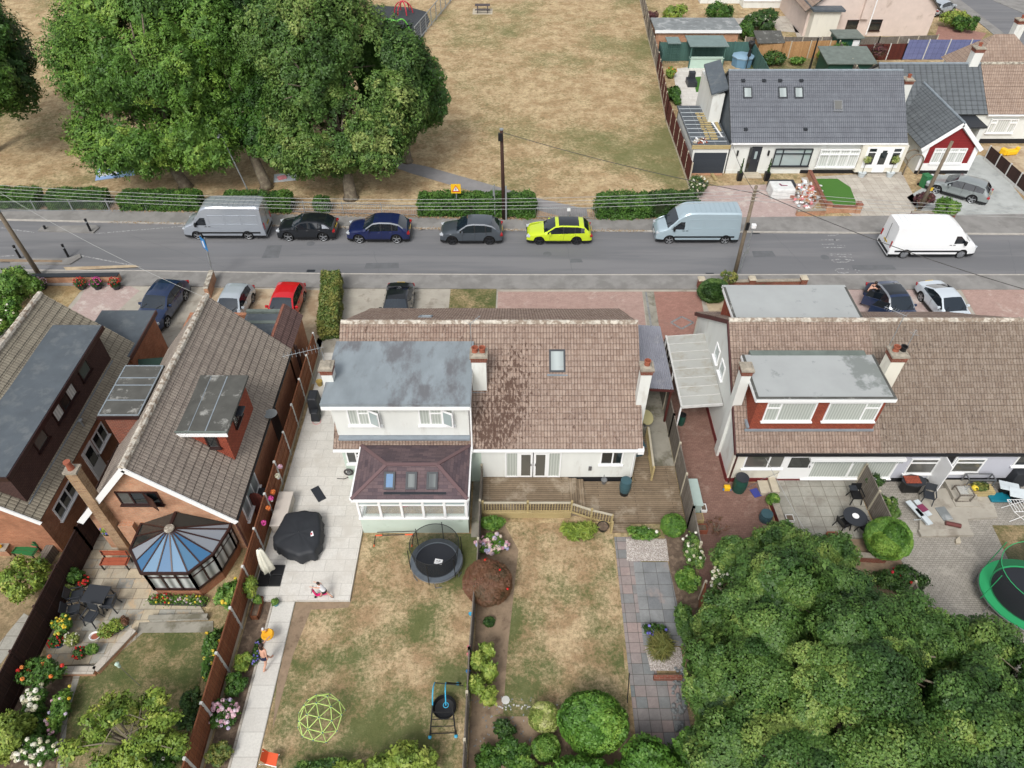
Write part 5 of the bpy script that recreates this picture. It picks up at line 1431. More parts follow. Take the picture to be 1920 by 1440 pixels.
def blob_leaves(blobs,n,size,r,L1=22,A1=.24,L2=150,A2=.13,cone=0,depth=.10,inner=.22,zmin=-.95,tv=.16,**kw):
    """blobs (cx,cy,cz,rx,ry,rz): big rounded lobes carrying small ones, leaves scattered through a thin rough shell of each"""
    P,Nn,T,SF = [],[],[],[]
    vol = np.array([b[3]*b[4]+b[3]*b[5]+b[4]*b[5] for b in blobs]); share = vol/vol.sum()
    for bi,(b,sh_) in enumerate(zip(blobs,share)):
        c = np.array(b[:3]); rad = np.array(b[3:6]); k = max(60,int(n*sh_*1.25)); mr = rad.mean()
        d = unit(r,k); d = d[d[:,2] > zmin]; k = len(d)
        def lobe(L,f):
            c_ = unit(r,L).astype(np.float32); dt = d.astype(np.float32) @ c_.T; i = dt.argmax(1); m = np.clip(dt[np.arange(k),i],-1,1); a = np.arccos(m)/(f/math.sqrt(L)); return c_[i],i,m,np.clip(a,0,1)
        c1,i1,m1,a1 = lobe(L1,2.7); c2,i2,m2,a2 = lobe(L2,2.5)
        h1 = np.sqrt(1-a1**2); h2 = np.sqrt(1-a2**2)*(1-cone)+(1-a2)*cone*1.3
        v1 = r.uniform(-.35,.25,L1)[i1]*A1; v2 = r.uniform(-.5,.5,L2)[i2]*A2
        rr_ = 1+v1+v2-A1*(1-h1)-A2*(1-h2)-depth*r.uniform(0,1,k)**1.6*(.35+.65*(h2 > .2))
        q = r.uniform(0,1,k) < inner; rr_[q] *= r.uniform(.72,.95,q.sum())
        p = c+d*rad*rr_[:,None]+unit(r,k)*size*.35
        if cone: p[:,2] += cone*mr*.10*(1-a2)**2
        nn = d*.5+(d-c1*m1[:,None])*1.3+(d-c2*m2[:,None])*2.4+unit(r,k)*.55+np.array([0,0,.35])
        t = .5+r.normal(0,tv,L1)[i1]+r.normal(0,tv*.8,L2)[i2]+r.normal(0,.09,k)
        ok = p[:,2] > .03
        for bj,b2 in enumerate(blobs):
            if bj != bi: ok &= (((p-np.array(b2[:3]))/np.array(b2[3:6]))**2).sum(1) > .62
        P.append(p[ok]); Nn.append(nn[ok]); T.append(np.clip(t[ok],0,1)); SF.append(np.where(q,2.3,1.)[ok])
    blob_leaves.sf = np.concatenate(SF)
    return np.concatenate(P),np.concatenate(Nn),np.concatenate(T)
leafmat('leaf_park_a',[C(60,98,34),C(88,132,46),C(116,158,58),C(160,192,78)])
leafmat('leaf_park_b',[C(54,88,36),C(82,120,48),C(112,144,64),C(166,182,98)])
leafmat('leaf_oak',[C(48,82,34),C(74,112,46),C(104,140,60),C(154,178,86)])
leafmat('leaf_grass',[C(96,104,46),C(120,128,60),C(150,140,80)])
leafmat('leaf_hedge',[C(44,80,26),C(62,104,34),C(84,126,44),C(104,142,54)])
leafmat('leaf_dark',[C(34,62,24),C(50,84,32),C(72,108,42),C(92,124,52)])
leafmat('leaf_bright',[C(62,100,36),C(86,130,46),C(112,154,58),C(150,182,80)])
leafmat('leaf_laurel',[C(58,98,34),C(84,132,44),C(112,158,56),C(150,188,76)])
leafmat('leaf_lime',[C(96,124,46),C(122,150,56),C(150,174,68),C(182,194,92)])
leafmat('leaf_variegated',[C(92,130,50),C(140,165,70),C(190,200,110),C(222,222,160)])
leafmat('leaf_red',[C(96,78,50),C(118,84,56),C(130,92,64),C(126,84,64),C(118,116,66)])
leafmat('leaf_apple',[C(84,118,42),C(118,150,54),C(150,176,66),C(184,192,84)])
leafmat('leaf_photinia',[C(78,108,48),C(104,128,56),C(134,136,66),C(158,160,76)])
leafmat('leaf_purple',[C(70,44,50),C(96,56,60),C(120,70,66),C(90,90,50)])
leafmat('petal_white',[C(226,224,204),C(240,238,226),C(206,204,168),C(200,190,170)],.7)
leafmat('petal_pink',[C(228,188,200),C(214,160,180),C(236,210,216),C(196,190,226)],.7)
leafmat('petal_mixed',[C(206,150,170),C(190,160,160),C(160,170,215),C(220,190,185),C(222,205,190)],.7)
leafmat('petal_red',[C(200,36,36),C(216,60,40),C(190,30,60)],.7)
leafmat('petal_magenta',[C(226,60,160),C(236,110,190),C(210,50,130)],.7)
leafmat('petal_yellow',[C(236,206,50),C(240,220,90),C(220,180,40)],.7)
leafmat('petal_blue',[C(110,110,200),C(140,130,210),C(90,90,180)],.7)
leafmat('petal_orange',[C(236,130,60),C(230,150,80),C(220,100,60)],.7)
def tree(name,label,base,blobs,n,size,m,seed,trunk_r=.3,trunk_top=None,limbs=7,group=None,cat='tree',sway=(0,0),asp=.55,trunkm='bark',**kw):
    r = np.random.default_rng(seed)
    t = thing(name,label,cat,base,group)
    P,Nn,T = blob_leaves(blobs,n,size,r,**kw)
    leaves_obj('crown',P,Nn,size*r.uniform(.7,1.35,len(P))*blob_leaves.sf,T,m,t,asp,r)
    b0 = max(blobs,key=lambda b: b[3]*b[5])
    top = Vector(trunk_top or (b0[0],b0[1],b0[2]-b0[5]*.35))
    bs = Vector(base); b = MB()
    mid = bs.lerp(top,.5)+Vector((sway[0],sway[1],0))
    b.tube([bs,bs+Vector((0,0,.25)),mid,top],[trunk_r*1.5,trunk_r*1.1,trunk_r*.9,trunk_r*.6],10)
    rr = random.Random(seed)
    for i in range(limbs):
        bl = blobs[i % len(blobs)]; s = bs.lerp(mid,.8).lerp(top,rr.random())
        d = Vector((rr.uniform(-1,1),rr.uniform(-1,1),rr.uniform(-.1,.9))).normalized()
        e = Vector(bl[:3])+Vector((d.x*bl[3],d.y*bl[4],d.z*bl[5]))*.8
        m_ = s.lerp(e,.5)+Vector((0,0,.15*(e-s).length))
        b.tube([s,m_,e],[trunk_r*.5,trunk_r*.28,trunk_r*.08],7)
        for j in range(2):
            e2 = m_+Vector((rr.uniform(-1,1),rr.uniform(-1,1),rr.uniform(-.2,.8)))*(e-s).length*.35
            b.tube([m_,e2],[trunk_r*.2,trunk_r*.05],5)
    b.build('trunk',trunkm,t,smooth=True)
    return t
# the park trees
TG = 'trees along the park edge'
tree('park_tree','huge feathery light green tree left of centre in the park, forked trunk behind the hedge',(-26.1,51.3,0),
     [(-27.6,53.4,8.2,6.4,5.6,6.3),(-23.6,52.6,9.6,5.2,5.2,6.6),(-31.0,56,8.2,3.8,4.6,4.6),(-27,60,11.5,5,5,4.6),(-28.8,50.9,4.3,4.8,3.4,3.2),(-23.6,50.7,4.5,3.5,2.8,2.9)],175000,.21,'leaf_park_a',11,.42,(-26.8,52.5,3.8),9,asp=.42,
     L1=22,A1=.2,L2=330,A2=.2,cone=.9,depth=.09,sway=(-.6,0),group=TG)
tree('park_tree','dense darker tree with twin leaning trunks between the two biggest park trees',(-19.6,51.2,0),
     [(-19.6,54.8,9.0,5.0,5.2,6.2),(-21.2,52.6,6.2,3.4,3.0,3.6),(-18.0,51.8,4.9,3.0,2.8,2.9)],82000,.21,'leaf_hedge',12,.4,(-20.8,52.4,4.5),8,asp=.45,L1=20,A1=.22,L2=300,A2=.16,cone=.7,group=TG)
tree('park_tree','huge rounded olive green tree above the dark blue car',(-12.6,49.6,0),
     [(-13.6,52.0,9.0,5.9,5.6,7.1),(-10.4,52.6,7.6,4.3,4.4,5.4),(-14.8,49.9,4.7,3.8,3.2,3.6),(-11.0,50.1,4.7,3.8,3.2,3.5),(-15.8,56,10.8,4.5,5,5)],130000,.21,'leaf_park_b',13,.45,(-12.8,50.6,4.0),9,asp=.5,
     L1=20,A1=.22,L2=380,A2=.15,cone=.4,depth=.09,group=TG)
tree('park_tree','smooth mid green tree on the right flank of the biggest park tree',(-8.8,55.5,0),
     [(-8.9,55.6,6.4,3.9,3.8,5.2)],34000,.21,'leaf_hedge',14,.35,None,6,asp=.5,L1=14,A1=.18,L2=220,A2=.14,cone=.4,group=TG)
tree('park_tree','dark green tree cut off by the left edge of the photo',(-44.5,57,0),
     [(-41.6,56.5,7.8,4.6,4.6,5.6),(-44,60,9,5,5,6)],52000,.24,'leaf_hedge',15,.4,None,6,asp=.45,L1=16,A1=.2,L2=260,A2=.18,cone=.8,group=TG)
# the big oak at the lower right
tree('oak_tree','very large oak filling the lower right corner beside the garden fence',(11.2,12.2,0),
     [(10.4,13.0,4.6,2.6,2.0,2.3),(8.7,13.0,2.8,1.6,1.5,1.6),(13.0,13.7,3.4,1.7,1.4,1.4),(11.5,10.0,6.0,2.8,2.3,2.4),(9.1,10.7,4.2,2.3,2.4,2.2),(14.1,11.1,4.6,2.3,1.9,2.1),(14.6,8.5,5.3,2.5,2.1,2.4),(9.6,7.9,4.4,2.5,2.2,2.3),(7.9,10.4,3.4,1.9,2.2,1.8),(7.8,7.9,3.4,1.9,2.0,1.8),(11.8,7.2,5.0,2.8,2.3,2.3),(12.4,12.2,4.6,2.2,1.8,2.0)],270000,.10,'leaf_oak',21,.32,(11.2,11.2,4.2),16,asp=.62,
     L1=14,A1=.30,L2=110,A2=.17,depth=.1,tv=.19)
tree('oak_tree','smaller oak growing into the right edge below the green trampoline',(17.0,9.8,0),
     [(16.8,10.9,3.8,2.0,1.8,1.8),(18.2,9.0,4.2,2.2,2.2,2.0),(15.4,12.4,3.2,1.3,1.2,1.3),(16.6,8.4,4.2,2.2,2.0,2.0)],74000,.10,'leaf_oak',22,.22,(17.4,10.6,3.4),8,asp=.62,L1=12,A1=.3,L2=90,A2=.17,tv=.2)
tree('ash_tree','tall leafy shrub tree leaning over the red block drive at the top of the oak',(9.4,15.6,0),
     [(9.6,15.9,2.7,1.3,1.1,1.2),(11.3,16.3,3.0,1.5,1.1,1.3),(12.9,15.7,3.2,1.5,1.1,1.2)],20000,.11,'leaf_oak',23,.12,None,6,lobes=18,lobe_r=.3,clump=.16,jag=.5,flat=.8,inner=.2)
# fruit tree with open crown on the left
tree('apple_tree','open-crowned apple tree with pale bare twigs on the left lawn',(-13.7,8.9,0),
     [(-14.6+1.9*math.cos(i*2.4)*(.35+.045*i)+.9,9.1+1.5*math.sin(i*2.4)*(.35+.045*i),2.3+.5*math.sin(i*1.7),.55+.1*(i % 3),.5,.34) for i in range(15)],9000,.12,'leaf_apple',31,.12,(-13.7,9.0,2.0),26,trunkm='twig',L1=7,A1=.4,L2=24,A2=.3,depth=.35,inner=.1)
def bush(name,label,c,rad,n,size,m,seed,group=None,cat='shrub',fl=None,fln=0,flsize=.12,stem=True,blobs=None,petals=60,**kw):
    r = np.random.default_rng(seed); kw.setdefault('lobes',16); kw.setdefault('lobe_r',.35); kw.setdefault('clump',.16); kw.setdefault('flat',.8); kw.setdefault('inner',.25)
    base = (c[0],c[1],max(0,c[2]-rad[2]) if c[2]-rad[2] > .3 else 0)
    t = thing(name,label,cat,base,group)
    bl = blobs or [(c[0],c[1],c[2],*rad)]
    if not blobs and name not in ('topiary_bush','potted_plant') and rad[0] > .3:
        q = random.Random(seed*13+5); bl = [(c[0],c[1],c[2]-rad[2]*.1,rad[0]*.72,rad[1]*.72,rad[2]*.8)]
        for i in range(5):
            a = i*1.26+q.uniform(-.5,.5); k = q.uniform(.38,.6); bl.append((c[0]+rad[0]*.52*math.cos(a),c[1]+rad[1]*.52*math.sin(a),c[2]+rad[2]*q.uniform(-.4,.3),rad[0]*k,rad[1]*k,rad[2]*k*1.1))
        kw.setdefault('cone',.6); kw.setdefault('A2',.2); kw.setdefault('depth',.3)
    asp = kw.pop('asp',.55)
    kw.setdefault('L1',12); kw.setdefault('L2',70)
    if name == 'topiary_bush': kw.update(A1=.03,A2=.05,L2=160,depth=.05)
    P,Nn,T = blob_leaves(bl,n,size,r,**kw)
    leaves_obj('foliage',P,Nn,size*r.uniform(.7,1.3,len(P))*np.minimum(blob_leaves.sf,1.7),T,m,t,asp,r)
    if fl:
        for kfl,(fm,cnt) in enumerate(fl if isinstance(fl,list) else [(fl,fln)]):
            b0 = bl[0]; cc = np.array([b0[:3]])+0
            sel = r.integers(0,len(bl),cnt); ctr = np.array([bl[i][:3] for i in sel]); rd = np.array([bl[i][3:6] for i in sel])
            d = unit(r,cnt); d[:,2] = np.abs(d[:,2])*.9+.1; d[:,1] -= .25; d /= np.linalg.norm(d,axis=1,keepdims=True)
            hp = ctr+d*rd*1.0
            k = petals; pp = np.repeat(hp,k,0)+unit(r,cnt*k)*flsize*.5; nn = pp-np.repeat(hp,k,0)+np.array([0,0,.02])
            tt = np.repeat(r.uniform(0,1,cnt),k)
            leaves_obj('flowers',pp,nn,np.full(cnt*k,flsize*.42),tt,fm,t,.9,r)
    if stem:
        b = MB(); rr = random.Random(seed)
        zt = c[2]
        for i in range(4): b.tube([(c[0]+rr.uniform(-.05,.05),c[1]+rr.uniform(-.05,.05),base[2]),(c[0]+rr.uniform(-.5,.5)*rad[0],c[1]+rr.uniform(-.5,.5)*rad[1],zt)],[.04,.015],6)
        b.build('stems','twig',t)
    return t
def bpx(pxx,pyy,z,r_m):      # centre of a bush seen at a pixel, its centre z high
    return at(pxx,pyy,z)
def hedge(label,a,c,w,h,n,m,seed,size=.14,name='hedge',z0=.0,group=None,rnd=.12):
    r = np.random.default_rng(seed); a = np.array((a[0],a[1],0)); c = np.array((c[0],c[1],0)); L = np.linalg.norm(c-a); u = (c-a)/L; s = np.array((-u[1],u[0],0)); z = np.array((0,0,1))
    A = [L*w,L*h,L*h,w*h,w*h]; pick = r.choice(5,n,p=np.array(A)/sum(A)); x = r.uniform(0,L,n); y = r.uniform(-w/2,w/2,n); zz = r.uniform(z0,h,n)
    nn = np.zeros((n,3))
    P = np.zeros((n,3))
    for i,nv in enumerate((z,s,-s,u,-u)):
        k = pick == i; nn[k] = nv
    y = np.where(pick == 1,w/2,np.where(pick == 2,-w/2,y)); zz = np.where(pick == 0,h,zz); x = np.where(pick == 3,L,np.where(pick == 4,0,x))
    P = a+x[:,None]*u+y[:,None]*s+zz[:,None]*z
    wob = np.array([mnoise.noise(Vector(p*1.3)) for p in P]); wob2 = np.array([mnoise.noise(Vector(p*4.5)) for p in P])
    P += nn*((wob*rnd*1.6+wob2*rnd*.8+r.uniform(-.12,.03,n))[:,None])+unit(r,n)*.04
    cz = np.clip((zz-z0)/(h-z0),0,1); edge = np.minimum(1,np.minimum(x,L-x)/.35)*1.0
    P[:,2] -= (1-edge)*.12*cz
    T = np.clip(.45+wob*.5+wob2*.4+r.normal(0,.12,n),0,1)
    t = thing(name,label,'hedge',tuple(a+(c-a)/2),group)
    leaves_obj('foliage',P,nn+unit(r,n)*.9+np.array([0,0,.3]),size*r.uniform(.6,1.3,n),T,m,t,.6,r)
    core = MB(); q = [a+u*.2-s*(w/2-.18),c-u*.2-s*(w/2-.18),c-u*.2+s*(w/2-.18),a+u*.2+s*(w/2-.18)]
    core.prism([(p[0],p[1]) for p in q],0,h-.2); core.build('branches',mat_core,t)
    return t
mat_core = mat('hedge_core',C(44,58,28),.95,.4,5)
G = 'clipped hedges along the park'
hedge('low clipped hedge block at the far left of the park edge',fx(-20,385),fx(82,385),1.35,1.25,8500,'leaf_hedge',1,group=G)
hedge('clipped hedge block, second from the left along the park edge',fx(98,386),fx(206,386),1.35,1.25,9000,'leaf_hedge',2,group=G)
hedge('long clipped hedge block in front of the forked tree',fx(234,389),fx(382,389),1.35,1.25,12000,'leaf_hedge',3,group=G)
hedge('clipped hedge behind the silver van and black car',fx(426,391),fx(550,392),1.3,1.25,10000,'leaf_hedge',4,group=G)
hedge('narrow stub of hedge standing alone in the railings',fx(592,394),fx(620,394),.8,1.1,2500,'leaf_hedge',5,group=G)
hedge('long hedge behind the yellow warning sign and the black telegraph pole',fx(788,400),fx(1003,402),1.4,1.55,18000,'leaf_hedge',6,size=.15,group=G,rnd=.16)
hedge('bushy hedge left of the light blue van',fx(1118,403),fx(1215,402),1.6,1.5,9500,'leaf_hedge',7,size=.15,group=G,rnd=.22)
hedge('bushy darker hedge behind the light blue van, next to the drive',fx(1215,402),fx(1300,400),1.6,1.6,9500,'leaf_dark',8,size=.15,group=G,rnd=.25)
hedge('tall narrow hedge with yellowish tips between the red car and the next drive',(-11.15,32.8),(-11.95,38.4),1.15,1.35,13000,'leaf_photinia',9,group=None)
bush('shrub','big round bright green bush at the left edge by the kerb',at(18,535,1.6),(1.6,1.5,1.5),11000,.16,'leaf_bright',40,lobes=24)
bush('shrub','second green bush below the one by the kerb at the left edge',at(5,590,1.2),(1.2,1.5,1.2),6000,.16,'leaf_laurel',41,fl='petal_white',fln=8)
bush('topiary_bush','clipped dark green dome behind the low front wall piers',at(1338,545,.7),(1.05,.8,.8),8000,.09,'leaf_dark',42,lobe_r=.2,lobes=30)
bush('shrub','sparse young shrub at the foot of the wooden pole on the right',at(1366,520,.9),(.8,.5,.8),900,.14,'leaf_photinia',43)
bush('shrub','weedy plants between the wall piers',at(1430,540,.25),(.8,.25,.25),900,.12,'leaf_bright',44,stem=False)
bush('flowering_shrub','white-flowering shrub in the corner between park fence and pink drive',at(1310,345,1.0),(.9,.8,1.0),2500,.12,'leaf_dark',45,fl='petal_white',fln=40,flsize=.12)
bush('shrub','leafy green bush in front of the silver estate car',at(1775,385,.9),(1.1,.8,.9),6000,.14,'leaf_bright',46)
bush('shrub','dark purple-brown shrub at the foot of the wooden pole on the far drive',at(1733,372,.8),(.8,.8,.8),3000,.14,'leaf_purple',47)
# lower middle garden
bush('topiary_bush','round reddish-brown clipped bush straddling the middle fence',at(914,1092,1.0),(1.12,1.0,1.05),17000,.06,'leaf_red',50,lobe_r=.16,lobes=44,clump=.1,fl='petal_red',fln=4,flsize=.09)
bush('hydrangea','hydrangea with pink, cream and blue heads above the red-brown bush',at(925,1020,.5),(.85,.55,.5),4200,.10,'leaf_bright',51,fl='petal_mixed',fln=62,flsize=.17)
bush('shrub','bright green fern-like shrub at the end of the balustrade',at(925,980,.5),(.65,.45,.5),2800,.12,'leaf_bright',52)
bush('spiky_plant','yellow-green strap-leaved clump in front of the balustrade',at(1085,994,.3),(.85,.5,.3),2400,.26,'leaf_lime',53,asp=.2,stem=False)
bush('shrub','low green shrub with one white flower beside the gravel bed',at(1205,998,.35),(.9,.42,.4),4000,.10,'leaf_bright',54,fl='petal_white',fln=2,flsize=.15)
bush('topiary_bush','smooth bright green ball next to the grey fence',at(1262,985,.55),(.62,.58,.6),7000,.045,'leaf_laurel',55,lobe_r=.12,lobes=60,clump=.08)
bush('rose_bush','white rose scrambling over the fence end above the oak',at(1300,1035,1.3),(.5,.9,.7),3500,.11,'leaf_oak',56,fl='petal_white',fln=26,flsize=.12)
bush('shrub','yellowish green bush by the slab path below the roses',at(1290,1090,.7),(.65,.6,.7),4500,.10,'leaf_bright',57)
bush('shrub','leafy bush against the fence beside the slab path, above the dark boards',at(1285,1170,.9),(.5,1.0,.8),5200,.11,'leaf_oak',58)
bush('ornamental_grass','tuft of fine upright ornamental grass in the brick-edged bed',at(1240,1210,.45),(.42,.5,.45),1100,.5,'leaf_grass',59,stem=False,asp=.07,blobs=[(*at(1240,1212,.4),.42,.48,.45)])
bush('flowering_plant','blue agapanthus flowers beside the slab terrace',at(1228,1180,.35),(.5,.3,.3),500,.14,'leaf_dark',60,fl='petal_blue',fln=8,flsize=.12,stem=False)
bush('shrub','upright yellow-green shrub on the middle fence between the lawns',at(905,1252,.9),(.45,.75,.9),6500,.13,'leaf_lime',61,blobs=[(*at(912,1222,.9),.38,.4,.5),(*at(895,1240,1.0),.4,.4,.55),(*at(918,1262,.8),.42,.45,.6),(*at(892,1284,1.0),.42,.42,.55),(*at(916,1305,.7),.4,.38,.5)],cone=.7,A2=.25,depth=.35)
bush('shrub','small dark green plant on the bare bed below the red-brown bush',at(917,1166,.2),(.25,.22,.22),500,.1,'leaf_dark',62,stem=False)
bush('topiary_bush','small round variegated yellow-green ball at the end of the lawn',at(1020,1345,.6),(.62,.58,.6),6500,.06,'leaf_variegated',63,lobe_r=.16,lobes=40)
bush('topiary_bush','large dark-leaved round bush at the foot of the dry lawn',at(1112,1355,1.0),(1.35,1.15,1.1),13000,.12,'leaf_laurel',64,lobes=34,lobe_r=.24)
bush('topiary_bush','small green ball below the variegated one',at(1024,1402,.5),(.55,.5,.5),4500,.07,'leaf_bright',65,lobe_r=.18,lobes=36)
bush('shrub','leafy dark green bush below the bare bed',at(958,1412,.5),(.75,.6,.5),5500,.10,'leaf_hedge',66)
bush('laurel_bush','wide glossy bright green laurel along the bottom edge',at(1180,1450,1.2),(2.6,1.2,1.2),19000,.15,'leaf_laurel',67,lobes=46,lobe_r=.22,blobs=[(*at(1000,1492,.9),1.3,.7,.8),(*at(1100,1462,1.0),1.5,.9,.9),(*at(1225,1440,1.2),1.5,1.2,1.2),(*at(1310,1430,1.2),1.3,1.2,1.2)],cone=.5,A2=.18)
bush('shrub','yellow-green leafy bush at the bottom edge below the climbing frame',at(752,1430,.9),(1.3,.9,.9),7500,.16,'leaf_lime',68,blobs=[(*at(750,1432,.9),.8,.7,.7),(*at(795,1436,.9),.6,.6,.6),(*at(705,1442,.8),.6,.6,.6),(*at(655,1446,.6),.6,.5,.5),(*at(762,1408,.6),.5,.4,.5)],cone=.7,A2=.25,depth=.35)
bush('shrub','bluish green low shrubs along the bottom of the dry lawn',at(600,1442,.4),(1.2,.4,.4),3500,.13,'leaf_oak',69)
bush('shrub','bushy mid green shrub between the variegated ball and the bottom edge',at(985,1440,.6),(.8,.5,.6),4200,.1,'leaf_bright',169)
bush('shrub','dark leafy shrub filling the bed between the fence and the clipped balls',at(915,1425,.4),(.55,.6,.45),2600,.1,'leaf_hedge',170)
bush('shrub','dark scrubby plant in the bare bed next to the stepping stones',at(945,1365,.3),(.5,.35,.35),1600,.1,'leaf_dark',70)
# right hand gardens
bush('topiary_bush','big clipped bright green ball beside the concrete terrace',at(1665,1010,1.1),(1.05,1.0,1.0),15000,.075,'leaf_laurel',71,lobe_r=.14,lobes=60,clump=.09)
bush('topiary_bush','small clipped bush beside the slab patio steps',at(1449,936,.4),(.33,.3,.33),2200,.06,'leaf_bright',72,lobe_r=.18)
bush('rose_bush','straggly rose climbing at the corner of the sliding patio doors',at(1640,905,.9),(.5,.4,.8),1300,.10,'leaf_dark',73)
bush('shrub','dark mixed shrubs between the trellis fence and the clipped ball',at(1668,948,.6),(.5,.8,.5),2600,.10,'leaf_oak',74)
bush('shrub','dark shrubs with red blooms below the clipped ball',at(1690,1085,.6),(1.3,.9,.6),5000,.11,'leaf_dark',75,fl='petal_red',fln=4)
bush('dead_branches','leafless brown branches leaning on the wall by the planter boxes',at(1345,985,.5),(.7,.5,.5),120,.08,'leaf_red',76)
bush('flowering_shrub','white flowering shrub tangled into the top of the oak',at(1355,1085,2.3),(.6,.5,.5),1500,.12,'leaf_oak',77,fl='petal_white',fln=22,flsize=.13)
# left garden
bush('flowering_shrub','white hydrangea with large cone heads at the lower left',at(66,1310,.8),(.5,.5,.6),1800,.10,'leaf_hedge',80,fl='petal_white',fln=22,flsize=.19)
bush('flowering_shrub','larger cream hydrangea bush at the bottom left corner',at(72,1408,.8),(.9,.6,.7),4600,.11,'leaf_hedge',81,fl='petal_white',fln=46,flsize=.15)
bush('shrub','yellow-green feathery conifer at the lower left edge',at(12,1375,1.3),(.75,1.0,1.0),6500,.11,'leaf_lime',82)
bush('rose_bush','rose bush with salmon pink flowers on the dark fence',at(75,1260,1.0),(.9,.6,.8),3600,.11,'leaf_hedge',83,fl=[('petal_red',4),('petal_orange',5)],flsize=.15)
bush('shrub','mixed border plants beside the lawn edging path',at(110,1335,.5),(.45,1.0,.45),3200,.11,'leaf_bright',84,fl=[('petal_pink',10),('petal_yellow',4)])
bush('shrub','leafy border plants at the bottom of the left flower bed',at(60,1350,.4),(.9,.7,.5),2800,.11,'leaf_hedge',85)
bush('yellow_flowering_plant','yellow flowering plant beside the dark fence',at(118,1170,.6),(.45,.5,.5),2200,.1,'leaf_bright',86,fl='petal_yellow',fln=30,flsize=.1)
bush('shrub','tall green plant by the dark fence next to the bench',at(143,1080,.6),(.35,.4,.5),1800,.1,'leaf_hedge',87)
bush('shrub','olive plant beside the stacked garden chairs',at(128,1110,.4),(.35,.35,.35),1200,.09,'leaf_variegated',88)
bush('flowering_plant','red flowering plant next to the tall green one by the fence',at(158,1090,.3),(.22,.25,.25),500,.08,'leaf_dark',89,fl='petal_red',fln=14,flsize=.1)
bush('fir_shrub','feathery pale shrub on the far left lawn',at(45,1085,1.1),(.95,1.1,1.1),5200,.12,'leaf_apple',90,jag=.8)
bush('climbing_plant','climbing plant with yellow blossoms on the long brown fence',at(430,1115,1.0),(.5,.9,.7),3400,.16,'leaf_bright',91,fl='petal_yellow',fln=16,flsize=.14)
bush('climbing_plant','ivy hanging over the long brown fence beside the apple tree',at(400,1215,.9),(.35,1.4,.9),4200,.12,'leaf_hedge',92,fl='petal_yellow',fln=8)
bush('shrub','dark bush beside the long brown fence by the apple tree',at(358,1330,.8),(.5,.9,.8),3500,.11,'leaf_dark',93)
bush('shrub','leafy plants in the bottom corner left of the long brown fence',at(300,1420,.7),(1.0,.7,.6),4500,.12,'leaf_hedge',94,fl='petal_white',fln=3)
bush('hydrangea','pink and lilac hydrangea in the bed along the white path',at(420,1338,.5),(.62,.6,.55),2800,.1,'leaf_hedge',95,fl='petal_pink',fln=64,flsize=.14)
bush('shrub','rounded green shrub in the bed by the white path, above the pink hydrangea',at(443,1283,.4),(.5,.5,.42),2800,.09,'leaf_hedge',96)
bush('shrub','olive-green shrub in the bed beside the woman on the path',at(456,1240,.4),(.42,.45,.42),2400,.08,'leaf_apple',97)
bush('shrub','reddish-green shrub in the bed at the bottom of the white path',at(408,1412,.5),(.5,.5,.5),2400,.11,'leaf_photinia',98)
bush('tomato_plant','tall staked plant leaning from the brown trough',at(470,1100,.9),(.25,.5,.5),450,.13,'leaf_apple',99)
bush('lavender','purple lavender along the bed edging',at(482,1220,.2),(.18,.6,.2),500,.1,'leaf_dark',100,fl='petal_blue',fln=18,flsize=.07,stem=False)
# across the road, far gardens
for i,(x,y,z,r3,m,lab) in enumerate(((1350,20,1.2,(2.2,1.5,1.4),'leaf_hedge','large green shrub behind the brick garage at the top edge'),(1265,22,1.0,(1.6,1.2,1.2),'leaf_apple','pale green shrub at the top edge next to the park fence'),
        (1222,30,.8,(.9,1.0,.9),'leaf_purple','purple-leaved shrub in the corner by the park fence'),(1425,35,1.2,(2.2,2.0,1.3),'leaf_dark','dark rose-covered shrubs below the conservatory at the top'),(1400,55,1.0,(1.2,2.0,1.1),'leaf_hedge','hedge-like shrub right of the brick garage'),
        (1452,105,.9,(1.3,1.2,1.0),'leaf_dark','bush against the dark green fence by the orange fence'),(1495,113,.5,(.9,.6,.5),'leaf_bright','small bright shrub in the middle of the orange-fenced bed'),(1545,102,.6,(.9,.7,.7),'leaf_lime','yellow conifer in front of the orange fence'),
        (1572,95,1.0,(1.1,1.2,1.2),'leaf_hedge','tall shrub at the right end of the orange fence'),(1795,32,1.1,(1.9,1.4,1.2),'leaf_lime','yellow-green corner shrub by the side road'),(1812,42,1.0,(1.5,1.2,1.0),'leaf_hedge','dark green shrub beside the yellow-green one on the corner'),
        (1265,175,.5,(.7,2.0,.5),'leaf_hedge','row of potted shrubs along the white patio by the maroon fence'),(1258,135,.5,(.6,.9,.6),'leaf_apple','shrub with orange flowers beside the maroon park fence'))):
    bush('shrub',lab,at(x,y,z),r3,int(1500*r3[0]*r3[1]),.2,m,200+i,fl=[('petal_white',8)] if i == 3 else ([('petal_orange',8)] if i == 12 else None),flsize=.2,petals=20)
t = thing('cordyline','purple-bronze cordyline with yellowish strap leaves in front of the brown fence','palm',at(1645,108,0))
r = np.random.default_rng(5); d = unit(r,500); d[:,2] = np.abs(d[:,2])
leaves_obj('foliage',np.array(at(1645,100,1.4))+d*r.uniform(.2,1.0,(500,1)),d+unit(r,500)*.6,np.full(500,.7),r.uniform(0,1,500),'leaf_purple',t,.12,r)
MB().tube([at(1645,108,0),at(1645,100,1.4)],.1,8).build('trunk','bark',t)
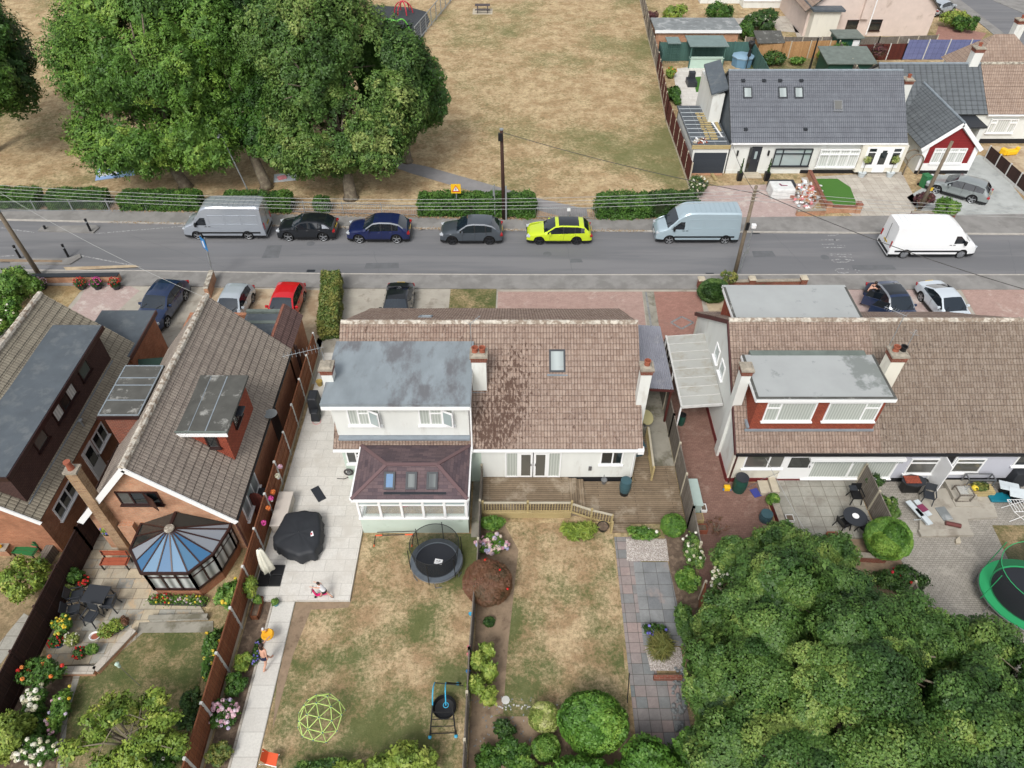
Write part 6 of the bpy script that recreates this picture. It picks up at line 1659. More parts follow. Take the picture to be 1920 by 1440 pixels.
# fallen leaves and weeds at the kerb
r = np.random.default_rng(77)
def litter(name,pts,n,size,m,seed,spread=.15):
    r = np.random.default_rng(seed); P = []
    seg = list(zip(pts[:-1],pts[1:]))
    for i in range(n):
        a,c = seg[r.integers(0,len(seg))]; s = r.uniform(); P.append((a[0]+(c[0]-a[0])*s+r.normal(0,spread),a[1]+(c[1]-a[1])*s+r.normal(0,spread),.115+r.uniform(0,.02)))
    P = np.array(P); o = leaves_obj(name,P,np.tile((0,0,1.),(n,1))+unit(r,n)*.4,size*r.uniform(.5,1.3,n),r.uniform(0,1,n),m,None,.8,r); o['kind'] = 'stuff'; return o
leafmat('dead_leaf',[C(190,165,120),C(160,130,90),C(200,180,140),C(140,105,75)],.9)
litter('leaf_litter',[(-38,48.05),(-12,46.9),(0,46.5),(13,46.6)],2600,.12,'dead_leaf',3,.12)
litter('gutter_leaves',[(-30,46.0),(-12,45.25),(0,44.92),(10,44.8)],1500,.09,'dead_leaf',4,.09)

# ================================================================== VEHICLES
def interp(tab,x):
    if x <= tab[0][0]: return tab[0][1]
    for (a,b),(c,d) in zip(tab[:-1],tab[1:]):
        if x <= c: return b+(d-b)*(x-a)/(c-a) if c > a else d
    return tab[-1][1]
def vehicle(name,label,cat,L,Wd,sil,belt,xw,wr,cowl,roof0,roof1,tail,paint,side=None,pill=(),tumble=.2,group=None,van=False,rim='rim',trim=None,black_sill=True,sunroof=False,plate_y=True,rear_dark=False,roofmat=None,cpillar=None,glass='car_glass',ws_lo=0,hub=0):
    """nose towards +x; sil: outline (x from the nose, z); side: x ranges glazed on the flanks"""
    t = thing(name,label,cat,(0,0,0),group)
    xs = set([0,L]); 
    for i in range(int(L/.12)+1): xs.add(round(i*.12,3))
    for e in [cowl,roof0,roof1,tail]+[v for s in (side or []) for v in s]+[p for s,_ in [(q,0) for q in pill] for p in s]: xs.add(round(e,3))
    for w in xw:
        for dx in (-1.12,-1.0,-.8,-.5,0,.5,.8,1.0,1.12): xs.add(round(w+dx*wr*1.12,3))
    xs = sorted(x for x in xs if 0 <= x <= L)
    o = [xs[0]]
    for x in xs[1:]:
        if x-o[-1] > .012: o.append(x)
    xs = o
    Hm = max(z for _,z in sil)
    rings = []
    for x in xs:
        zt = interp(sil,x); plan = interp([(0,.80),(.12,.88),(.45,.965),(.9,1),(L-.8,1),(L-.25,.97),(L-.05,.92),(L,.88)] if not van else [(0,.82),(.12,.9),(.5,.97),(1.0,1),(L-.1,1),(L,.97)],x)
        w = Wd/2*plan
        zb = min(interp(belt,x),zt-.05)
        up = max(0,(zt-zb)/(Hm-interp(belt,x)))
        wt = w-tumble*min(1,up)-(.10 if up < .3 else .03)
        z0 = .2
        for w_ in xw:
            d = abs(x-w_); Ra = wr*1.16
            if d < Ra: z0 = max(z0,wr+math.sqrt(max(Ra*Ra-d*d,0)))
        z0 = min(z0,zb-.12)
        zs = max(z0+.03,.38); zm = max(zs+.02,zb-.2)
        r = .05 if not van else .09
        half = [(w-.10,z0),(w-.01,z0+.01),(w+.005,zs),(w,zm),(w-.035,zb),(wt+.04,zt-r-.02),(wt-.06,zt-.015),(wt*.5,zt+.012),(0,zt+.02)]
        rings.append([(y,z) for y,z in half])
    names = ['body','glass']
    B = MB(); G = {}
    def P3(i,k,s): y,z = rings[i][k]; return (L/2-xs[i],y*s,z)
    for i in range(len(xs)-1):
        xm = (xs[i]+xs[i+1])/2
        for s in (1,-1):
            for k in range(8):
                q = [P3(i,k,s),P3(i+1,k,s),P3(i+1,k+1,s),P3(i,k+1,s)]
                if s < 0: q = q[::-1]
                key = 'body'
                if k == 4 and side and any(a <= xm <= b for a,b in side) and not any(a <= xm <= b for a,b in pill): key = 'side_window'
                if k >= 6 and cowl <= xm <= roof0: key = 'windscreen'
                if k >= 6 and roof1 <= xm <= tail: key = 'rear_window'
                if k >= 6 and sunroof and roof0+.25 <= xm <= roof1-.35: key = 'sunroof'
                if k >= 6 and roofmat and roof0 <= xm <= roof1: key = 'roof'
                if trim and k == 5 and roof0-.6 <= xm <= roof1+.3: key = 'roof_rail'
                if k in (0,1) and black_sill: key = 'sill'
                if cpillar and k == 4 and cpillar[0] <= xm <= cpillar[1]: key = 'rear_pillar'
                if k == 4 and any(a <= xm <= b for a,b in pill): key = 'pillar'
                G.setdefault(key,MB()).poly(q)
    body = G['body']
    for idx,rev in ((0,False),(len(xs)-1,True)):
        ring = [P3(idx,k,1) for k in range(9)]+[P3(idx,k,-1) for k in range(7,-1,-1)]
        body.poly(ring[::-1] if not rev else ring)
    und = MB()
    for i in range(len(xs)-1): und.poly([P3(i,0,1),P3(i,0,-1),P3(i+1,0,-1),P3(i+1,0,1)])
    def weld(mb):
        d = {}; nv = []; f2 = []
        for f in mb.f:
            g = []
            for i in f:
                k = tuple(round(c,4) for c in mb.v[i])
                if k not in d: d[k] = len(nv); nv.append(mb.v[i])
                if d[k] not in g: g.append(d[k])
            f2.append(tuple(g))
        ok = [(f,m) for f,m in zip(f2,mb.m) if len(f) > 2]
        mb.v = nv; mb.f = [f for f,_ in ok]; mb.m = [m for _,m in ok]
    mm = {'body': paint,'side_window': glass,'windscreen': 'car_screen','rear_window': glass,'sunroof': glass,'roof': roofmat,'roof_rail': trim,'sill': 'black_plastic' if black_sill else paint,'rear_pillar': cpillar[2] if cpillar else None,'pillar': 'black_plastic'}
    for k,mb in G.items():
        weld(mb)
        for c_ in ([mb] if k in ('body','roof') else comps(mb)): c_.build(k,mm[k],t,smooth='auto')
    und.build('underbody','black_plastic',t)
    for w_ in xw:
        for s in (1,-1):
            y = s*(Wd/2-.12); X = L/2-w_
            b = MB(); n = 20
            prof = [(wr-.07,-.10),(wr-.02,-.10),(wr,-.06),(wr,.06),(wr-.02,.10),(wr-.07,.10)]
            for (r_,h_) in prof:
                for k in range(n):
                    a = 2*math.pi*k/n; b.v.append((X+r_*math.cos(a),y+h_,wr+r_*math.sin(a)))
            for i in range(len(prof)-1):
                for k in range(n):
                    b.f.append((i*n+k,i*n+(k+1) % n,(i+1)*n+(k+1) % n,(i+1)*n+k)); b.m.append(0)
            o = b.build('wheel','rubber',t,smooth='auto')
            b = MB(); yo = y+s*.075
            nsp = 5; r1 = wr-.07
            b.tube([(X+r1*math.cos(2*math.pi*k/20),yo,wr+r1*math.sin(2*math.pi*k/20)) for k in range(20)],.018,5,closed=True)
            for k in range(nsp):
                a = 2*math.pi*(k+.3)/nsp; b.beam((X,yo+s*.005,wr),(X+r1*math.cos(a),yo,wr+r1*math.sin(a)),.03,.075)
            b.tube([(X,yo-s*.03,wr),(X,yo+s*.02,wr)],.05+hub,12)
            if hub: b.tube([(X,yo-s*.03,wr),(X,yo+s*.0,wr)],r1*.82,14)
            b.build('rim',rim,o)
            d = MB().tube([(X,yo-s*.06,wr),(X,yo-s*.05,wr)],r1,16); d.build('brake_disc','black_plastic',o)
    zn = interp(sil,.15)
    for s in (1,-1):
        b = MB(); zh = min(zn-.08,.82); w0 = Wd/2*.86
        b.obox((L/2-.17,s*(w0-.16),zh),(.28,.34,.15),rz=-s*.45,mi=0); b.build('headlight','lamp_clear',t,bevel=.03)
        b = MB(); zt = min(interp(belt,L-.1)-.12,1.05) if not van else 1.05
        b.obox((-L/2+.09,s*(Wd/2*.93-.12),zt),(.2,.3 if not van else .16,.16 if not van else .5),rz=s*.3); b.build('tail_light','lamp_red',t,bevel=.02)
        xm = cowl+.42; b = MB(); b.obox((L/2-xm,s*(Wd/2+.07),interp(belt,xm)+.08),(.14,.2,.15 if not van else .3)); b.build('wing_mirror',paint if not van else 'black_plastic',t,bevel=.03)
        b = MB()
        for xd in ([cowl+1.15,cowl+2.0] if not van else [cowl+1.1,cowl+1.35]): b.obox((L/2-xd,s*(Wd/2+.008),interp(belt,xd)-.12),(.16,.03,.03))
        b.build('door_handle',paint if not van else 'black_plastic',t)
    if not van:
        for s in (1,-1):
            b = MB()
            for xd in [cowl+.38]+[(a+c)/2 for a,c in pill]: b.beam((L/2-xd,s*(Wd/2+.001),.42),(L/2-xd-.05,s*(Wd/2-.006),interp(belt,xd)-.03),.012,.012)
            b.beam((L/2-cowl-.38,s*(Wd/2+.001),.42),(L/2-xw[1]+wr+.15,s*(Wd/2+.001),.42),.012,.012); b.build('door_seam','black_plastic',t)
    b = MB(); b.box(L/2-.06,L/2+.012,-Wd*.27,Wd*.27,.38,.62); b.build('grille','black_plastic',t,bevel=.02)
    b = MB(); b.box(L/2+.012,L/2+.024,-.26,.26,.45,.56); b.build('number_plate','upvc',t)
    zr = .78 if not van else .85
    b = MB(); b.box(-L/2-.016,-L/2-.002,-.26,.26,zr,zr+.11); b.build('number_plate','plate_yellow',t)
    b = MB(); b.box(-L/2-.02,-L/2+.1,-Wd*.42,Wd*.42,.3,.5); b.build('rear_bumper','black_plastic',t,bevel=.02)
    b = MB(); 
    for s in (1,-1): b.tube([(L/2-cowl+.02,s*.5-.25,interp(sil,cowl)+.03),(L/2-cowl-.25,s*.5+.1,interp(sil,cowl+.25)+.05)],.012,5)
    b.build('wiper','black_plastic',t)
    return t
plain('lamp_clear',C(200,206,212),.1,0,1); plain('lamp_red',C(170,24,30),.2,0,1); plain('plate_yellow',C(226,190,60),.5); plain('rim',C(175,178,182),.3,.6); plain('rim_dark',C(70,72,76),.35,.6)
plain('car_screen',(.012,.02,.03,1),.05,0,.25,.6)
def paintm(n,c,metal=.35,rough=.28): plain(n,c,rough,metal,1.0,.5)
paintm('p_silver',C(190,198,208),.5); paintm('p_iceblue',C(178,198,208),.2); paintm('p_black',C(30,34,40),.2); paintm('p_navy',C(30,42,92),.3); paintm('p_grey',C(88,96,104),.4)
paintm('p_lime',C(206,228,40),.0,.3); paintm('p_white',C(240,242,243,.9),0,.35); paintm('p_estate',C(160,168,168),.4); paintm('p_bluedk',C(38,58,96),.35); paintm('p_red',C(208,22,34),.0,.3); paintm('p_carwhite',C(214,224,232),.1); paintm('p_smallsilver',C(196,206,214),.3); plain('chrome',C(200,204,208),.2,.8)
def suv(label,L,W_,H,paint,name='parked_car',cat='car',**kw):
    s = L/4.45
    sil = [(0,.60),(.06*s,.78),(.22*s,.90),(.6*s,.99),(1.2*s,1.06),(1.95*s,H-.06),(2.4*s,H),(3.2*s,H-.02),(3.75*s,H-.14),(4.22*s,1.08),(4.36*s,.96),(L,.62)]
    belt = [(0,.7),(.3,.84),(1.2*s,.98),(3.9*s,1.06),(L,.9)]
    return vehicle(name,label,cat,L,W_,sil,belt,(.86*s,3.52*s),.36,1.2*s,1.98*s,3.72*s,4.22*s,paint,side=[(1.42*s,3.7*s)],pill=[(2.44*s,2.52*s),(3.22*s,3.30*s)],**kw)
def hatch(label,L,W_,H,paint,name='parked_car',cat='car',**kw):
    s = L/4.2
    sil = [(0,.52),(.06*s,.68),(.3*s,.80),(1.0*s,.95),(1.8*s,H-.06),(2.3*s,H),(3.1*s,H-.03),(3.6*s,H-.13),(4.02*s,1.0),(4.14*s,.86),(L,.55)]
    belt = [(0,.62),(.3,.76),(1.0*s,.90),(3.7*s,.98),(L,.82)]
    return vehicle(name,label,cat,L,W_,sil,belt,(.8*s,3.36*s),.32,1.0*s,1.82*s,3.55*s,4.02*s,paint,side=[(1.25*s,3.5*s)],pill=[(2.32*s,2.39*s),(3.05*s,3.12*s)],tumble=.22,**kw)
def estate(label,L,W_,H,paint,name='parked_car',**kw):
    s = L/4.7
    sil = [(0,.52),(.06*s,.68),(.3*s,.80),(1.25*s,.94),(2.05*s,H-.05),(2.5*s,H),(3.6*s,H-.02),(4.12*s,H-.1),(4.5*s,1.02),(4.62*s,.88),(L,.55)]
    belt = [(0,.62),(.3,.76),(1.25*s,.88),(4.2*s,.98),(L,.82)]
    return vehicle(name,label,'car',L,W_,sil,belt,(.9*s,3.6*s),.34,1.25*s,2.06*s,4.1*s,4.5*s,paint,side=[(1.5*s,4.15*s)],pill=[(2.6*s,2.67*s),(3.42*s,3.49*s)],tumble=.22,**kw)
def saloon(label,L,W_,H,paint,name='parked_car',**kw):
    s = L/4.6
    sil = [(0,.52),(.06*s,.68),(.3*s,.78),(1.25*s,.93),(2.1*s,H-.04),(2.5*s,H),(3.1*s,H-.04),(3.95*s,1.04),(4.45*s,.98),(4.56*s,.86),(L,.55)]
    belt = [(0,.62),(.3,.74),(1.25*s,.88),(3.9*s,.96),(L,.82)]
    return vehicle(name,label,'car',L,W_,sil,belt,(.85*s,3.6*s),.33,1.25*s,2.1*s,3.1*s,3.95*s,paint,side=[(1.5*s,3.7*s)],pill=[(2.55*s,2.62*s)],tumble=.24,**kw)
def on_road(o,pxl,pxr,py,heading=1,rz=0,dz=0):
    """between two pixels of the wheel line (near side), heading +1 = nose to the right"""
    a = at(pxl,py); c = at(pxr,py); return (a,c)
def setv(o,X,Y,rz,z=0.0): o.location = (X,Y,z); o.rotation_euler = (0,0,rz)
KERBED = 'vehicles parked nose-left along the park kerb'
PI = math.pi
v = suv('small dark grey hatchback SUV with silver rear pillar, parked right behind the silver van',4.2,1.8,1.5,'p_black',cpillar=(3.62*4.2/4.45,4.1*4.2/4.45,'p_silver'),group=KERBED)
def park(o,x0,x1,ywheel,W_,rz=PI):
    """nose-left car whose near wheels touch the road at ywheel"""
    z = .7
    X = (at(x0,ywheel-14,z)[0]+at(x1,ywheel-14,z)[0])/2
    setv(o,X,at(0,ywheel)[1]+W_/2,rz)
park(v,516,627,453,1.8)
v = suv('dark blue SUV with a bright window line, parked third along the park kerb',4.5,1.88,1.6,'p_navy',trim='chrome',group=KERBED); park(v,647,768,457,1.88)
v = suv('mid grey SUV, parked in front of the yellow warning sign',4.45,1.86,1.6,'p_grey',trim='chrome',group=KERBED,rim='rim_dark'); park(v,825,941,460,1.86)
v = estate('acid lime green estate car with a black glass roof',4.65,1.83,1.46,'p_lime',sunroof=True,group=KERBED,rim='rim_dark'); park(v,988,1110,460,1.83)
def van(label,L,W_,H,paint,xw,nose,wsb,wst,name='van',ribs=True,sidewin=None,**kw):
    sil = [(0,.62),(.05,.85),(.18,1.02),(nose,1.22),(wst,1.98),(wst+.35,H-.18),(wst+.75,H-.03),(wst+1.3,H),(L-.35,H-.02),(L-.08,H-.06),(L-.04,H-.3),(L,.7)]
    belt = [(0,.8),(.3,.98),(nose,1.16),(nose+.6,1.24),(L,1.24)]
    o = vehicle(name,label,'van',L,W_,sil,belt,xw,.34,nose,wst,L+5,L+6,paint,side=None,van=True,tumble=.16,**kw)
    for s in (1,-1):
        b = MB(); x0,x1 = nose+.22,nose+1.15
        def sp(x,z,off=.012):
            zt = interp(sil,x); zb = min(interp(belt,x),zt-.05); up = max(0,(zt-zb)/(H-interp(belt,x))); w = W_/2; wt = w-.16*min(1,up)-(.10 if up < .3 else .03)
            k = (z-zb)/max(zt-.11-zb,.01); y = (w-.035)*(1-k)+(wt+.04)*k
            return (L/2-x,s*(y+off),z)
        q = [sp(x0,1.22),sp(x1,1.2),sp(x1,1.78),sp(x0+.62,1.78),sp(x0+.30,1.5)]
        b.poly(q if s < 0 else q[::-1]); b.build('side_window','car_glass',o)
        if ribs:
            b = MB(); st = x1+.2; n = 3; w_ = (L-st-.3)/n
            for i in range(n):
                a,c = st+i*w_+.06,st+(i+1)*w_-.06
                for (p,q_) in (((a,1.28),(c,1.28)),((a,1.95),(c,1.95)),((a,1.28),(a,1.95)),((c,1.28),(c,1.95))): b.beam(sp(p[0],p[1],-.001),sp(q_[0],q_[1],-.001),.03,.03)
            b.build('side_panel_pressing',paint,o)
        b = MB(); b.beam((L/2-nose-.5,s*(W_/2+.012),.62),(-L/2+.35,s*(W_/2+.012),.62),.03,.12); b.build('side_moulding',kw.get('mould','black_plastic'),o)
    b = MB()
    for i in range(9): x = wst+1.2+i*(L-wst-1.7)/8; b.box(L/2-x-.015,L/2-x+.015,-W_/2+.35,W_/2-.35,H+.005,H+.03)
    b.build('roof_ribs',paint,o)
    b = MB(); b.box(-L/2-.03,-L/2-.01,-.012,.012,.75,H-.25); b.build('rear_door_gap','black_plastic',o)
    return o
v = van('silver high-roofed van at the head of the parked row',5.95,2.0,2.6,'p_silver',(1.0,4.65),.72,.8,1.35,group=KERBED); park(v,350,505,450,2.0); v.location.x = -20.7
v = van('pale ice-blue high-roofed van with a blue item on its dashboard',5.9,2.0,2.45,'p_iceblue',(.95,4.95),.75,.8,1.4,group=KERBED); park(v,1232,1388,458,2.0)
v.location.x = 13.25
v = van('plain white long van driving right past the worn road lettering',6.1,2.05,2.5,'p_white',(1.0,4.95),.7,.8,1.35,ribs=False,hub=.02); setv(v,29.3,at(0,485)[1]+1.02,0)
# near-side drives, noses towards the houses
NEAR = 'cars on the near-side drives'
v = suv('dark blue estate-like car on the concrete drive at the left, nose towards the houses',4.5,1.85,1.55,'p_bluedk',group=NEAR); setv(v,-22.3,35.6,-PI/2-.10)
v = hatch('small pale silver hatchback on the gravel yard, half hidden by the brick house roof',3.9,1.7,1.5,'p_smallsilver',group=NEAR); setv(v,-17.7,35.4,-PI/2-.05)
v = hatch('bright red hatchback on the gravel yard beside the tall hedge',4.1,1.75,1.48,'p_red',group=NEAR); setv(v,-14.4,35.5,-PI/2-.03)
v = saloon('black car behind the ridge of the middle pair of houses',4.5,1.8,1.44,'p_black',group=NEAR,trim='p_black'); setv(v,-7.25,35.3,-PI/2)
v = suv('dark blue car with roof rails and two open doors on the left side',4.4,1.8,1.6,'p_bluedk',sunroof=True,trim='chrome',group=NEAR); setv(v,24.2,35.4,-PI/2+.10)
od = MB(); 
v0 = v
def cardoor(parent,x,label):
    b = MB(); b.extr([(x,-.9,.35),(x-.55,-1.68,.35),(x-.55,-1.68,.98),(x,-.9,.98)],(.06,.04,0)); o = b.build('open_door','p_bluedk',parent)
    b = MB(); b.extr([(x-.02,-.9,.99),(x-.52,-1.6,.99),(x-.42,-1.42,1.42),(x-.02,-.85,1.45)],(.03,.02,0)); b.build('door_glass','car_glass',o)
ORG[v0.name] = Vector((0,0,0))
cardoor(v0,.72,''); cardoor(v0,-.25,'')
v = saloon('white saloon beside the dark blue car with its doors open',4.5,1.8,1.42,'p_carwhite',group=NEAR); setv(v,27.6,35.5,-PI/2+.1)
v = estate('silver-grey estate car parked askew below the red-clad gable',4.5,1.8,1.48,'p_estate'); setv(v,35.0,50.2,PI-.62)
for (x,y,p,lab,rz) in ((1742,3,'p_white','white car just showing at the top edge by the side road',.6),(1766,12,'p_smallsilver','pale blue-grey car at the top edge beside the pinkish gable',.6)):
    v = hatch(lab,4.2,1.75,1.45,p); q = at(x,y,.7); setv(v,q[0],q[1],rz)

# ================================================================== STREET FURNITURE, POLES, WIRES
def pole(label,base,top,r0,r1,m,name='telegraph_pole',cat='pole',cross=None,extra=None):
    t = thing(name,label,cat,(base[0],base[1],0))
    b = Vector(base); c = Vector(top)
    MB().tube([b,b.lerp(c,.5),c],[r0,(r0+r1)/2,r1],12).build('shaft',m,t,smooth=True)
    return t
t = pole('tall dark tarred pole standing in the hedge beyond the grey car',(-.6,46.45,0),(-.72,46.45,7.05),.15,.11,'pole_tar')
MB().box(-.95,-.65,46.2,46.45,6.35,6.85).build('junction_box','black_plastic',t); MB().tube([(-.72,46.45,7.05),(-.72,46.45,7.12)],.14,12).build('cap','galv',t)
MB().box(-.5,-.38,46.25,46.33,0,2.9).build('cable_guard','galv',t)
WP = (14.9,38.75); WT = (14.75,38.75,7.15)
t = pole('weathered wooden pole leaning beside the right-hand dormer, carrying four wires',(WP[0],WP[1],0),WT,.14,.10,'pole_wood')
b = MB()
for i in range(4): b.tube([(14.55+.0,38.6,6.95-.24*i),(14.95,38.6,6.95-.24*i)],.03,6); b.lathe([(.03,0),(.05,.03),(.05,.08),(.02,.1)],(14.6,38.55,6.95-.24*i),8)
b.build('insulator','stone_cap',t)
MB().box(14.7,14.9,38.5,38.62,4.2,4.7).build('fuse_box','black_plastic',t)
LT = (-32.6,39.4,7.3)
t = pole('leaning wooden pole at the left edge by the road narrowing',(-32.1,39.35,0),LT,.16,.12,'pole_wood')
b = MB().lathe([(.1,0),(.14,.1),(.08,.2)],(-32.35,39.3,5.0),10); b.build('lamp_bracket','galv',t)
t = pole('slim wooden pole in front of the red-clad gable',(31.0,47.6,0),(31.05,47.5,5.7),.15,.11,'pole_wood')
MB().box(31.0,31.18,47.35,47.4,1.9,2.15).build('yellow_notice','plate_yellow',t)
def wire(label,a,c,sag,r=.016,m='wire_grey',n=24):
    a = Vector(a); c = Vector(c); P = []
    for i in range(n+1): s = i/n; p = a.lerp(c,s); p.z -= sag*4*s*(1-s); P.append(p)
    o = MB().tube(P,r,5).build('overhead_wire',m); tag(o,label,'cable'); return o
plain('wire_grey',C(176,178,176),.6); plain('wire_dark',C(60,58,56),.6)
nm = ['top','second from top','second from bottom','bottom']
ends = ['topmost','second','third','lowest']
for i in range(4):
    wire(f'{ends[i]} of the four pale wires crossing the photo left of the leaning wooden pole',(LT[0],39.3,7.0-.24*i),(14.6,38.55,7.0-.24*i),.85,.012)
    wire(f'{ends[i]} of the four pale wires running right from the leaning wooden pole',(14.75,38.55,7.0-.24*i),(58,38.5,7.0-.24*i),1.2,.012)
wire('dark cable from the tarred pole across the dry park to the wooden pole',(-.7,46.4,6.9),(14.7,38.7,6.7),.25,.02,'wire_dark')
wire('dark cable from the wooden pole down to the right over the white saloon',(14.8,38.6,6.9),(30,27.2,6.6),.5,.022,'wire_dark')
wire('dark cable from the wooden pole over the pink drive',(14.7,38.8,6.8),(17.3,53.4,3.0),.3,.016,'wire_dark')
wire('thin pale cable from the left pole down to the brick house ridge',LT,(-15.8,29.0,6.3),.5,.010)
wire('pale washing line running from the white wall down into the oak',(12.4,21.95,1.9),(13.1,17.0,2.2),.05,.012)
# blue arrow sign
t = thing('road_sign','blue direction sign seen edge-on on a pale grey pole by the sloping wall','sign',(-20.2,39.0,0))
b0 = Vector((-20.2,39.0,0)); MB().tube([b0,(-19.8,38.95,3.35)],.05,10).build('post','galv',t)
plain('sign_blue',C(36,130,200),.4)
MB().obox((-19.92,38.85,2.95),(.66,.03,.85),rz=-.8).build('plate','sign_blue',t)
MB().obox((-19.94,38.82,2.95),(.14,.03,.48),rz=-.8).build('arrow','upvc',t)
t = thing('road_sign','yellow-backed red triangle warning sign on a grey pole behind the grey car','sign',(-4.1,46.1,0))
q = at(858,405); X,Y = q[0],q[1]
t.location = (X,Y,0); ORG[t.name] = Vector((X,Y,0))
MB().tube([(X,Y,0),(X,Y,2.65)],.045,10).build('post','galv',t)
MB().tube([(X,Y,.25),(X,Y,.8)],.07,10).build('yellow_sleeve','plate_yellow',t)
plain('sign_yellow',C(248,196,30),.5); plain('sign_red',C(205,40,40),.5)
MB().box(X-.36,X+.36,Y-.07,Y-.05,1.95,2.7).build('plate','sign_yellow',t,bevel=.004)
def tri(k,yy,m,nm_): MB().extr([(X-.3*k,yy,2.33-.25*k),(X+.3*k,yy,2.33-.25*k),(X,yy,2.33+.28*k)],(0,.006,0)).build(nm_,m,t)
tri(1,Y-.078,'sign_red','triangle_border'); tri(.68,Y-.086,'upvc','triangle_field')
MB().box(X-.022,X+.022,Y-.098,Y-.09,2.2,2.45).box(X-.08,X+.08,Y-.0985,Y-.0905,2.29,2.325).build('crossroads_symbol','black_plinth',t)
for (pxx,pyy,hgt,lab) in ((928,409,2.8,'thin pale post in the hedge left of the tarred pole'),(472,372,5.2,'thin grey lamp column in front of the twin-trunked tree'),(1386,512,5.0,'slender white post with a small white lamp and sign beside the leaning wooden pole')):
    q = at(pxx,pyy); t = thing('lamp_post',lab,'post',q)
    lean = {472: (-.9,0),1386: (.1,0),928: (0,0)}[pxx]
    tp = (q[0]+lean[0],q[1],hgt if pxx != 1386 else 3.6)
    MB().tube([q,tp],[.06,.035],8).build('column','galv',t)
    if pxx == 1386:
        MB().obox((tp[0],tp[1],tp[2]+.12),(.3,.25,.3)).build('lamp_head','upvc',t,bevel=.05); MB().extr([(q[0]-.12,q[1]-.06,1.6),(q[0]+.25,q[1]-.06,1.6),(q[0]+.18,q[1]-.06,2.2)],(0,.02,0)).build('triangular_sign','galv',t)
    if pxx == 472: MB().obox((tp[0]-.1,tp[1]-.2,tp[2]),(.2,.5,.1)).build('lamp_head','galv',t,bevel=.03)
    if pxx == 928: MB().box(q[0]-.12,q[0]+.0,q[1]-.05,q[1]+.0,1.9,2.7).build('sign_edge','galv',t)
q = at(1065,413)
t = thing('gate_post','railing post with a small white notice at the park path entrance','post',q); MB().tube([q,(q[0],q[1],1.1)],.05,8).build('post','galv',t); MB().box(q[0]-.12,q[0]+.12,q[1]-.06,q[1]-.04,.8,1.05).build('notice','upvc',t)
for i,(pxx,pyy,lab) in enumerate(((38,483,'black bollard on the near build-out, left of the pair'),(128,481,'black bollard on the near build-out, right of the pair'),(170,433,'black bollard on the far build-out beside a bent stub'),(85,429,'short black bollard stump on the far build-out'))):
    q = at(pxx,pyy,.1); t = thing('bollard',lab,'bollard',q,'bollards at the road narrowing'); hh = 1.0 if i < 3 else .25
    MB().lathe([(.09,0),(.08,.1),(.08,hh-.1),(.095,hh-.08),(.09,hh),(.03,hh+.04)],q,12).build('post','black_plastic',t,smooth='auto')
    if i < 3: MB().lathe([(.084,0),(.084,.12)],(q[0],q[1],q[2]+hh-.3),12).build('reflective_band','galv',t)
for pxx,pyy in ((583,508),(1331,514),(1417,437)):
    q = at(pxx,pyy); o = MB().box(q[0]-.28,q[0]+.28,q[1]-.14,q[1]+.14,.0,.012).build('drain_grate','charcoal')
    tag(o,{583: 'iron drain grate at the kerb near the tall yellow-tipped hedge',1331: 'iron drain grate at the near kerb left of the leaning pole',1417: 'round drain cover at the far kerb right of the ice-blue van'}[pxx],'drain cover')
q = at(1372,508)
# park picnic table, play frame
def picnic(q,lab,s=1):
    t = thing('picnic_table',lab,'picnic table',q); x,y,_ = q
    MB().box(x-1.2,x+1.2,y-1.0,y+1.0,0,.05).build('concrete_base','conc_post',t)
    MB().box(x-.9,x+.9,y-.38,y+.38,.75,.8).build('table_top','wood_dark',t)
    for s_ in (-1,1): MB().box(x-.9,x+.9,y+s_*.8-.14,y+s_*.8+.14,.44,.49).build('bench','wood_dark',t)
    b = MB()
    for sx in (-.6,.6):
        b.beam((x+sx,y-.3,.75),(x+sx,y-.75,.05),.08,.08); b.beam((x+sx,y+.3,.75),(x+sx,y+.75,.05),.08,.08); b.beam((x+sx,y-.85,.42),(x+sx,y+.85,.42),.08,.08)
    b.build('frame','wood_dark',t)
mat('wood_dark',C(84,76,78),.85,.2,4)
picnic(at(905,22),'dark picnic table on a pale slab at the top of the dry park')
t = thing('swing_frame','curved lime green swing frame at the edge of the play area','play equipment',at(770,60))
plain('lime',C(120,220,90),.4); plain('redp',C(190,40,60),.4)
P0 = Vector(at(778,80)); P1 = Vector(at(700,40)); ap = Vector(at(745,40,2.6))
b = MB()
for e in (P0,P0+Vector((-6,0,0))):
    pts = [e.lerp(ap,s)+Vector((0,0,1.1*math.sin(PI*s))) for s in [i/10 for i in range(11)]]; b.tube(pts,.08,8)
b.tube([ap,ap+Vector((-4,1,0))],.08,8); b.build('arch','lime',t); b = MB()
for k in range(2): b.tube([ap+Vector((-.8-k,.2,0)),ap+Vector((-.8-k,.2,-1.9))],.02,5)
b.build('chain','steel',t)
t = thing('climbing_ring','small crimson curved climbing frame beyond the lime swing frame','play equipment',at(755,22))
b = MB(); c = Vector(at(757,24,.2))
for a in range(3): b.tube([c+Vector((1.1*math.cos(R(k*20))*math.cos(a),1.1*math.cos(R(k*20))*math.sin(a),1.3*math.sin(R(k*20)))) for k in range(10)],.07,6)
b.build('hoops','redp',t)

# ================================================================== GARDEN THINGS
def tr(name,label,cat,q,group=None): return thing(name,label,cat,q,group)
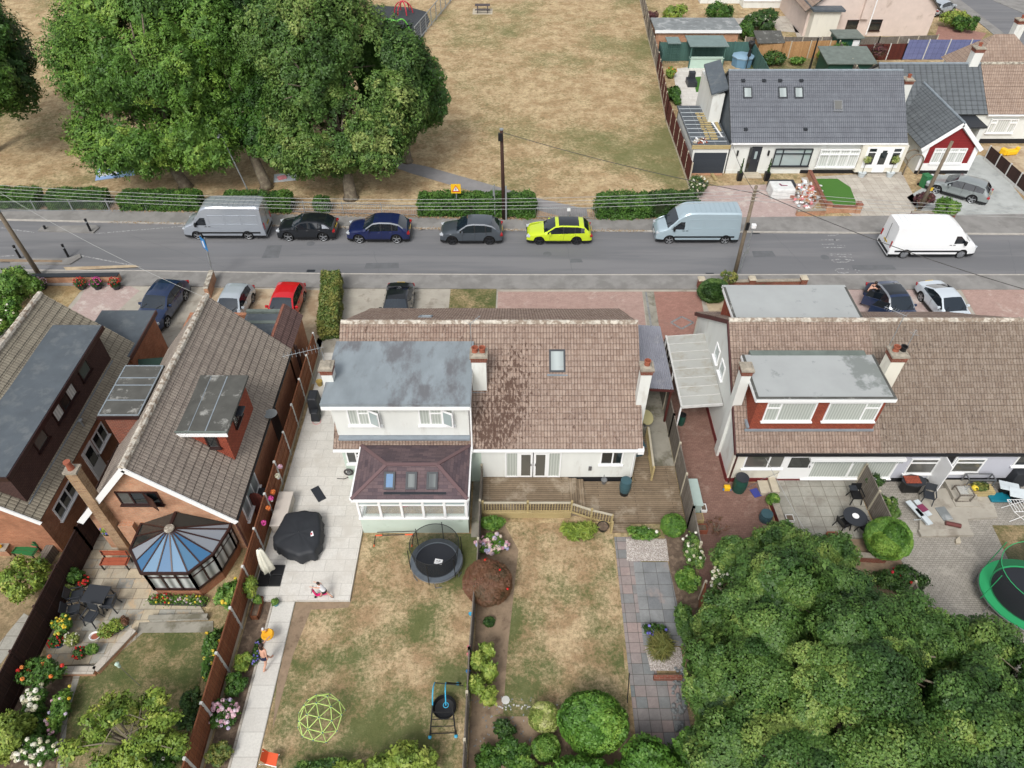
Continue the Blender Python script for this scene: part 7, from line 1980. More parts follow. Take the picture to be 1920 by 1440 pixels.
# trampolines
def trampoline(label,c,rx,ry,h,net_h,pad,matm,rimm,rz=0,logo=False,npole=6,tilt=1.0):
    t = tr('trampoline',label,'trampoline',c); x,y,_ = c; n = 40
    cr,sr = math.cos(rz),math.sin(rz)
    def E(a,k,z,kk=0): u,v_ = (rx*k+kk)*math.cos(a),(ry*k+kk)*math.sin(a); return (x+u*cr-v_*sr,y+u*sr+v_*cr,z)
    b = MB(); b.poly([E(2*PI*i/n,.80,h-.01) for i in range(n)]); b.build('jumping_mat',matm,t)
    b = MB()
    for i in range(n):
        a,c2 = 2*PI*i/n,2*PI*(i+1)/n
        b.poly([E(a,.79,h+.0),E(a,1,h+.0),E(c2,1,h+.0),E(c2,.79,h+.0)][::1]); b.poly([E(a,.79,h+.035),E(a,1,h+.04),E(c2,1,h+.04),E(c2,.79,h+.035)]); b.poly([E(a,1,h-.05),E(c2,1,h-.05),E(c2,1,h+.04),E(a,1,h+.04)])
    b.build('safety_pad',pad,t)
    b = MB(); b.tube([E(2*PI*i/n,1.0,h-.05) for i in range(n)],.03,6,closed=True)
    for k in range(npole):
        a = 2*PI*(k+.5)/npole; b.tube([E(a,1,h-.05),E(a,.99,.05),E(a+.25,.99,.03)],.022,6)
    b.build('frame','steel',t)
    b = MB()
    for k in range(npole): a = 2*PI*(k+.3)/npole; b.tube([E(a,1.02,h-.2),E(a,1.02,h+net_h)],.02,6)
    b.tube([E(2*PI*i/n,.93,h+net_h) for i in range(n)],.018,6,closed=True); b.build('enclosure_pole',rimm,t)
    b = MB(); cir = PI*(rx+ry)
    for i in range(n):
        a,c2 = 2*PI*i/n,2*PI*(i+1)/n; u0,u1 = cir*i/n,cir*(i+1)/n
        b.poly([E(a,.82,h+.04),E(c2,.82,h+.04),E(c2,.93,h+net_h),E(a,.93,h+net_h)],0,[(u0,0),(u1,0),(u1,net_h),(u0,net_h)])
    b.build('net','net',t)
    return t
plain('mat_black',C(36,40,48),.8); mat('pad_grey',C(92,100,108),.7,.15,3); plain('pad_green',C(42,168,104),.7)
t = trampoline('round trampoline with grey pad and black safety net behind the sunroom',(*at(820,1062,0)[:2],0),1.18,1.12,.55,1.35,'pad_grey','mat_black','net_rim')
q = at(822,1053,.56); b = MB(); 
b.obox((q[0],q[1],.56),(.36,.26,.008),rz=-.2); b.build('logo_patch','upvc',t,bevel=.002)
b = MB()
lx,ly = q[0],q[1]
for (x0,y0,x1,y1) in ((-.10,.05,-.02,.05),(-.06,.05,-.06,-.05),(.02,-.05,.02,.05),(.02,.05,.08,.04),(.08,.04,.08,.0),(.08,.0,.02,.0),(.10,.05,.12,.02)): b.beam((lx+x0,ly+y0,.568),(lx+x1,ly+y1,.568),.014,.004)
b.build('logo_lettering','black_plinth',t)
t = trampoline('large oval trampoline with a bright green pad at the right edge',(22.7,15.2,0),2.25,1.85,.7,1.7,'pad_green','mat_black','pad_green',rz=-.3)
# geodesic climbing dome
t = tr('climbing_dome','lime green geodesic climbing dome on the dry lawn','climbing frame',at(606,1350))
c = Vector(at(606,1352,0)); ph = (1+5**.5)/2
V = [Vector(v).normalized() for v in ((-1,ph,0),(1,ph,0),(-1,-ph,0),(1,-ph,0),(0,-1,ph),(0,1,ph),(0,-1,-ph),(0,1,-ph),(ph,0,-1),(ph,0,1),(-ph,0,-1),(-ph,0,1))]
F = [(0,11,5),(0,5,1),(0,1,7),(0,7,10),(0,10,11),(1,5,9),(5,11,4),(11,10,2),(10,7,6),(7,1,8),(3,9,4),(3,4,2),(3,2,6),(3,6,8),(3,8,9),(4,9,5),(2,4,11),(6,2,10),(8,6,7),(9,8,1)]
rot = Matrix.Rotation(.35,3,'Z') @ Matrix.Rotation(math.atan(1/ph),3,'Y')
ed = set(); VV = {}
def key(v): return tuple(round(x,3) for x in v)
for f in F:
    a,b_,d = [V[i] for i in f]; ab,bd,da = (a+b_).normalized(),(b_+d).normalized(),(d+a).normalized()
    for p,q2 in ((a,ab),(ab,b_),(b_,bd),(bd,d),(d,da),(da,a),(ab,bd),(bd,da),(da,ab)):
        p2,q3 = rot @ p,rot @ q2
        if p2.z > -.15 and q3.z > -.15: ed.add(tuple(sorted((key(p2),key(q3)))))
b = MB(); j = MB(); Rd = .92; seen = set()
for p,q2 in ed:
    P_ = c+Vector(p)*Rd+Vector((0,0,.25)); Q_ = c+Vector(q2)*Rd+Vector((0,0,.25)); b.tube([P_,Q_],.017,6)
    for w_,k_ in ((P_,p),(Q_,q2)):
        if k_ not in seen: seen.add(k_); j.ball(w_,.035,n=8,m=5)
b.build('bars',plain('dome_green',C(196,226,128),.4),t); j.build('joints',plain('dome_joint',C(60,90,120),.4),t)
# monkey-bar climbing frame with basket
t = tr('monkey_bars','black and turquoise ladder climbing frame over a black basket swing','climbing frame',at(830,1330))
plain('turq',C(60,175,215),.4); fr = MB(); tq = MB()
def g(pxx,pyy,z=0): return Vector(at(pxx,pyy,z))
A1,A2 = g(806,1383),g(855,1381); B1,B2 = g(812,1293),g(864,1282)
up = Vector((0,0,1.0))
T1,T2 = g(811,1322,.9),g(836,1322,.9); U1,U2 = g(815,1280,1.1),g(836,1280,1.1)
fr.tube([A1,T1],.03,8); fr.tube([A2,T2+Vector((.25,0,0))],.03,8); fr.tube([B2,U2],.03,8); fr.tube([U1,U2+Vector((.7,0,-.3))],.02,8)
for k in range(4):
    s = .12+.22*k; fr.tube([A1.lerp(T1,s),A2.lerp(T2+Vector((.25,0,0)),s)],.02,6)
fr.build('frame','black_plastic',t)
def arch(a,c_,hgt): return [a.lerp(c_,i/12)+Vector((0,0,hgt*math.sin(PI*i/12))) for i in range(13)]
tq.tube(arch(T1,U1,.35),.025,8); tq.tube(arch(T2,U2,.35),.025,8); tq.tube([T2+Vector((.1*math.cos(R(k*30)),.1*math.sin(R(k*30)),0)) for k in range(12)],.015,6,closed=True)
for p in (A1,A2,g(858,1283)): tq.lathe([(.07,0),(.07,.06),(.03,.08)],p,10)
tq.build('handrails','turq',t)
cc_ = g(833,1325,.35); MB().lathe([(.05,-.28),(.42,-.2),(.48,0),(.46,.03),(.44,0),(.38,-.15),(.03,-.22)],cc_,20).build('basket','black_plastic',t,smooth='auto')
# gym bar
t = tr('gym_bar','black horizontal bar frame with orange feet under the sunroom windows','gym bar',at(735,1010)); b = MB(); o_ = MB()
for pxx in (701,772):
    f1,f2 = g(pxx,1025),g(pxx+6,1003); tp = g(pxx+3,1004,.55); b.tube([f1,tp],.022,6); b.tube([f2,tp],.022,6); o_.tube([f1,f1.lerp(tp,.2)],.03,6); 
l,r_2 = g(704,1004,.55),g(775,1002,.55); b.tube([l,r_2],.025,8); o_.tube([l,l.lerp(r_2,.18)],.035,8); o_.tube([r_2.lerp(l,.22),r_2],.035,8)
b.tube([g(707,998,.4),g(778,996,.4)],.02,6)
b.build('frame','black_plastic',t); o_.build('foam_grip',plain('orange',C(232,96,52),.6),t)
# folding lounger
t = tr('deck_chair','orange folding garden chair with a white tubular frame at the bottom of the path','chair',at(500,1425))
b = MB(); s1,s2 = g(492,1408,.45),g(515,1422,.4)
dv = Vector((.35,-.28,0)); 
for k in (0,1):
    o2 = Vector((0,-.32,0))*k; b.tube([g(488,1425,.75)+o2*0+Vector((0,.3,0))-Vector((0,.45*k,0)),g(500,1420,.38)+Vector((0,.18-.42*k,0)),g(521,1426,.4)+Vector((0,.2-.42*k,0)),g(519,1430,.0)+Vector((0,.2-.42*k,0))],.018,6)
b.build('frame','upvc',t)
b = MB(); p = [g(490,1415,.75)+Vector((0,.22,0)),g(490,1415,.75)+Vector((0,-.2,0)),g(502,1420,.38)+Vector((0,-.24,0)),g(502,1420,.38)+Vector((0,.18,0)),g(520,1426,.41)+Vector((0,-.2,0)),g(520,1426,.41)+Vector((0,.22,0))]
b.extr([p[0],p[1],p[2],p[3]],(0,0,.03)).extr([p[3],p[2],p[4],p[5]],(0,0,.03)); b.build('fabric','orange',t)
# covered furniture, storage box, mat, parasol
t = tr('covered_garden_furniture','large black fitted cover over a dining set on the white patio','furniture cover',at(558,1030))
out_ = [g(*p_,.72) for p_ in ((537,965),(572,959),(599,963),(603,985),(601,1018),(590,1038),(560,1046),(527,1032),(514,1022),(513,1008))]
cm = sum(out_,Vector())/len(out_)
b = MB(); rings = []
rr = random.Random(4)
N_ = 60
def oc(k):
    f = k/N_*len(out_); i = int(f) % len(out_); return out_[i].lerp(out_[(i+1) % len(out_)],f-int(f))
cmz = Vector((cm.x,cm.y,0))
prof = [(.0,.80),(.5,.79),(.85,.74),(.97,.70),(1.0,.62),(1.03,.4),(1.06,.16)]
for (k_,z) in prof:
    ring = []
    for k in range(N_):
        p = oc(k); w = 1+(.035*math.sin(k*1.3)+.02*math.sin(k*2.9))*(1 if z < .5 else .25)
        q2 = cmz+(Vector((p.x,p.y,0))-cmz)*max(k_,.01)*w; q2.z = z+.16+.02*mnoise.noise(Vector((p.x*2,p.y*2,z))); ring.append(q2)
    rings.append(ring)
vs = [p for r__ in rings for p in r__]; fs = [(i*N_+k,i*N_+(k+1) % N_,(i+1)*N_+(k+1) % N_,(i+1)*N_+k) for i in range(len(prof)-1) for k in range(N_)]
b.raw(vs,[f[::-1] for f in fs]); b.build('cover',mat('cover_black',C(44,47,52),.6,.12,3,bmp=.3),t,smooth=True)
MB().obox(g(584,1001,.93),(.16,.26,.012),rz=.4).build('label_patch','upvc',t); MB().obox(g(584,1001,.937)+Vector((0,0,.004)),(.08,.10,.012),rz=.4).build('label_mark','redp',t)
t = tr('storage_box','beige lidded storage chest against the brown fence on the white patio','storage box',(-10.9,20.1,.16)); 
x0,y0,_ = at(518,958,.16); 
MB().box(-11.35,-10.7,18.85,20.75,.16,.72).build('chest',mat('beige_box',C(205,196,186),.7,.05,2),t,bevel=.02); MB().box(-11.38,-10.66,18.8,20.8,.725,.8).build('lid','beige_box',t,bevel=.03)
o = MB().obox(at(597,926,.17),(.42,.95,.03),rz=.62).build('door_mat',plain('mat_slate',C(40,44,52),.7),bevel=.01); tag(o,'dark rectangular mat lying askew on the white patio','mat')
o = MB().obox(at(613,963,.166),(.5,.38,.01),rz=0).build('manhole_cover','patio_white'); tag(o,'square inspection cover set in the white patio','manhole cover')
t = tr('parasol','folded white cantilever parasol on a black square base by the fence','parasol',at(508,1080,.16))
q = at(508,1080,.16); b = MB()
for sx in (-.27,.27):
    for sy in (-.27,.27): b.box(q[0]+sx-.26,q[0]+sx+.26,q[1]+sy-.26,q[1]+sy+.26,.16,.23)
b.build('base_weight','black_plastic',t,bevel=.015)
b = MB(); b.tube([(q[0],q[1],.2),(q[0],q[1]+.05,2.35)],.03,8); b.build('pole','steel',t)
b = MB(); n_ = 28; rg = []
for (rd_,z) in ((.04,2.35),(.12,2.25),(.18,1.8),(.24,1.2),(.26,.75),(.2,.72)):
    rg.append([(q[0]+rd_*(1+.28*math.cos(k*2*PI/7*1.0*1))*math.cos(2*PI*k/n_),q[1]+.03+rd_*(1+.28*math.cos(k*PI/2))*math.sin(2*PI*k/n_),z) for k in range(n_)])
vs = [p for r__ in rg for p in r__]; b.raw(vs,[(i*n_+k,i*n_+(k+1) % n_,(i+1)*n_+(k+1) % n_,(i+1)*n_+k)[::-1] for i in range(5) for k in range(n_)]); b.build('canopy',mat('cream_cloth',C(236,234,218),.9,.06,4),t,smooth=True)
t = tr('covered_barbecue','tall black covered barbecue between the brown fence and the white chimney','barbecue',at(592,775,.16)); q = at(592,772,.16)
MB().obox((q[0],q[1]+.2,.75),(.6,.9,1.15),taper=.85).obox((q[0]+.15,q[1]-.55,.5),(.5,.5,.65),taper=.75).build('cover','cover_black',t,bevel=.08,seg=3)
t = tr('toy_hoop','pale pink hoop lying on the white patio','toy',at(594,790,.17)); q = Vector(at(594,790,.18)); MB().tube([q+Vector((.22*math.cos(R(k*20)),.22*math.sin(R(k*20)),0)) for k in range(18)],.015,6,closed=True).build('ring',plain('pinkp',C(225,140,145),.5),t)
t = tr('plant_pot','yellowish bucket beside the white gable chimney','pot',at(600,722,.16)); MB().lathe([(.13,0),(.17,.3),(.19,.3),(.19,.33),(.15,.3)],at(600,722,.16),14).build('pot',plain('mustard',C(176,150,80),.7),t,smooth='auto')
t = tr('hose_reel','garden hose reel on the pale green wall','hose reel',(wS(656,886,22)[0],21.9,.9)); q = (wS(656,886,22)[0],21.85,.95)
MB().tube([(q[0]+.2*math.cos(R(k*20)),q[1],q[2]+.2*math.sin(R(k*20))) for k in range(18)],.05,8,closed=True).build('hose',plain('hose_dark',C(70,66,66),.6),t); MB().tube([(q[0],q[1]-.06,q[2]),(q[0],q[1]+.06,q[2])],.1,10).build('drum','steel',t)
b = MB().tube([g(632,897,.2),g(645,898,.22),g(655,894,.2),g(668,900,.2)],.02,6); tag(b.build('garden_tool','hose_dark'),'long-handled tool lying by the pale green wall','garden tool')
# planters, pots by the path
t = tr('planter_trough','long brown trough planter at the top of the white path','planter',at(483,1140)); q = at(484,1143)
b = MB(); w2,l2 = .17,.48; 
for a_ in ((-w2,-w2+.03,-l2,l2),(w2-.03,w2,-l2,l2),(-w2,w2,-l2,-l2+.03),(-w2,w2,l2-.03,l2)): b.box(q[0]+a_[0],q[0]+a_[1],q[1]+a_[2],q[1]+a_[3],0,.32)
b.build('trough','fence_brown',t); MB().box(q[0]-w2+.03,q[0]+w2-.03,q[1]-l2+.03,q[1]+l2-.03,.2,.24).build('compost','soil',t)
bush('potted_plant','leafy green plant growing in the brown trough',(q[0]+.02,q[1]+.25,.42),(.18,.2,.18),500,.09,'leaf_bright',301,stem=False)
def potted(lab,pxx,pyy,r_=.16,h_=.28,pm='terracotta',fm='leaf_bright',fl=None,z=0,fr=1.2,n=350,seed=1,fln=8,group=None):
    q = at(pxx,pyy,z); t = tr('potted_plant',lab,'potted plant',q,group)
    MB().lathe([(r_*.7,0),(r_,h_),(r_*1.1,h_),(r_*1.1,h_+.03),(r_*.9,h_+.01),(r_*.88,h_-.03)],q,14).build('pot',pm,t,smooth='auto')
    rg_ = np.random.default_rng(seed); P,Nn,T = blob_leaves([(q[0],q[1],q[2]+h_+r_*.6,r_*fr,r_*fr,r_*fr*.9)],n,.07,rg_,lobes=8,lobe_r=.4,clump=.3)
    leaves_obj('foliage',P,Nn,.08*rg_.uniform(.7,1.3,len(P)),T,fm,t,.6,rg_)
    if fl:
        d = unit(rg_,fln); d[:,2] = np.abs(d[:,2]); hp = np.array((q[0],q[1],q[2]+h_+r_*.6))+d*r_*fr; k = 22
        pp = np.repeat(hp,k,0)+unit(rg_,fln*k)*.035; leaves_obj('flowers',pp,pp-np.repeat(hp,k,0),np.full(fln*k,.05),rg_.uniform(0,1,fln*k),fl,t,.9,rg_)
    return t
plain('pot_teal',C(60,140,150),.4); plain('pot_blue',C(50,90,150),.4)
potted('green plant in a small teal pot at the corner of the white path',518,1134,.14,.2,'pot_teal','leaf_bright',z=.06,seed=2)
G2 = 'potted plants along the edge of the sandstone patio'
for i,a_ in enumerate((('potted green plant with red flowers in a blue pot at the patio bend',112,1210,.2,.25,'pot_blue','leaf_hedge','petal_red'),('silvery white flowered pot beside the blue one',140,1205,.2,.2,'charcoal','leaf_variegated','petal_white'),
        ('pot of red and orange begonias at the foot of the patio',154,1230,.18,.2,'terracotta','leaf_dark','petal_red'),('leafy green pot next to the begonias',178,1222,.18,.2,'charcoal','leaf_bright',None),
        ('yellow-green mounded plant in a pot by the white oval bowl',205,1190,.24,.22,'terracotta','leaf_lime',None),('rounded herb pot right of the yellow-green mound',222,1180,.24,.22,'charcoal','leaf_apple',None),
        ('teal pot with bronze foliage at the patio corner',237,1172,.16,.22,'pot_teal','leaf_red',None),('purple and yellow hanging basket plant on the brick gable',205,1000,.22,.15,'charcoal','leaf_lime','petal_blue'))):
    if i == 7: q = (wS(205,1000,18.0)[0],17.8,wS(205,1000,18.0)[1]-.2); t = potted(a_[0],a_[1],a_[2],*a_[3:5],pm=a_[5],fm=a_[6],fl=a_[7],z=q[2],n=500,seed=19,fln=24)
    else: potted(a_[0],a_[1],a_[2],a_[3],a_[4],a_[5],a_[6],a_[7],z=.06,seed=10+i,fr=1.5,n=600,fln=16,group=G2)
t = tr('ornamental_bowl','shallow white oval bowl of reddish soil on the sandstone patio','bowl',at(181,1194,.06)); q = at(181,1196,.06)
MB().lathe([(.12,0),(.2,.12),(.24,.2),(.21,.2),(.17,.14)],q,18,sx=1,sy=.85).build('bowl','upvc',t,smooth='auto'); MB().lathe([(.18,.0),(.02,.02)],(q[0],q[1],q[2]+.14),14).build('soil_fill','terracotta',t)
t = tr('flower_trough','long trough of white, yellow and red bedding plants under the conservatory','planter',at(330,1135)); q0,q1 = g(285,1130),g(388,1132)
MB().beam(q0+Vector((0,0,.12)),q1+Vector((0,0,.12)),.3,.22).build('trough','charcoal',t)
rg_ = np.random.default_rng(8); n = 1800; s_ = rg_.uniform(0,1,n)
P = np.array(q0)+(np.array(q1)-np.array(q0))*s_[:,None]+rg_.normal(0,.1,(n,3)); P[:,2] = np.abs(P[:,2])*.8+.25
leaves_obj('foliage',P,unit(rg_,n)+np.array([0,0,.6]),np.full(n,.09),rg_.uniform(0,1,n),'leaf_bright',t,.6,rg_)
for kf,fm in enumerate(('petal_white','petal_yellow','petal_red','petal_pink')):
    n = 14; s_ = rg_.uniform(0,1 if kf != 2 else .3,n); hp = np.array(q0)+(np.array(q1)-np.array(q0))*s_[:,None]+rg_.normal(0,.09,(n,3)); hp[:,2] = rg_.uniform(.3,.42,n)
    pp = np.repeat(hp,24,0)+unit(rg_,n*24)*.04; leaves_obj('flowers',pp,pp-np.repeat(hp,24,0),np.full(n*24,.06),rg_.uniform(0,1,n*24),fm,t,.9,rg_)
# front tubs, white hanging pots
for i,(pxx,lab,fl) in enumerate(((155,'tub of red geraniums, left of three behind the front wall','petal_red'),(185,'tub of magenta petunias, middle of three behind the front wall','petal_magenta'),(220,'tub of red and orange flowers, right of three behind the front wall','petal_red'),(82,'small tub with a pink bloom at the left end of the front wall','petal_pink'))):
    potted(lab,pxx,541,.3,.3,'charcoal','leaf_dark',fl,seed=40+i,fr=1.3,n=500,fln=34)
for i,(y,c_) in enumerate(((878,'petal_pink'),(895,'petal_white'),(925,'petal_orange'),(937,'petal_magenta'),(955,'petal_orange'),(983,'petal_magenta'))):
    q = at(0,y,1.3); X = -11.55; lab = ('small pink','white','salmon','bright magenta','terracotta coloured','magenta')[i]+' flower pot hung on the brown fence, '+('topmost','second','third','fourth','fifth','lowest')[i]+' of six'
    t = tr('hanging_pot',lab,'hanging pot',(X+.12,q[1],1.25),'flower pots hung on the brown fence')
    MB().lathe([(.05,0),(.09,.16),(.1,.16)],(X+.14,q[1],1.2),12).build('pot','upvc' if i in (1,3) else 'terracotta',t)
    rg_ = np.random.default_rng(60+i); pp = np.array((X+.14,q[1],1.42))+unit(rg_,90)*.1; leaves_obj('flowers',pp,unit(rg_,90),np.full(90,.09),rg_.uniform(0,1,90),c_,t,.9,rg_)
for i,(pxx,pyy,col) in enumerate(((882,1152,'turq'),(877,1214,'pinkp'),(874,1228,'pinkp'),(872,1260,'sign_blue'))):
    q = at(pxx,pyy,1.2); t = tr('hanging_pot',('turquoise cup','upper pink cup','lower pink cup','pale blue cup')[i]+' hooked on the middle slat fence','hanging pot',(-1.72,q[1],1.15),'coloured cups on the middle fence'); MB().lathe([(.05,0),(.07,.13),(.08,.13),(.06,.1)],(-1.74,q[1],1.15),10).build('cup',col,t)
# bins, water butts, compost
def barrel(lab,q,r_,h_,m,lidm,name='water_butt',cat='water butt',ribs=4,stand=0):
    t = tr(name,lab,cat,q); pr = [(r_*.86,0)]
    for i in range(ribs*4+1): s = i/(ribs*4); pr.append((r_*(.9+.12*math.sin(PI*s))*(1+.015*math.cos(i*PI/2)),.02+h_*s))
    MB().lathe(pr,(q[0],q[1],q[2]+stand),20).build('barrel',m,t,smooth='auto'); MB().lathe([(r_*.95,0),(r_*.95,.04),(r_*.2,.07)],(q[0],q[1],q[2]+stand+h_+.02),20).build('lid',lidm,t)
    if stand: MB().lathe([(r_*.8,0),(r_*.75,stand)],q,14).build('stand','black_plastic',t)
plain('butt_green',C(30,78,66),.5); plain('butt_blue',C(60,92,100),.5)
barrel('blue-green water butt on a stand at the corner of the white house',at(1170,925,.13),.28,.75,'butt_blue','butt_blue',stand=.25)
barrel('large ribbed green water butt at the corner of the white and maroon house',(*at(1384,918)[:2],0),.34,.95,'butt_green','charcoal')
barrel('dark round planter tub at the dwarf wall by the red block drive',(12.25,19.7,0),.3,.45,'butt_blue','butt_blue','round_tub','tub',3)
barrel('small green barrel under the glazed lean-to edge',at(1276,795),.2,.7,'butt_green','black_plastic','water_butt')
def wheelie(lab,q,rz,m):
    t = tr('wheelie_bin',lab,'wheelie bin',(0,0,0)); MB().obox((0,0,.48),(.42,.5,.95),taper=1.22).build('bin_body',m,t,bevel=.02); MB().obox((0,.0,1.0),(.56,.66,.07)).build('lid',m,t,bevel=.02)
    b = MB(); b.tube([(-.25,.32,.1),(.25,.32,.1)],.1,12); b.build('wheel','rubber',t); MB().tube([(-.25,.38,.95),(.25,.38,.95)],.02,6).build('handle','black_plastic',t); place(t,q,rz); return t
plain('bin_green',C(44,120,72),.5)
wheelie('green wheelie bin between the silver estate car and the red-clad gable',at(1730,350),.3,'bin_green')
wheelie('dark wheelie bin squeezed in the side passage of the brick house',(-12.1,20.5,0),0,'charcoal')
wheelie('dark blue wheelie bin beside the side ramp of the deck',(6.5,23.6,.14),.2,'butt_blue')
t = tr('garden_table','olive green oval table with a stripe beside the side ramp','table',at(1210,800)); q = at(1209,800)
MB().lathe([(.5,.75),(.5,.78)],(q[0],q[1],0),20,sx=.7,sy=1.1).build('table_top',plain('khaki',C(196,188,140),.5),t); MB().tube([(q[0],q[1],0),(q[0],q[1],.75)],.05,8).build('leg','steel',t)
q = at(1132,905,.13); t = tr('bucket','small grey bucket with a broom against the white wall','bucket',q); MB().lathe([(.12,0),(.15,.25),(.16,.25),(.13,.2)],q,14).build('bucket','steel',t); MB().tube([(q[0],q[1]+.1,.2),(q[0]+.02,q[1]+.35,1.2)],.015,6).build('broom','black_plastic',t)
q = at(1130,992); t = tr('round_tub','dark tub with brown soil at the foot of the balustrade','tub',q); MB().lathe([(.2,0),(.27,.28),(.28,.28),(.25,.24)],q,18).build('tub','black_plastic',t); MB().lathe([(.25,0),(.01,.01)],(q[0],q[1],.24),16).build('soil_fill','soil',t)
# utility boxes etc. along the drive fence
q = at(1300,935); t = tr('storage_locker','tall pale green metal locker against the grey fence','locker',q)
MB().box(8.65,9.1,19.9,21.4,0,.9).build('cabinet',mat('pale_metal',C(178,196,190),.5,.06,3),t,bevel=.01); MB().box(8.62,9.14,19.85,21.45,.9,.95).build('lid','pale_metal',t)
def crate(lab,q,w,d,h_,m='terracotta',fill='soil',rz=0,name='planter_box'):
    t = tr(name,lab,'planter',(0,0,0)); b = MB(); k = .03
    for a_ in ((-w/2,-w/2+k,-d/2,d/2),(w/2-k,w/2,-d/2,d/2),(-w/2+k,w/2-k,-d/2,-d/2+k),(-w/2+k,w/2-k,d/2-k,d/2)): b.box(*a_,0,h_)
    b.box(-w/2+k,w/2-k,-d/2+k,d/2-k,0,.03); b.build('box',m,t); MB().box(-w/2+k,w/2-k,-d/2+k,d/2-k,.04,h_-.05).build('compost',fill,t); place(t,q,rz)
crate('blue-grey crate below the pale locker',at(1305,962),.35,.4,.3,'butt_blue'); crate('white tray of soil beside the blue-grey crate',at(1318,955),.28,.4,.2,'upvc'); crate('wooden planter box of straw on the drive by the fence',at(1309,975),.4,.45,.3,'wood_new','soil_tan')
crate('terracotta trough lowest along the grey fence',at(1315,995),.45,.4,.3,'terracotta')
crate('square white planter on the slab patio',at(1478,977,.12),.38,.38,.3,'conc_post_white'); crate('square terracotta planter at the lower edge of the slab patio',at(1559,1010,.12),.5,.4,.3,'terracotta','soil'); crate('small tan planter below the square white one',at(1478,992,.12),.34,.34,.3,'wood_new')
t = tr('toy_wheelbarrow','yellow and blue jumble of toys at the foot of the maroon downpipe','toy',at(1362,920)); q = at(1362,918); MB().obox((q[0],q[1],.15),(.3,.25,.25)).build('yellow_tub','sign_yellow',t,bevel=.03); MB().tube([(q[0]-.2,q[1]-.05,.08),(q[0]+.2,q[1]-.05,.08)],.06,8).build('wheel','sign_blue',t)
o = MB().obox(at(1417,924,.05),(.4,.5,.04),rz=.3).build('blue_bag',plain('bagblue',C(60,70,150),.5),bevel=.015); tag(o,'folded blue bag on the ground beside the green water butt','bag')
b = MB().tube([at(1402,915,.1),at(1420,903,.5)],.015,6).tube([at(1426,900,.6),at(1461,886,1.2)],.012,6); tag(b.build('garden_tools','steel'),'long-handled tools leaning near the green water butt','garden tool')
MBs = MB().obox(at(1432,915,.1),(.5,.8,.2)).obox(at(1450,912,.18),(.35,.9,.3)); tag(MBs.build('concrete_steps','conc_post'),'two concrete steps up to the slab patio','steps')
# tables and chairs
def chair(lab,q,rz,m='charcoal',h_=.45,back=.45,name='garden_chair',slats=True,sc=1):
    t = tr(name,lab,'chair',(0,0,0)); w = .25
    MB().box(-w,w,-w,w,h_-.03,h_).build('seat',m,t,bevel=.01)
    b = MB(); b.beam((-w+.02,-w,h_),(-w+.02,-w-.12,h_+back),.04,.04); b.beam((w-.02,-w,h_),(w-.02,-w-.12,h_+back),.04,.04); b.extr([(-w,-w-.02,h_+.1),(w,-w-.02,h_+.1),(w,-w-.13,h_+back),(-w,-w-.13,h_+back)],(0,.03,0)); b.build('backrest',m,t)
    for sx in (-1,1):
        for sy in (-1,1): MB().beam((sx*(w-.03),sy*(w-.03),h_-.03),(sx*(w+.02),sy*(w+.04),0),.04,.04).build('leg',m,t)
        MB().beam((sx*(w+.0),-w,h_+.2),(sx*(w+.0),w,h_+.2),.05,.03).beam((sx*w,w-.02,h_),(sx*w,w-.02,h_+.2),.03,.03).build('armrest',m,t)
    place(t,q,rz); return t
t = tr('garden_table','dark rectangular plastic garden table on the sandstone patio','table',(0,0,0)); MB().box(-.72,.72,-.45,.45,.68,.72).build('table_top','charcoal',t,bevel=.02)
for sx in (-.6,.6):
    for sy in (-.36,.36): MB().beam((sx,sy,.68),(sx*1.05,sy*1.08,0),.06,.06).build('leg','charcoal',t)
place(t,at(191,1128,.06)[:2]+(.06,),-.12); t.scale = (.72,.95,.95)
CG = 'dark plastic chairs round the garden table'
chair('dark garden chair at the upper left of the dark table',at(152,1125,.06),-1.35,'charcoal'); chair('dark garden chair at the lower left of the dark table',at(146,1152,.06),-1.3); chair('dark garden chair on the right of the dark table',at(212,1140,.06),1.6)
chair('dark garden chair pulled out below the dark table',at(178,1165,.06),2.9); 
for o in bpy.data.objects:
    if o.get('category') == 'chair' and 'dark garden chair' in o.get('label',''): o['group'] = CG
def bench(lab,q,rz,m,L_=1.3):
    t = tr('garden_bench',lab,'bench',(0,0,0))
    MB().box(-L_/2,L_/2,-.2,.0,.42,.45).box(-L_/2,L_/2,.02,.2,.42,.45).build('seat',m,t); MB().box(-L_/2,L_/2,.24,.27,.55,.70).box(-L_/2,L_/2,.26,.29,.73,.88).build('backrest',m,t)
    for s in (-1,1): MB().beam((s*(L_/2-.06),.24,0),(s*(L_/2-.06),.27,.88),.05,.05).beam((s*(L_/2-.06),-.18,0),(s*(L_/2-.06),-.18,.43),.05,.05).beam((s*(L_/2-.06),-.18,.43),(s*(L_/2-.06),.24,.43),.05,.04).build('bench_end','black_plastic',t)
    place(t,q,rz); return t
bench('red-brown slatted bench against the brick gable',at(222,1062,.06),0,mat('bench_red',C(166,88,62),.7,.15,5),1.25)
bench('green painted bench in the far left garden',at(55,1042),-.15,plain('benchgreen',C(34,112,60),.5),1.1)
t = tr('garden_table','cluttered table with toys beside the green bench','table',at(12,1030)); q = at(10,1032)
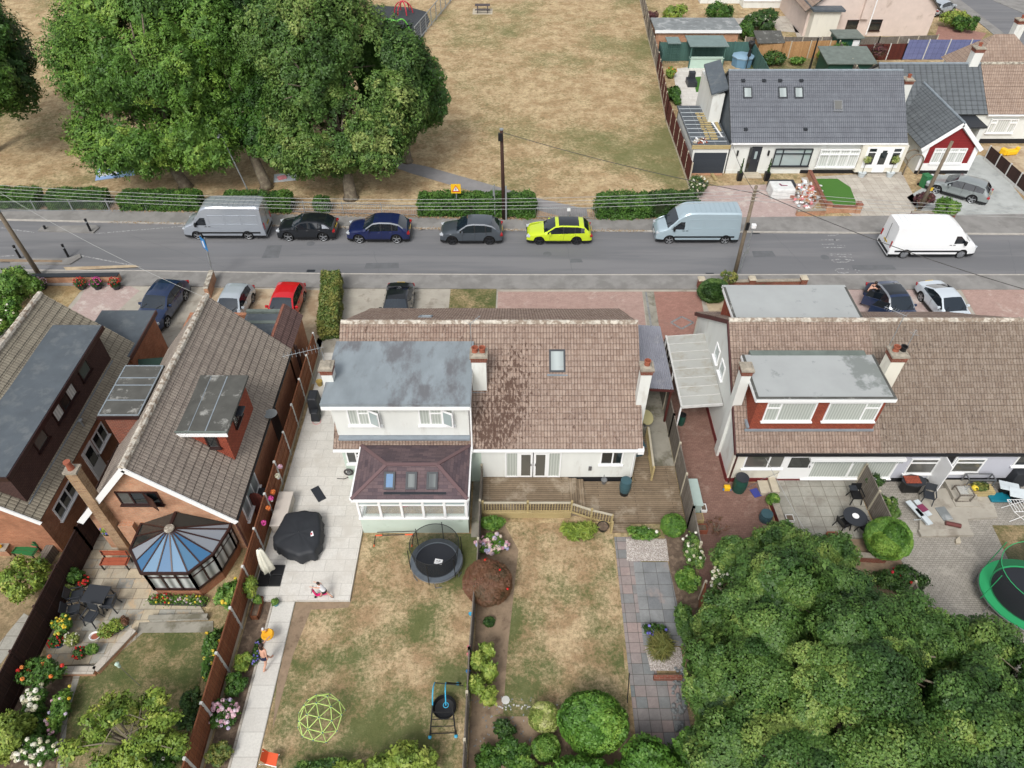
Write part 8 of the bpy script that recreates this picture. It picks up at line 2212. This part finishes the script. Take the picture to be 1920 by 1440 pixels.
MB().box(q[0]-.5,q[0]+.6,q[1]-.5,q[1]+.5,.7,.74).build('table_top','stone_cap',t); MB().box(q[0]-.4,q[0]+.4,q[1]-.3,q[1]+.2,.0,.7).build('base','brick_orange',t); b = MB(); b.ball((q[0]-.2,q[1]-.2,.82),.1,n=8,m=6); b.build('blue_bowl','sign_blue',t); MB().ball((q[0]+.3,q[1]-.3,.82),.1,n=8,m=6).build('yellow_bowl','sign_yellow',t); MB().box(q[0]-.5,q[0]+.3,q[1]+.4,q[1]+.7,.3,.9).build('red_box','redp',t)
tag(MB().obox(at(88,1045,.3),(.35,1.1,.6),rz=-.1).build('storage_shelf','fence_grey',bevel=.01),'grey slatted store against the dark fence in the far left garden','shelf')
t = tr('round_table','round dark glass garden table on the slab patio','table',at(1594,968,.12)); q = at(1594,985,.12)
MB().lathe([(.55,0),(.55,.03)],(q[0],q[1],.84),26).build('table_top','charcoal',t)
MB().lathe([(.14,0),(.16,.04)],(q[0],q[1],.875),16).build('ornament','upvc',t)
for k in range(4): MB().beam((q[0],q[1],.84),(q[0]+.45*math.cos(k*PI/2+.6),q[1]+.45*math.sin(k*PI/2+.6),.12),.03,.03).build('leg','steel',t)
G3 = 'black chairs round the glass table'
for (x,y,rz,lab) in ((1600,938,PI,'black garden chair behind the round glass table'),(1577,990,-1.2,'black garden chair left of the round glass table'),(1618,1000,.5,'black garden chair right below the round glass table')):
    o = chair(lab,at(x,y,.12),rz,'black_plastic'); o['group'] = G3
tag(MB().obox(at(1600,915,.9),(.35,.3,.05)).beam(at(1600,920,.12),at(1600,915,.9),.05,.05).build('side_table','charcoal'),'small dark side table behind the black garden chair','table')
# right terrace clutter
t = tr('garden_table','dark wicker-edged table with a red-brown top under the lilac wall','table',at(1703,925)); q = at(1703,918,.14)
MB().lathe([(.45,0),(.48,.1)],(q[0],q[1],.8),8,sx=1.3,sy=.8).build('table_top','charcoal',t); MB().obox((q[0]-.1,q[1]+.02,.94),(.75,.45,.03)).build('red_board','tilehung_red',t); MB().box(q[0]-.4,q[0]+.4,q[1]-.2,q[1]+.2,.14,.8).build('base','black_plastic',t)
o = chair('dark rattan armchair by the concrete step',at(1735,938,.14),2.8,'charcoal')
t = tr('sun_lounger','pale folding slatted loungers stacked beside the trellis fence','lounger',at(1717,965,.14)); q = at(1717,965,.14)
mat('palegrey',C(205,214,218),.6,.08,4)
for k,(dx,dy,rz) in enumerate(((-.15,.1,.35),(.25,.15,.35),(.1,-.35,.3))): MB().obox((q[0]+dx,q[1]+dy,.5),(.28,.95,.05),rz=rz).build('seat_panel','palegrey',t)
MB().obox((q[0]+.2,q[1]+.1,.56),(.35,.4,.03),rz=.4).build('magenta_cushion',plain('maroonc',C(130,50,84),.7),t); MB().beam((q[0]-.2,q[1]-.3,.14),(q[0]+.3,q[1]-.5,.5),.03,.03).beam((q[0]+.3,q[1]-.6,.14),(q[0]-.1,q[1]-.3,.5),.03,.03).build('leg','palegrey',t)
tag(MB().obox(at(1770,963,.16),(.5,.75,.04),rz=.15).build('paving_slab','felt_grey'),'loose grey slab lying on the concrete terrace','slab')
q = Vector(at(1787,983,.26)); tag(MB().tube([q-Vector((.32,-.08,0)),q+Vector((.32,-.1,0))],.11,14).build('drum',plain('drumred',C(120,70,66),.35,.4)),'reddish metal cylinder lying on the concrete terrace','drum')
tag(MB().prism([at(1790,1014)[:2],at(1797,1008)[:2],at(1800,1020)[:2],at(1791,1021)[:2]],0,.12).build('stone_block','conc_post'),'pale broken stone on the grey block paving','stone')
def trel(q,w,h_,d,t,m,n=4):
    x,y,z = q; b = MB()
    for sx in (-w/2,w/2):
        for sy in (-d/2,d/2): b.beam((x+sx,y+sy,z),(x+sx,y+sy,z+h_),.05,.05)
    for zz in (.05,h_): 
        for s in (-1,1): b.beam((x-w/2,y+s*d/2,z+zz),(x+w/2,y+s*d/2,z+zz),.05,.05); b.beam((x+s*w/2,y-d/2,z+zz),(x+s*w/2,y+d/2,z+zz),.05,.05)
    return b.build('frame',m,t)
t = tr('cold_frame','grey framed glass box leaning by the back door step','cold frame',at(1802,930,.14)); trel(at(1800,932,.14),.7,.55,.6,t,'fence_grey'); q = at(1800,930,.14); MB().box(q[0]-.33,q[0]+.33,q[1]-.28,q[1]+.28,.66,.68).build('glass_lid','clear_glass',t)
t = tr('raised_planter','wooden raised planter with plants under the lilac wall','planter',at(1835,925,.14)); q = at(1838,925,.14); MB().box(q[0]-.75,q[0]+.55,q[1]-.2,q[1]+.35,.14,.45).build('box','wood_new',t)
bush('potted_plant','sprawling plants in the wooden raised planter',(q[0]-.1,q[1]+.1,.6),(.5,.25,.2),500,.1,'leaf_photinia',310,stem=False,fl='petal_yellow',fln=1,flsize=.3)
t = tr('glass_cabinet','grey metal frame table with glass jars against the lilac wall','table',at(1838,900)); trel((wS(1835,895,21.7)[0],21.6,.14),1.3,.75,.4,t,'steel')
t = tr('paddling_tray','teal plastic tray on the terrace','tray',at(1872,938)); q = at(1872,934,.14); MB().obox((q[0],q[1],.2),(1.0,.55,.12),rz=.0).build('tray',plain('teal',C(20,120,140),.4),t,bevel=.04); 
t = tr('clothes_airer','white wire clothes airer standing at the right edge','clothes airer',at(1895,965)); q = Vector(at(1900,965,0)); b = MB()
for k in range(8): b.tube([q+Vector((-.5+k*.14,-.35,.75)),q+Vector((-.5+k*.14,.35,.75))],.012,5)
b.tube([q+Vector((-.5,-.35,.75)),q+Vector((.5,-.35,.75))],.015,5); b.tube([q+Vector((-.5,.35,.75)),q+Vector((.5,.35,.75))],.015,5)
for s in (-1,1): b.tube([q+Vector((-.5,s*.35,.75)),q+Vector((.4,s*.4,0))],.015,5); b.tube([q+Vector((.5,s*.35,.75)),q+Vector((-.4,s*.4,0))],.015,5)
b.build('frame','upvc',t)
for i,(x,y,lab) in enumerate(((1893,912,'patterned white cloth draped over dark furniture at the right edge'),(1912,925,'plain white cloth hanging over furniture at the right edge'))):
    tag(MB().obox(at(x,y,.7),(.9,.55,.05),rz=-.3,rx=.2*i).obox(at(x,y+6,.35),(.7,.4,.6),mi=1).build('draped_table',['palegrey','black_plastic'],bevel=.02),lab,'table')
tag(MB().obox(at(1908,893,.6),(.8,.6,1.0),taper=.9).build('covered_barbecue','cover_black',bevel=.05),'dark covered barbecue against the lilac wall at the right edge','barbecue')
# rubble, bags, bins across the road
t = tr('rubble_heap','heap of torn bags and broken bricks by the dwarf wall across the road','rubble',at(1510,370)); rr = random.Random(9)
cols = ['terracotta','conc_post_white','stone_cap','brick_orange','upvc','palegrey','pinkp']
for ci,cm_ in enumerate(cols):
    b = MB()
    for k in range(34):
        x,y = rr.gauss(1512,11),rr.gauss(366,11); q = at(x,y,rr.uniform(.05,.5)*max(.2,1-abs(y-365)/40)); b.obox(q,(rr.uniform(.1,.35),rr.uniform(.08,.3),rr.uniform(.05,.2)),rr.uniform(0,3),rr.uniform(-.5,.5),rr.uniform(-.5,.5))
    b.build('debris',cm_,t)['kind'] = 'stuff'
q = at(1462,365); o = MB()
t = tr('bulk_bag','big white builders bag with a printed logo on the pink drive','builders bag',q)
MB().obox((q[0],q[1],.42),(1.9,1.5,.84),taper=.92).build('bag',mat('bagwhite',C(222,224,222),.8,.12,3),t,bevel=.1,seg=3)
MB().obox((q[0]-.15,q[1]+.05,.855),(.12,.3,.02),rz=.3).obox((q[0]+.1,q[1]-.1,.855),(.5,.09,.02)).build('printed_logo','maroonc',t)
tag(MB().obox(at(1465,348,.3),(2.0,.9,.6)).build('skip_box','charcoal',bevel=.03),'dark flat chest behind the white builders bag','storage box')
tag(MB().obox(at(1462,350,.64),(.5,.35,.02),rz=.2).build('paper_sheet','upvc'),'white paper sheet lying on the dark chest','paper')
tag(MB().obox(at(1336,328,.12),(.22,1.6,.14),rz=.15).build('timber_plank','wood_new'),'pale timber beam lying in front of the dark garage door','plank')
for x,lab in ((1385,'tall black planter with a thin conifer left of the dark front door'),(1436,'tall black planter with a thin conifer right of the dark front door')):
    q = at(x,338); t = tr('tall_planter',lab,'potted plant',q,'tall planters at the front door'); MB().obox((q[0],q[1],.35),(.35,.35,.7),taper=1.15).build('pot','black_plastic',t)
    rg_ = np.random.default_rng(int(x)); n = 300; z = rg_.uniform(.7,1.9,n); P = np.stack([q[0]+rg_.normal(0,.05,n)*(2-z),q[1]+rg_.normal(0,.05,n)*(2-z),z],1); leaves_obj('foliage',P,unit(rg_,n),np.full(n,.12),rg_.uniform(0,1,n),'leaf_dark',t,.5,rg_)
for x,lab in ((1614,'round grey pot with a pale standard tree left of the arched white door'),(1667,'round grey pot with a pale standard tree right of the arched white door')):
    q = at(x,331); t = tr('potted_tree',lab,'potted plant',q,'potted standard trees by the white door'); MB().lathe([(.22,0),(.32,.4),(.34,.4),(.28,.36)],q,14).build('pot','palegrey',t); MB().tube([q,(q[0],q[1],1.4)],.02,6).build('stem','bark',t)
    rg_ = np.random.default_rng(int(x)); P,Nn,T = blob_leaves([(q[0],q[1],1.5,.35,.35,.3)],400,.1,rg_,lobes=8); leaves_obj('foliage',P,Nn,np.full(len(P),.1),T,'leaf_variegated',t,.5,rg_)
q = at(1408,330); tag(MB().obox((q[0],q[1]+.25,.07),(1.3,.7,.14)).obox((q[0],q[1]-.1,.04),(1.6,.6,.08)).build('door_step','conc_post'),'pale doorstep below the dark front door','step')
q = at(1645,328); tag(MB().obox((q[0],q[1]+.2,.08),(1.9,.7,.16)).build('door_step','slab_tan'),'wide tan step below the arched white door','step')
b = MB(); c0 = Vector(at(1706,325,.8))
t = tr('garden_arch','rustic timber arch between the two bungalows','arch',at(1706,328)); 
for dy in (0,.8): b.tube([at(1692,328)[:2]+(0,),tuple(Vector(at(1692,328)[:2]+(1.2,))),*[tuple(Vector((at(1692,328)[0]+.6+.6*math.cos(R(180-k*30)),at(1692,328)[1]+dy,1.2+.6*math.sin(R(k*30))))) for k in range(7)],(at(1692,328)[0]+1.2,at(1692,328)[1]+dy,0)],.06,6)
b.build('arch_frame','pole_wood',t)
# things on the garage roof
t = tr('stacked_roof_battens','rows of small timber offcuts laid out on the flat slate roof','timber'  ,(16,56.5,2.55)); b = MB()
for k in range(12):
    y = 54.3+k*.42
    for x,w in ((15.75,.3),(16.25,.55)): b.obox((x+rr.uniform(-.05,.05),y,2.6),(w,.16,.08))
b.obox((17.0,56.6,2.6),(.25,1.8,.08)); b.build('battens','wood_new',t); MB().beam((16.55,58.6,2.6),(16.95,54.6,2.6),.12,.05).build('white_board','upvc',t)
b = MB()
for k in range(9): y = 53.9+k*.75; b.box(14.4,17.2,y,y+.05,2.55,2.575)
b.build('white_strips','palegrey',t)
t = tr('rubble_heap','small pile of bricks at the corner of the flat slate roof','rubble',(14.7,53.8,2.55))
for cm_ in ('terracotta','upvc','conc_post'):
    b = MB()
    for k in range(9): b.obox((14.6+rr.uniform(-.1,.9),53.7+rr.uniform(-.2,.6),2.62),(.22,.12,.1),rr.uniform(0,3))
    b.build('debris',cm_,t)
# pergola bar, hot tub, closed parasol in far garden
t = tr('garden_bar','grey-green pergola bar with pale counter in the far white patio','pergola',at(1320,125)); x0,x1 = at(1288,122)[0],at(1350,122)[0]; y0 = at(1320,128)[1]
b = MB()
for x in (x0,x1):
    for y in (y0,y0+2.4): b.box(x-.06,x+.06,y-.06,y+.06,0,2.2)
b.build('post','fence_green',t); MB().box(x0-.25,x1+.25,y0-.25,y0+2.8,2.2,2.3).build('roof',mat('felt_teal',C(122,140,138),.8,.1,1.5),t); MB().box(x0,x1,y0,y0+.15,0,1.0).box(x0-.05,x1+.05,y0-.1,y0+.35,1.0,1.05).build('counter',mat('mint',C(190,214,200),.7,.05,2),t); MB().box(x0,x1,y0+2.3,y0+2.4,0,2.2).build('back_wall','black_plinth',t)
t = tr('trellis_shelter','small green trellis shelter in the corner by the park fence','shelter',at(1255,110)); x0,x1 = at(1244,110)[0],at(1268,110)[0]; y0 = at(1255,118)[1]; MB().box(x0,x1,y0,y0+1.8,1.9,2.0).build('roof','felt_teal',t); b = MB()
for k in range(7): b.beam((x0+(x1-x0)*k/6,y0,0),(x0+(x1-x0)*k/6,y0,1.9),.03,.03); b.beam((x0,y0,.25*k+.2),(x1,y0,.25*k+.2),.03,.03)
b.build('trellis','fence_green',t)
q = at(1390,122); t = tr('hot_tub','pale blue covered hot tub behind the slate-roofed bungalow','hot tub',q); MB().lathe([(1.05,0),(1.1,.85)],q,8,sx=1).build('tub',mat('tubblue',C(110,150,180),.5,.05,2),t); MB().lathe([(1.15,.0),(1.18,.12),(1.0,.18)],(q[0],q[1],.85),8).build('cover',mat('tubcover',C(150,182,205),.5,.05,2),t,smooth='auto')
q = at(1398,132); t = tr('parasol','closed black parasol poking above the slate ridge by the hot tub','parasol',q); MB().tube([q,(q[0],q[1],2.9)],.04,8).build('pole','black_plastic',t); MB().lathe([(.05,1.3),(.2,1.5),(.1,2.1),(.35,2.7),(.3,2.85),(.05,2.8)],q,12).build('canopy','black_plastic',t)
q = at(1517,132); t = tr('parasol','narrow black closed umbrella standing behind the slate roof','parasol',q); MB().tube([q,(q[0],q[1],3.2)],[.12,.07],8).build('canopy','black_plastic',t); MB().tube([(q[0],q[1],3.2),(q[0],q[1],3.35)],.02,6).build('tip','steel',t)
q = at(1296,158); t = tr('garden_furniture','dark planter seat beside the square of artificial turf','furniture',q); MB().box(q[0]-.5,q[0]+.4,q[1]-.8,q[1]+.6,0,.5).build('base','charcoal',t); MB().box(q[0]-.3,q[0]+.3,q[1]+.1,q[1]+.6,.5,1.1).build('back','charcoal',t)
t = tr('shed','dark felted garden shed roof behind the slate ridge','shed',at(1575,140)); q = at(1575,140); MB().box(q[0]-2.1,q[0]+2.3,q[1]-1.5,q[1]+1.5,0,1.7).build('wall','butt_green',t); MB().extr([(q[0]-2.4,q[1]-1.8,1.7),(q[0]+2.6,q[1]-1.8,1.7),(q[0]+2.6,q[1]+1.8,2.1),(q[0]-2.4,q[1]+1.8,2.1)],(0,0,.08)).build('roof','lead_green',t)
t = tr('summer_house','dark green playhouse with a white door in the far garden','shed',at(1578,108)); q = at(1588,108); MB().box(q[0]-1.6,q[0]+.9,q[1],q[1]+2,0,2).build('wall','butt_green',t); MB().box(q[0]-1.8,q[0]+1.1,q[1]-.3,q[1]+2.2,2,2.12).build('roof','lead_green',t); MB().box(q[0]+.1,q[0]+.8,q[1]-.05,q[1],.1,1.8).build('door','upvc',t)
t = tr('shed','small lean-to with dark striped roof against the orange fence','shed',at(1440,100)); q = at(1438,112); MB().box(q[0]-1.2,q[0]+1.2,q[1]-.2,q[1]+1.6,0,1.7).build('wall','fence_orange',t); MB().extr([(q[0]-1.5,q[1]-.4,1.75),(q[0]+1.4,q[1]-.2,1.75),(q[0]+1.4,q[1]+2,2.2),(q[0]-1.5,q[1]+2,2.2)],(0,0,.07)).build('roof','felt_dark',t)
t = tr('picnic_table','pale picnic table beyond the dark green fence','picnic table',at(1347,78)); 
q = at(1347,80,0); MB().box(q[0]-.9,q[0]+.9,q[1]-.4,q[1]+.4,.72,.78).build('table_top','palegrey',t)
for s in (-1,1): MB().box(q[0]-.9,q[0]+.9,q[1]+s*.75-.13,q[1]+s*.75+.13,.42,.46).build('bench','palegrey',t)
t = tr('toy_digger','bright yellow plastic toy on the tan yard at the right','toy',at(1893,290)); q = at(1893,290); MB().obox((q[0],q[1],.25),(1.0,.5,.4),.2).obox((q[0]-.6,q[1],.3),(.4,.6,.5),.5).obox((q[0]+.5,q[1]+.1,.4),(.3,.3,.5),.3).build('body','sign_yellow',t,bevel=.08,seg=3)
t = tr('satellite_dish','grey satellite dish on the brick house eave','satellite dish',(-12.15,20.6,2.6)); q = Vector(at(508,778,2.7)); MB().lathe([(.02,0),(.2,.03),(.32,.09),(.33,.1),(.2,.05)],(q.x,q.y,q.z),18).build('dish','felt_grey',t,smooth='auto'); MB().tube([q,q+Vector((-.1,.1,-.35))],.02,6).tube([q,q+Vector((.1,-.25,.25))],.012,5).build('arm','steel',t)
t = tr('arched_gate','arched dark maroon gate across the brick house side passage','gate',(-12.0,22.4,0)); MB().extr([(-12.35,19.8,0),(-11.7,19.8,0),(-11.7,19.8,1.7),(-11.85,19.8,1.9),(-12.05,19.8,1.98),(-12.25,19.8,1.9),(-12.35,19.8,1.7)],(0,.05,0)).build('gate_leaf','fence_maroon',t)
t = tr('green_awning','dark green sheet stretched over the alley between the brick houses','awning',(-19.6,28,2)); MB().extr([(-20.6,28.6,2.3),(-18.9,28.8,2.3),(-18.9,26.5,2.1),(-19.6,26.2,2.1)],(0,0,.03)).build('sheet',plain('awn',C(24,52,42),.7),t)
t = tr('bird_feeder','pale green bird feeder on a bent pole at the edge of the apple tree','bird feeder',at(225,1255,1.5)); q = Vector(at(224,1250,1.6)); MB().lathe([(.06,0),(.07,.25),(.09,.26),(.02,.34)],q,12).build('feeder','mint',t); MB().tube([q+Vector((0,0,.1)),(q.x+.25,q.y-.1,0)],.012,5).build('pole','steel',t)
for i,(x,y) in enumerate(((912,1120),(1110,1075))): pass
# stepping stone and white edging stones
tag(MB().lathe([(.17,0),(.17,.03),(.12,.035)],at(948,1313),9).build('stepping_stone','conc_post_white'),'pale round stepping stone at the corner of the dry lawn','stone')
b = MB(); rr = random.Random(2)
for k in range(42):
    s = k/41; q = at(930+s*170,1327-s*5,.03); b.obox((q[0]+rr.uniform(-.05,.05),q[1]+rr.uniform(-.09,.09),.03),(rr.uniform(.03,.07),.05,.04),rr.uniform(0,3))
o = b.build('edging_stones','conc_post_white'); tag(o,'row of small white edging stones below the dry lawn','edging stones'); o['kind'] = 'stuff'
b = MB()
for k in range(90): q = at(rr.uniform(880,1000),rr.uniform(1300,1420),.02); b.obox(q,(rr.uniform(.03,.07),rr.uniform(.03,.06),.03),rr.uniform(0,3))
for k in range(60): q = at(rr.uniform(1262,1285),rr.uniform(1250,1372),.04); b.ball(q,rr.uniform(.05,.1),n=7,m=4)
o = b.build('scattered_pebbles','felt_grey'); o['kind'] = 'stuff'
tag(MB().tube([at(1180,1262,.04),at(1176,1318,.3)],.018,6).build('garden_cane','black_plastic'),'thin dark rod leaning on the slab path','garden cane')

# ================================================================== PEOPLE
def person(label,base,rz,joints,radii,edges,parts,name='person'):
    """one skinned body; joints in local metres"""
    t = thing(name,label,'person',(0,0,0))
    me = bpy.data.meshes.new('body'); ks = list(joints); ix = {k: i for i,k in enumerate(ks)}
    me.from_pydata([joints[k] for k in ks],[(ix[a],ix[b_]) for a,b_ in edges],[])
    o = bpy.data.objects.new('body',me); COL.objects.link(o); o.parent = t
    s = o.modifiers.new('skin','SKIN'); sv = me.skin_vertices[0].data if me.skin_vertices else None
    if sv is None:
        bm = bmesh.new(); bm.from_mesh(me); bm.verts.layers.skin.verify(); bm.to_mesh(me); bm.free(); sv = me.skin_vertices[0].data
    for k in ks: r_ = radii[k]; sv[ix[k]].radius = (r_,r_) if not isinstance(r_,tuple) else r_
    sv[ix['pelvis']].use_root = True
    sb = o.modifiers.new('sub','SUBSURF'); sb.levels = 1; sb.render_levels = 2
    me.materials.append(MATS['skin'])
    for (nm_,mb,m) in parts: mb.build(nm_,m,t,smooth=True)
    place(t,base,rz)
    return t
import bmesh
def figure(label,base,rz,H=1.65,top='white_cloth',bottom='navy_cloth',hair='hair',pose='walk',lean=0.,hairlen=.1,arms=((.3,.3),(.3,-.2)),stride=.3,shoes='black_plastic',bare_back=False,bend=0):
    k = H/1.7; J = {}; Rr = {}
    hip = .92*k; sh_ = hip+.47*k
    fw = lean*.47*k
    J['pelvis'] = (0,0,hip); Rr['pelvis'] = .125*k
    J['waist'] = (fw*.35,0,hip+.17*k); Rr['waist'] = .105*k
    J['chest'] = (fw*.8,0,hip+.34*k); Rr['chest'] = .125*k
    J['neck'] = (fw,0,sh_+.04*k); Rr['neck'] = .05*k
    J['headb'] = (fw*1.15,0,sh_+.14*k); Rr['headb'] = .075*k
    J['head'] = (fw*1.2+.01,0,sh_+.22*k); Rr['head'] = .09*k
    J['headt'] = (fw*1.2,0,sh_+.30*k); Rr['headt'] = .06*k
    E = [('pelvis','waist'),('waist','chest'),('chest','neck'),('neck','headb'),('headb','head'),('head','headt')]
    for i,s in enumerate((1,-1)):
        a,el = arms[i]; st = stride*s
        J[f'sh{i}'] = (fw*.95,s*.17*k,sh_); Rr[f'sh{i}'] = .055*k
        ex = (fw+math.sin(a)*.28*k,s*.20*k,sh_-math.cos(a)*.28*k); J[f'el{i}'] = ex; Rr[f'el{i}'] = .042*k
        wx = (ex[0]+math.sin(a+el)*.25*k,s*.21*k,ex[2]-math.cos(a+el)*.25*k); J[f'wr{i}'] = wx; Rr[f'wr{i}'] = .028*k
        d = Vector((math.sin(a+el),0,-math.cos(a+el)))
        pm = Vector(wx)+d*.07*k; J[f'pa{i}'] = tuple(pm); Rr[f'pa{i}'] = .03*k
        E += [('chest',f'sh{i}'),(f'sh{i}',f'el{i}'),(f'el{i}',f'wr{i}'),(f'wr{i}',f'pa{i}')]
        for q in range(4):
            f_ = pm+d*(.075-.008*abs(q-1.5))*k+Vector((0,(q-1.5)*.02*k,0)); J[f'f{i}{q}'] = tuple(f_); Rr[f'f{i}{q}'] = .008*k; E.append((f'pa{i}',f'f{i}{q}'))
        th = Vector(wx)+d*.05*k+Vector((.04*k,0,0)); J[f't{i}'] = tuple(th); Rr[f't{i}'] = .01*k; E.append((f'wr{i}',f't{i}'))
        J[f'hp{i}'] = (0,s*.09*k,hip-.04*k); Rr[f'hp{i}'] = .095*k
        kn = (st*.24*k+.03,s*.095*k,hip-.44*k); J[f'kn{i}'] = kn; Rr[f'kn{i}'] = .06*k
        an = (st*.52*k-(.06 if st < 0 else 0),s*.095*k,.08*k+(.05 if st < 0 else 0)); J[f'an{i}'] = an; Rr[f'an{i}'] = .038*k
        J[f'to{i}'] = (an[0]+.16*k,an[1],max(.03,an[2]-.05*k)); Rr[f'to{i}'] = .032*k
        E += [('pelvis',f'hp{i}'),(f'hp{i}',f'kn{i}'),(f'kn{i}',f'an{i}'),(f'an{i}',f'to{i}')]
    parts = []
    b = MB(); c = Vector(J['chest']); w = Vector(J['waist']); p = Vector(J['pelvis'])
    def shell(cs,n=14):
        rg = []
        for (cc2,rx,ry) in cs: rg += [(cc2[0]+rx*math.cos(2*PI*q/n),cc2[1]+ry*math.sin(2*PI*q/n),cc2[2]) for q in range(n)]
        m_ = MB(); m_.raw(rg,[(i*n+q,i*n+(q+1) % n,(i+1)*n+(q+1) % n,(i+1)*n+q) for i in range(len(cs)-1) for q in range(n)]); return m_
    if top: parts.append(('top',shell([(p+Vector((0,0,.04*k)),.145*k,.175*k),(w,.125*k,.155*k),(c,.145*k,.18*k),(Vector((J['neck'][0],0,sh_)),.10*k,.17*k),(Vector((J['neck'][0],0,sh_+.04*k)),.06*k,.08*k)]),top))
    if bottom:
        parts.append(('shorts',shell([(p+Vector((0,0,.07*k)),.14*k,.17*k),(p-Vector((0,0,.04*k)),.15*k,.19*k),(p-Vector((0,0,.16*k)),.16*k,.20*k)]),bottom))
    hd = Vector(J['head']); b = MB(); b.ball(hd+Vector((-.02*k,0,.035*k)),(.115*k,.098*k,.115*k),n=14,m=10)
    if hairlen > .15: b.ball(hd+Vector((-.075*k,0,-.1*k)),(.07*k,.095*k,.19*k),n=12,m=8)
    parts.append(('hair',b,hair))
    b = MB(); b.ball(hd+Vector((.098*k,0,-.01*k)),(.02*k,.012*k,.022*k),n=8,m=6); parts.append(('nose',b,'skin'))
    b = MB()
    for s in (-1,1): b.ball(hd+Vector((.088*k,s*.033*k,.012*k)),.011*k,n=8,m=6)
    parts.append(('eyes',b,'black_plinth'))
    b = MB()
    for i in range(2): an = Vector(J[f'an{i}']); b.ball(an+Vector((.07*k,0,-.035*k)),(.13*k,.045*k,.04*k),n=10,m=6)
    if shoes: parts.append(('shoes',b,shoes))
    return person(label,base,rz,J,Rr,E,parts)
plain('white_cloth',C(235,235,238),.9); plain('navy_cloth',C(34,42,74),.9); plain('black_cloth',C(28,28,32),.9); plain('yellow_cloth',C(244,180,40),.8); plain('red_cloth2',C(220,80,60),.8)
f = figure('small child in a white T-shirt and dark shorts pushing a pink scooter',at(612,1120,.16),PI-.35,1.15,'white_cloth','black_cloth','hair',arms=((1.1,.3),(1.0,.3)),stride=.7,lean=.5)
t = thing('scooter','small pink scooter held by the child on the white patio','scooter',at(598,1118,.16)); q = Vector(at(596,1118,.16)); b = MB()
b.beam(q+Vector((-.05,0,.1)),q+Vector((.42,.1,.1)),.12,.03).beam(q+Vector((-.05,0,.1)),q+Vector((-.12,-.02,.62)),.09,.05); b.build('deck',plain('hotpink',C(226,40,120),.4),t); MB().beam(q+Vector((-.12,-.2,.64)),q+Vector((-.12,.16,.64)),.03,.03).build('handlebar','steel',t)
for d_ in (Vector((-.08,.06,.06)),Vector((-.08,-.07,.06)),Vector((.42,.1,.06))): MB().tube([q+d_-Vector((0,.02,0)),q+d_+Vector((0,.02,0))],.06,12).build('wheel','rubber',t)
figure('barefoot dark-haired woman in denim shorts walking on the white path',at(503,1247,.06),PI*.5-.5,1.62,None,'navy_cloth','hair',arms=((1.0,.4),(-.3,.2)),stride=.55,lean=.25,hairlen=.3,shoes=None)
figure('toddler in a yellow float vest and white sun hat beside the white path',at(502,1197,.06),PI/2,.9,'yellow_cloth','red_cloth2','white_cloth',arms=((.5,.4),(.5,.4)),stride=.2)
tag(MB().lathe([(.12,0),(.24,.04),(.27,.12),(.22,.2),(.12,.16)],at(503,1192,.45),18).build('swim_ring','yellow_cloth',smooth='auto'),'orange and yellow inflatable ring round the toddler','swim ring')
figure('person in dark clothes walking a pushchair at the right side of the park trees',at(825,168),-1.0,1.7,'palegrey','black_cloth','hair_fair',stride=.4)
figure('person in pink and black sitting by the white wall of the far patio',at(1318,193),.5,1.6,'pinkp','black_cloth','hair',stride=.1)
t = thing('picnic_blanket','blue and white picnic blanket with scattered bags under the park tree','blanket',at(218,323)); q = at(218,323)
MB().obox((q[0],q[1],.03),(3.0,2.0,.04),.3).build('blanket',plain('blanketblue',C(150,180,225),.9),t); MB().obox((q[0]-.6,q[1]-.2,.07),(1.4,.9,.04),.4).build('towel','white_cloth',t); MB().obox((q[0]+.9,q[1]+.5,.25),(.5,.4,.4),.4).obox((q[0]-1.2,q[1]+.6,.2),(.4,.3,.35),.1).build('bag','palegrey',t,bevel=.05)
figure('seated figure in pale clothes on the blue picnic blanket',(q[0]-.9,q[1]-.2,-.45),.4,1.5,'white_cloth','palegrey','hair_fair',stride=.9,arms=((.8,.3),(.6,.2)))
t = thing('picnic_blanket','pale pink and blue blanket below the biggest park tree','blanket',at(540,335)); q = at(535,333); MB().obox((q[0],q[1],.03),(1.8,1.3,.04),.2).build('blanket','palegrey',t); MB().obox((q[0]-.2,q[1]-.2,.12),(.7,.5,.14),.5).build('cushion','pinkp',t,bevel=.04)
figure('person leaning into the dark blue car with open doors',(22.75,36.4,.02),.2,1.65,'black_cloth','navy_cloth','hair',lean=.8,arms=((1.2,.2),(1.0,.2)),stride=.2)
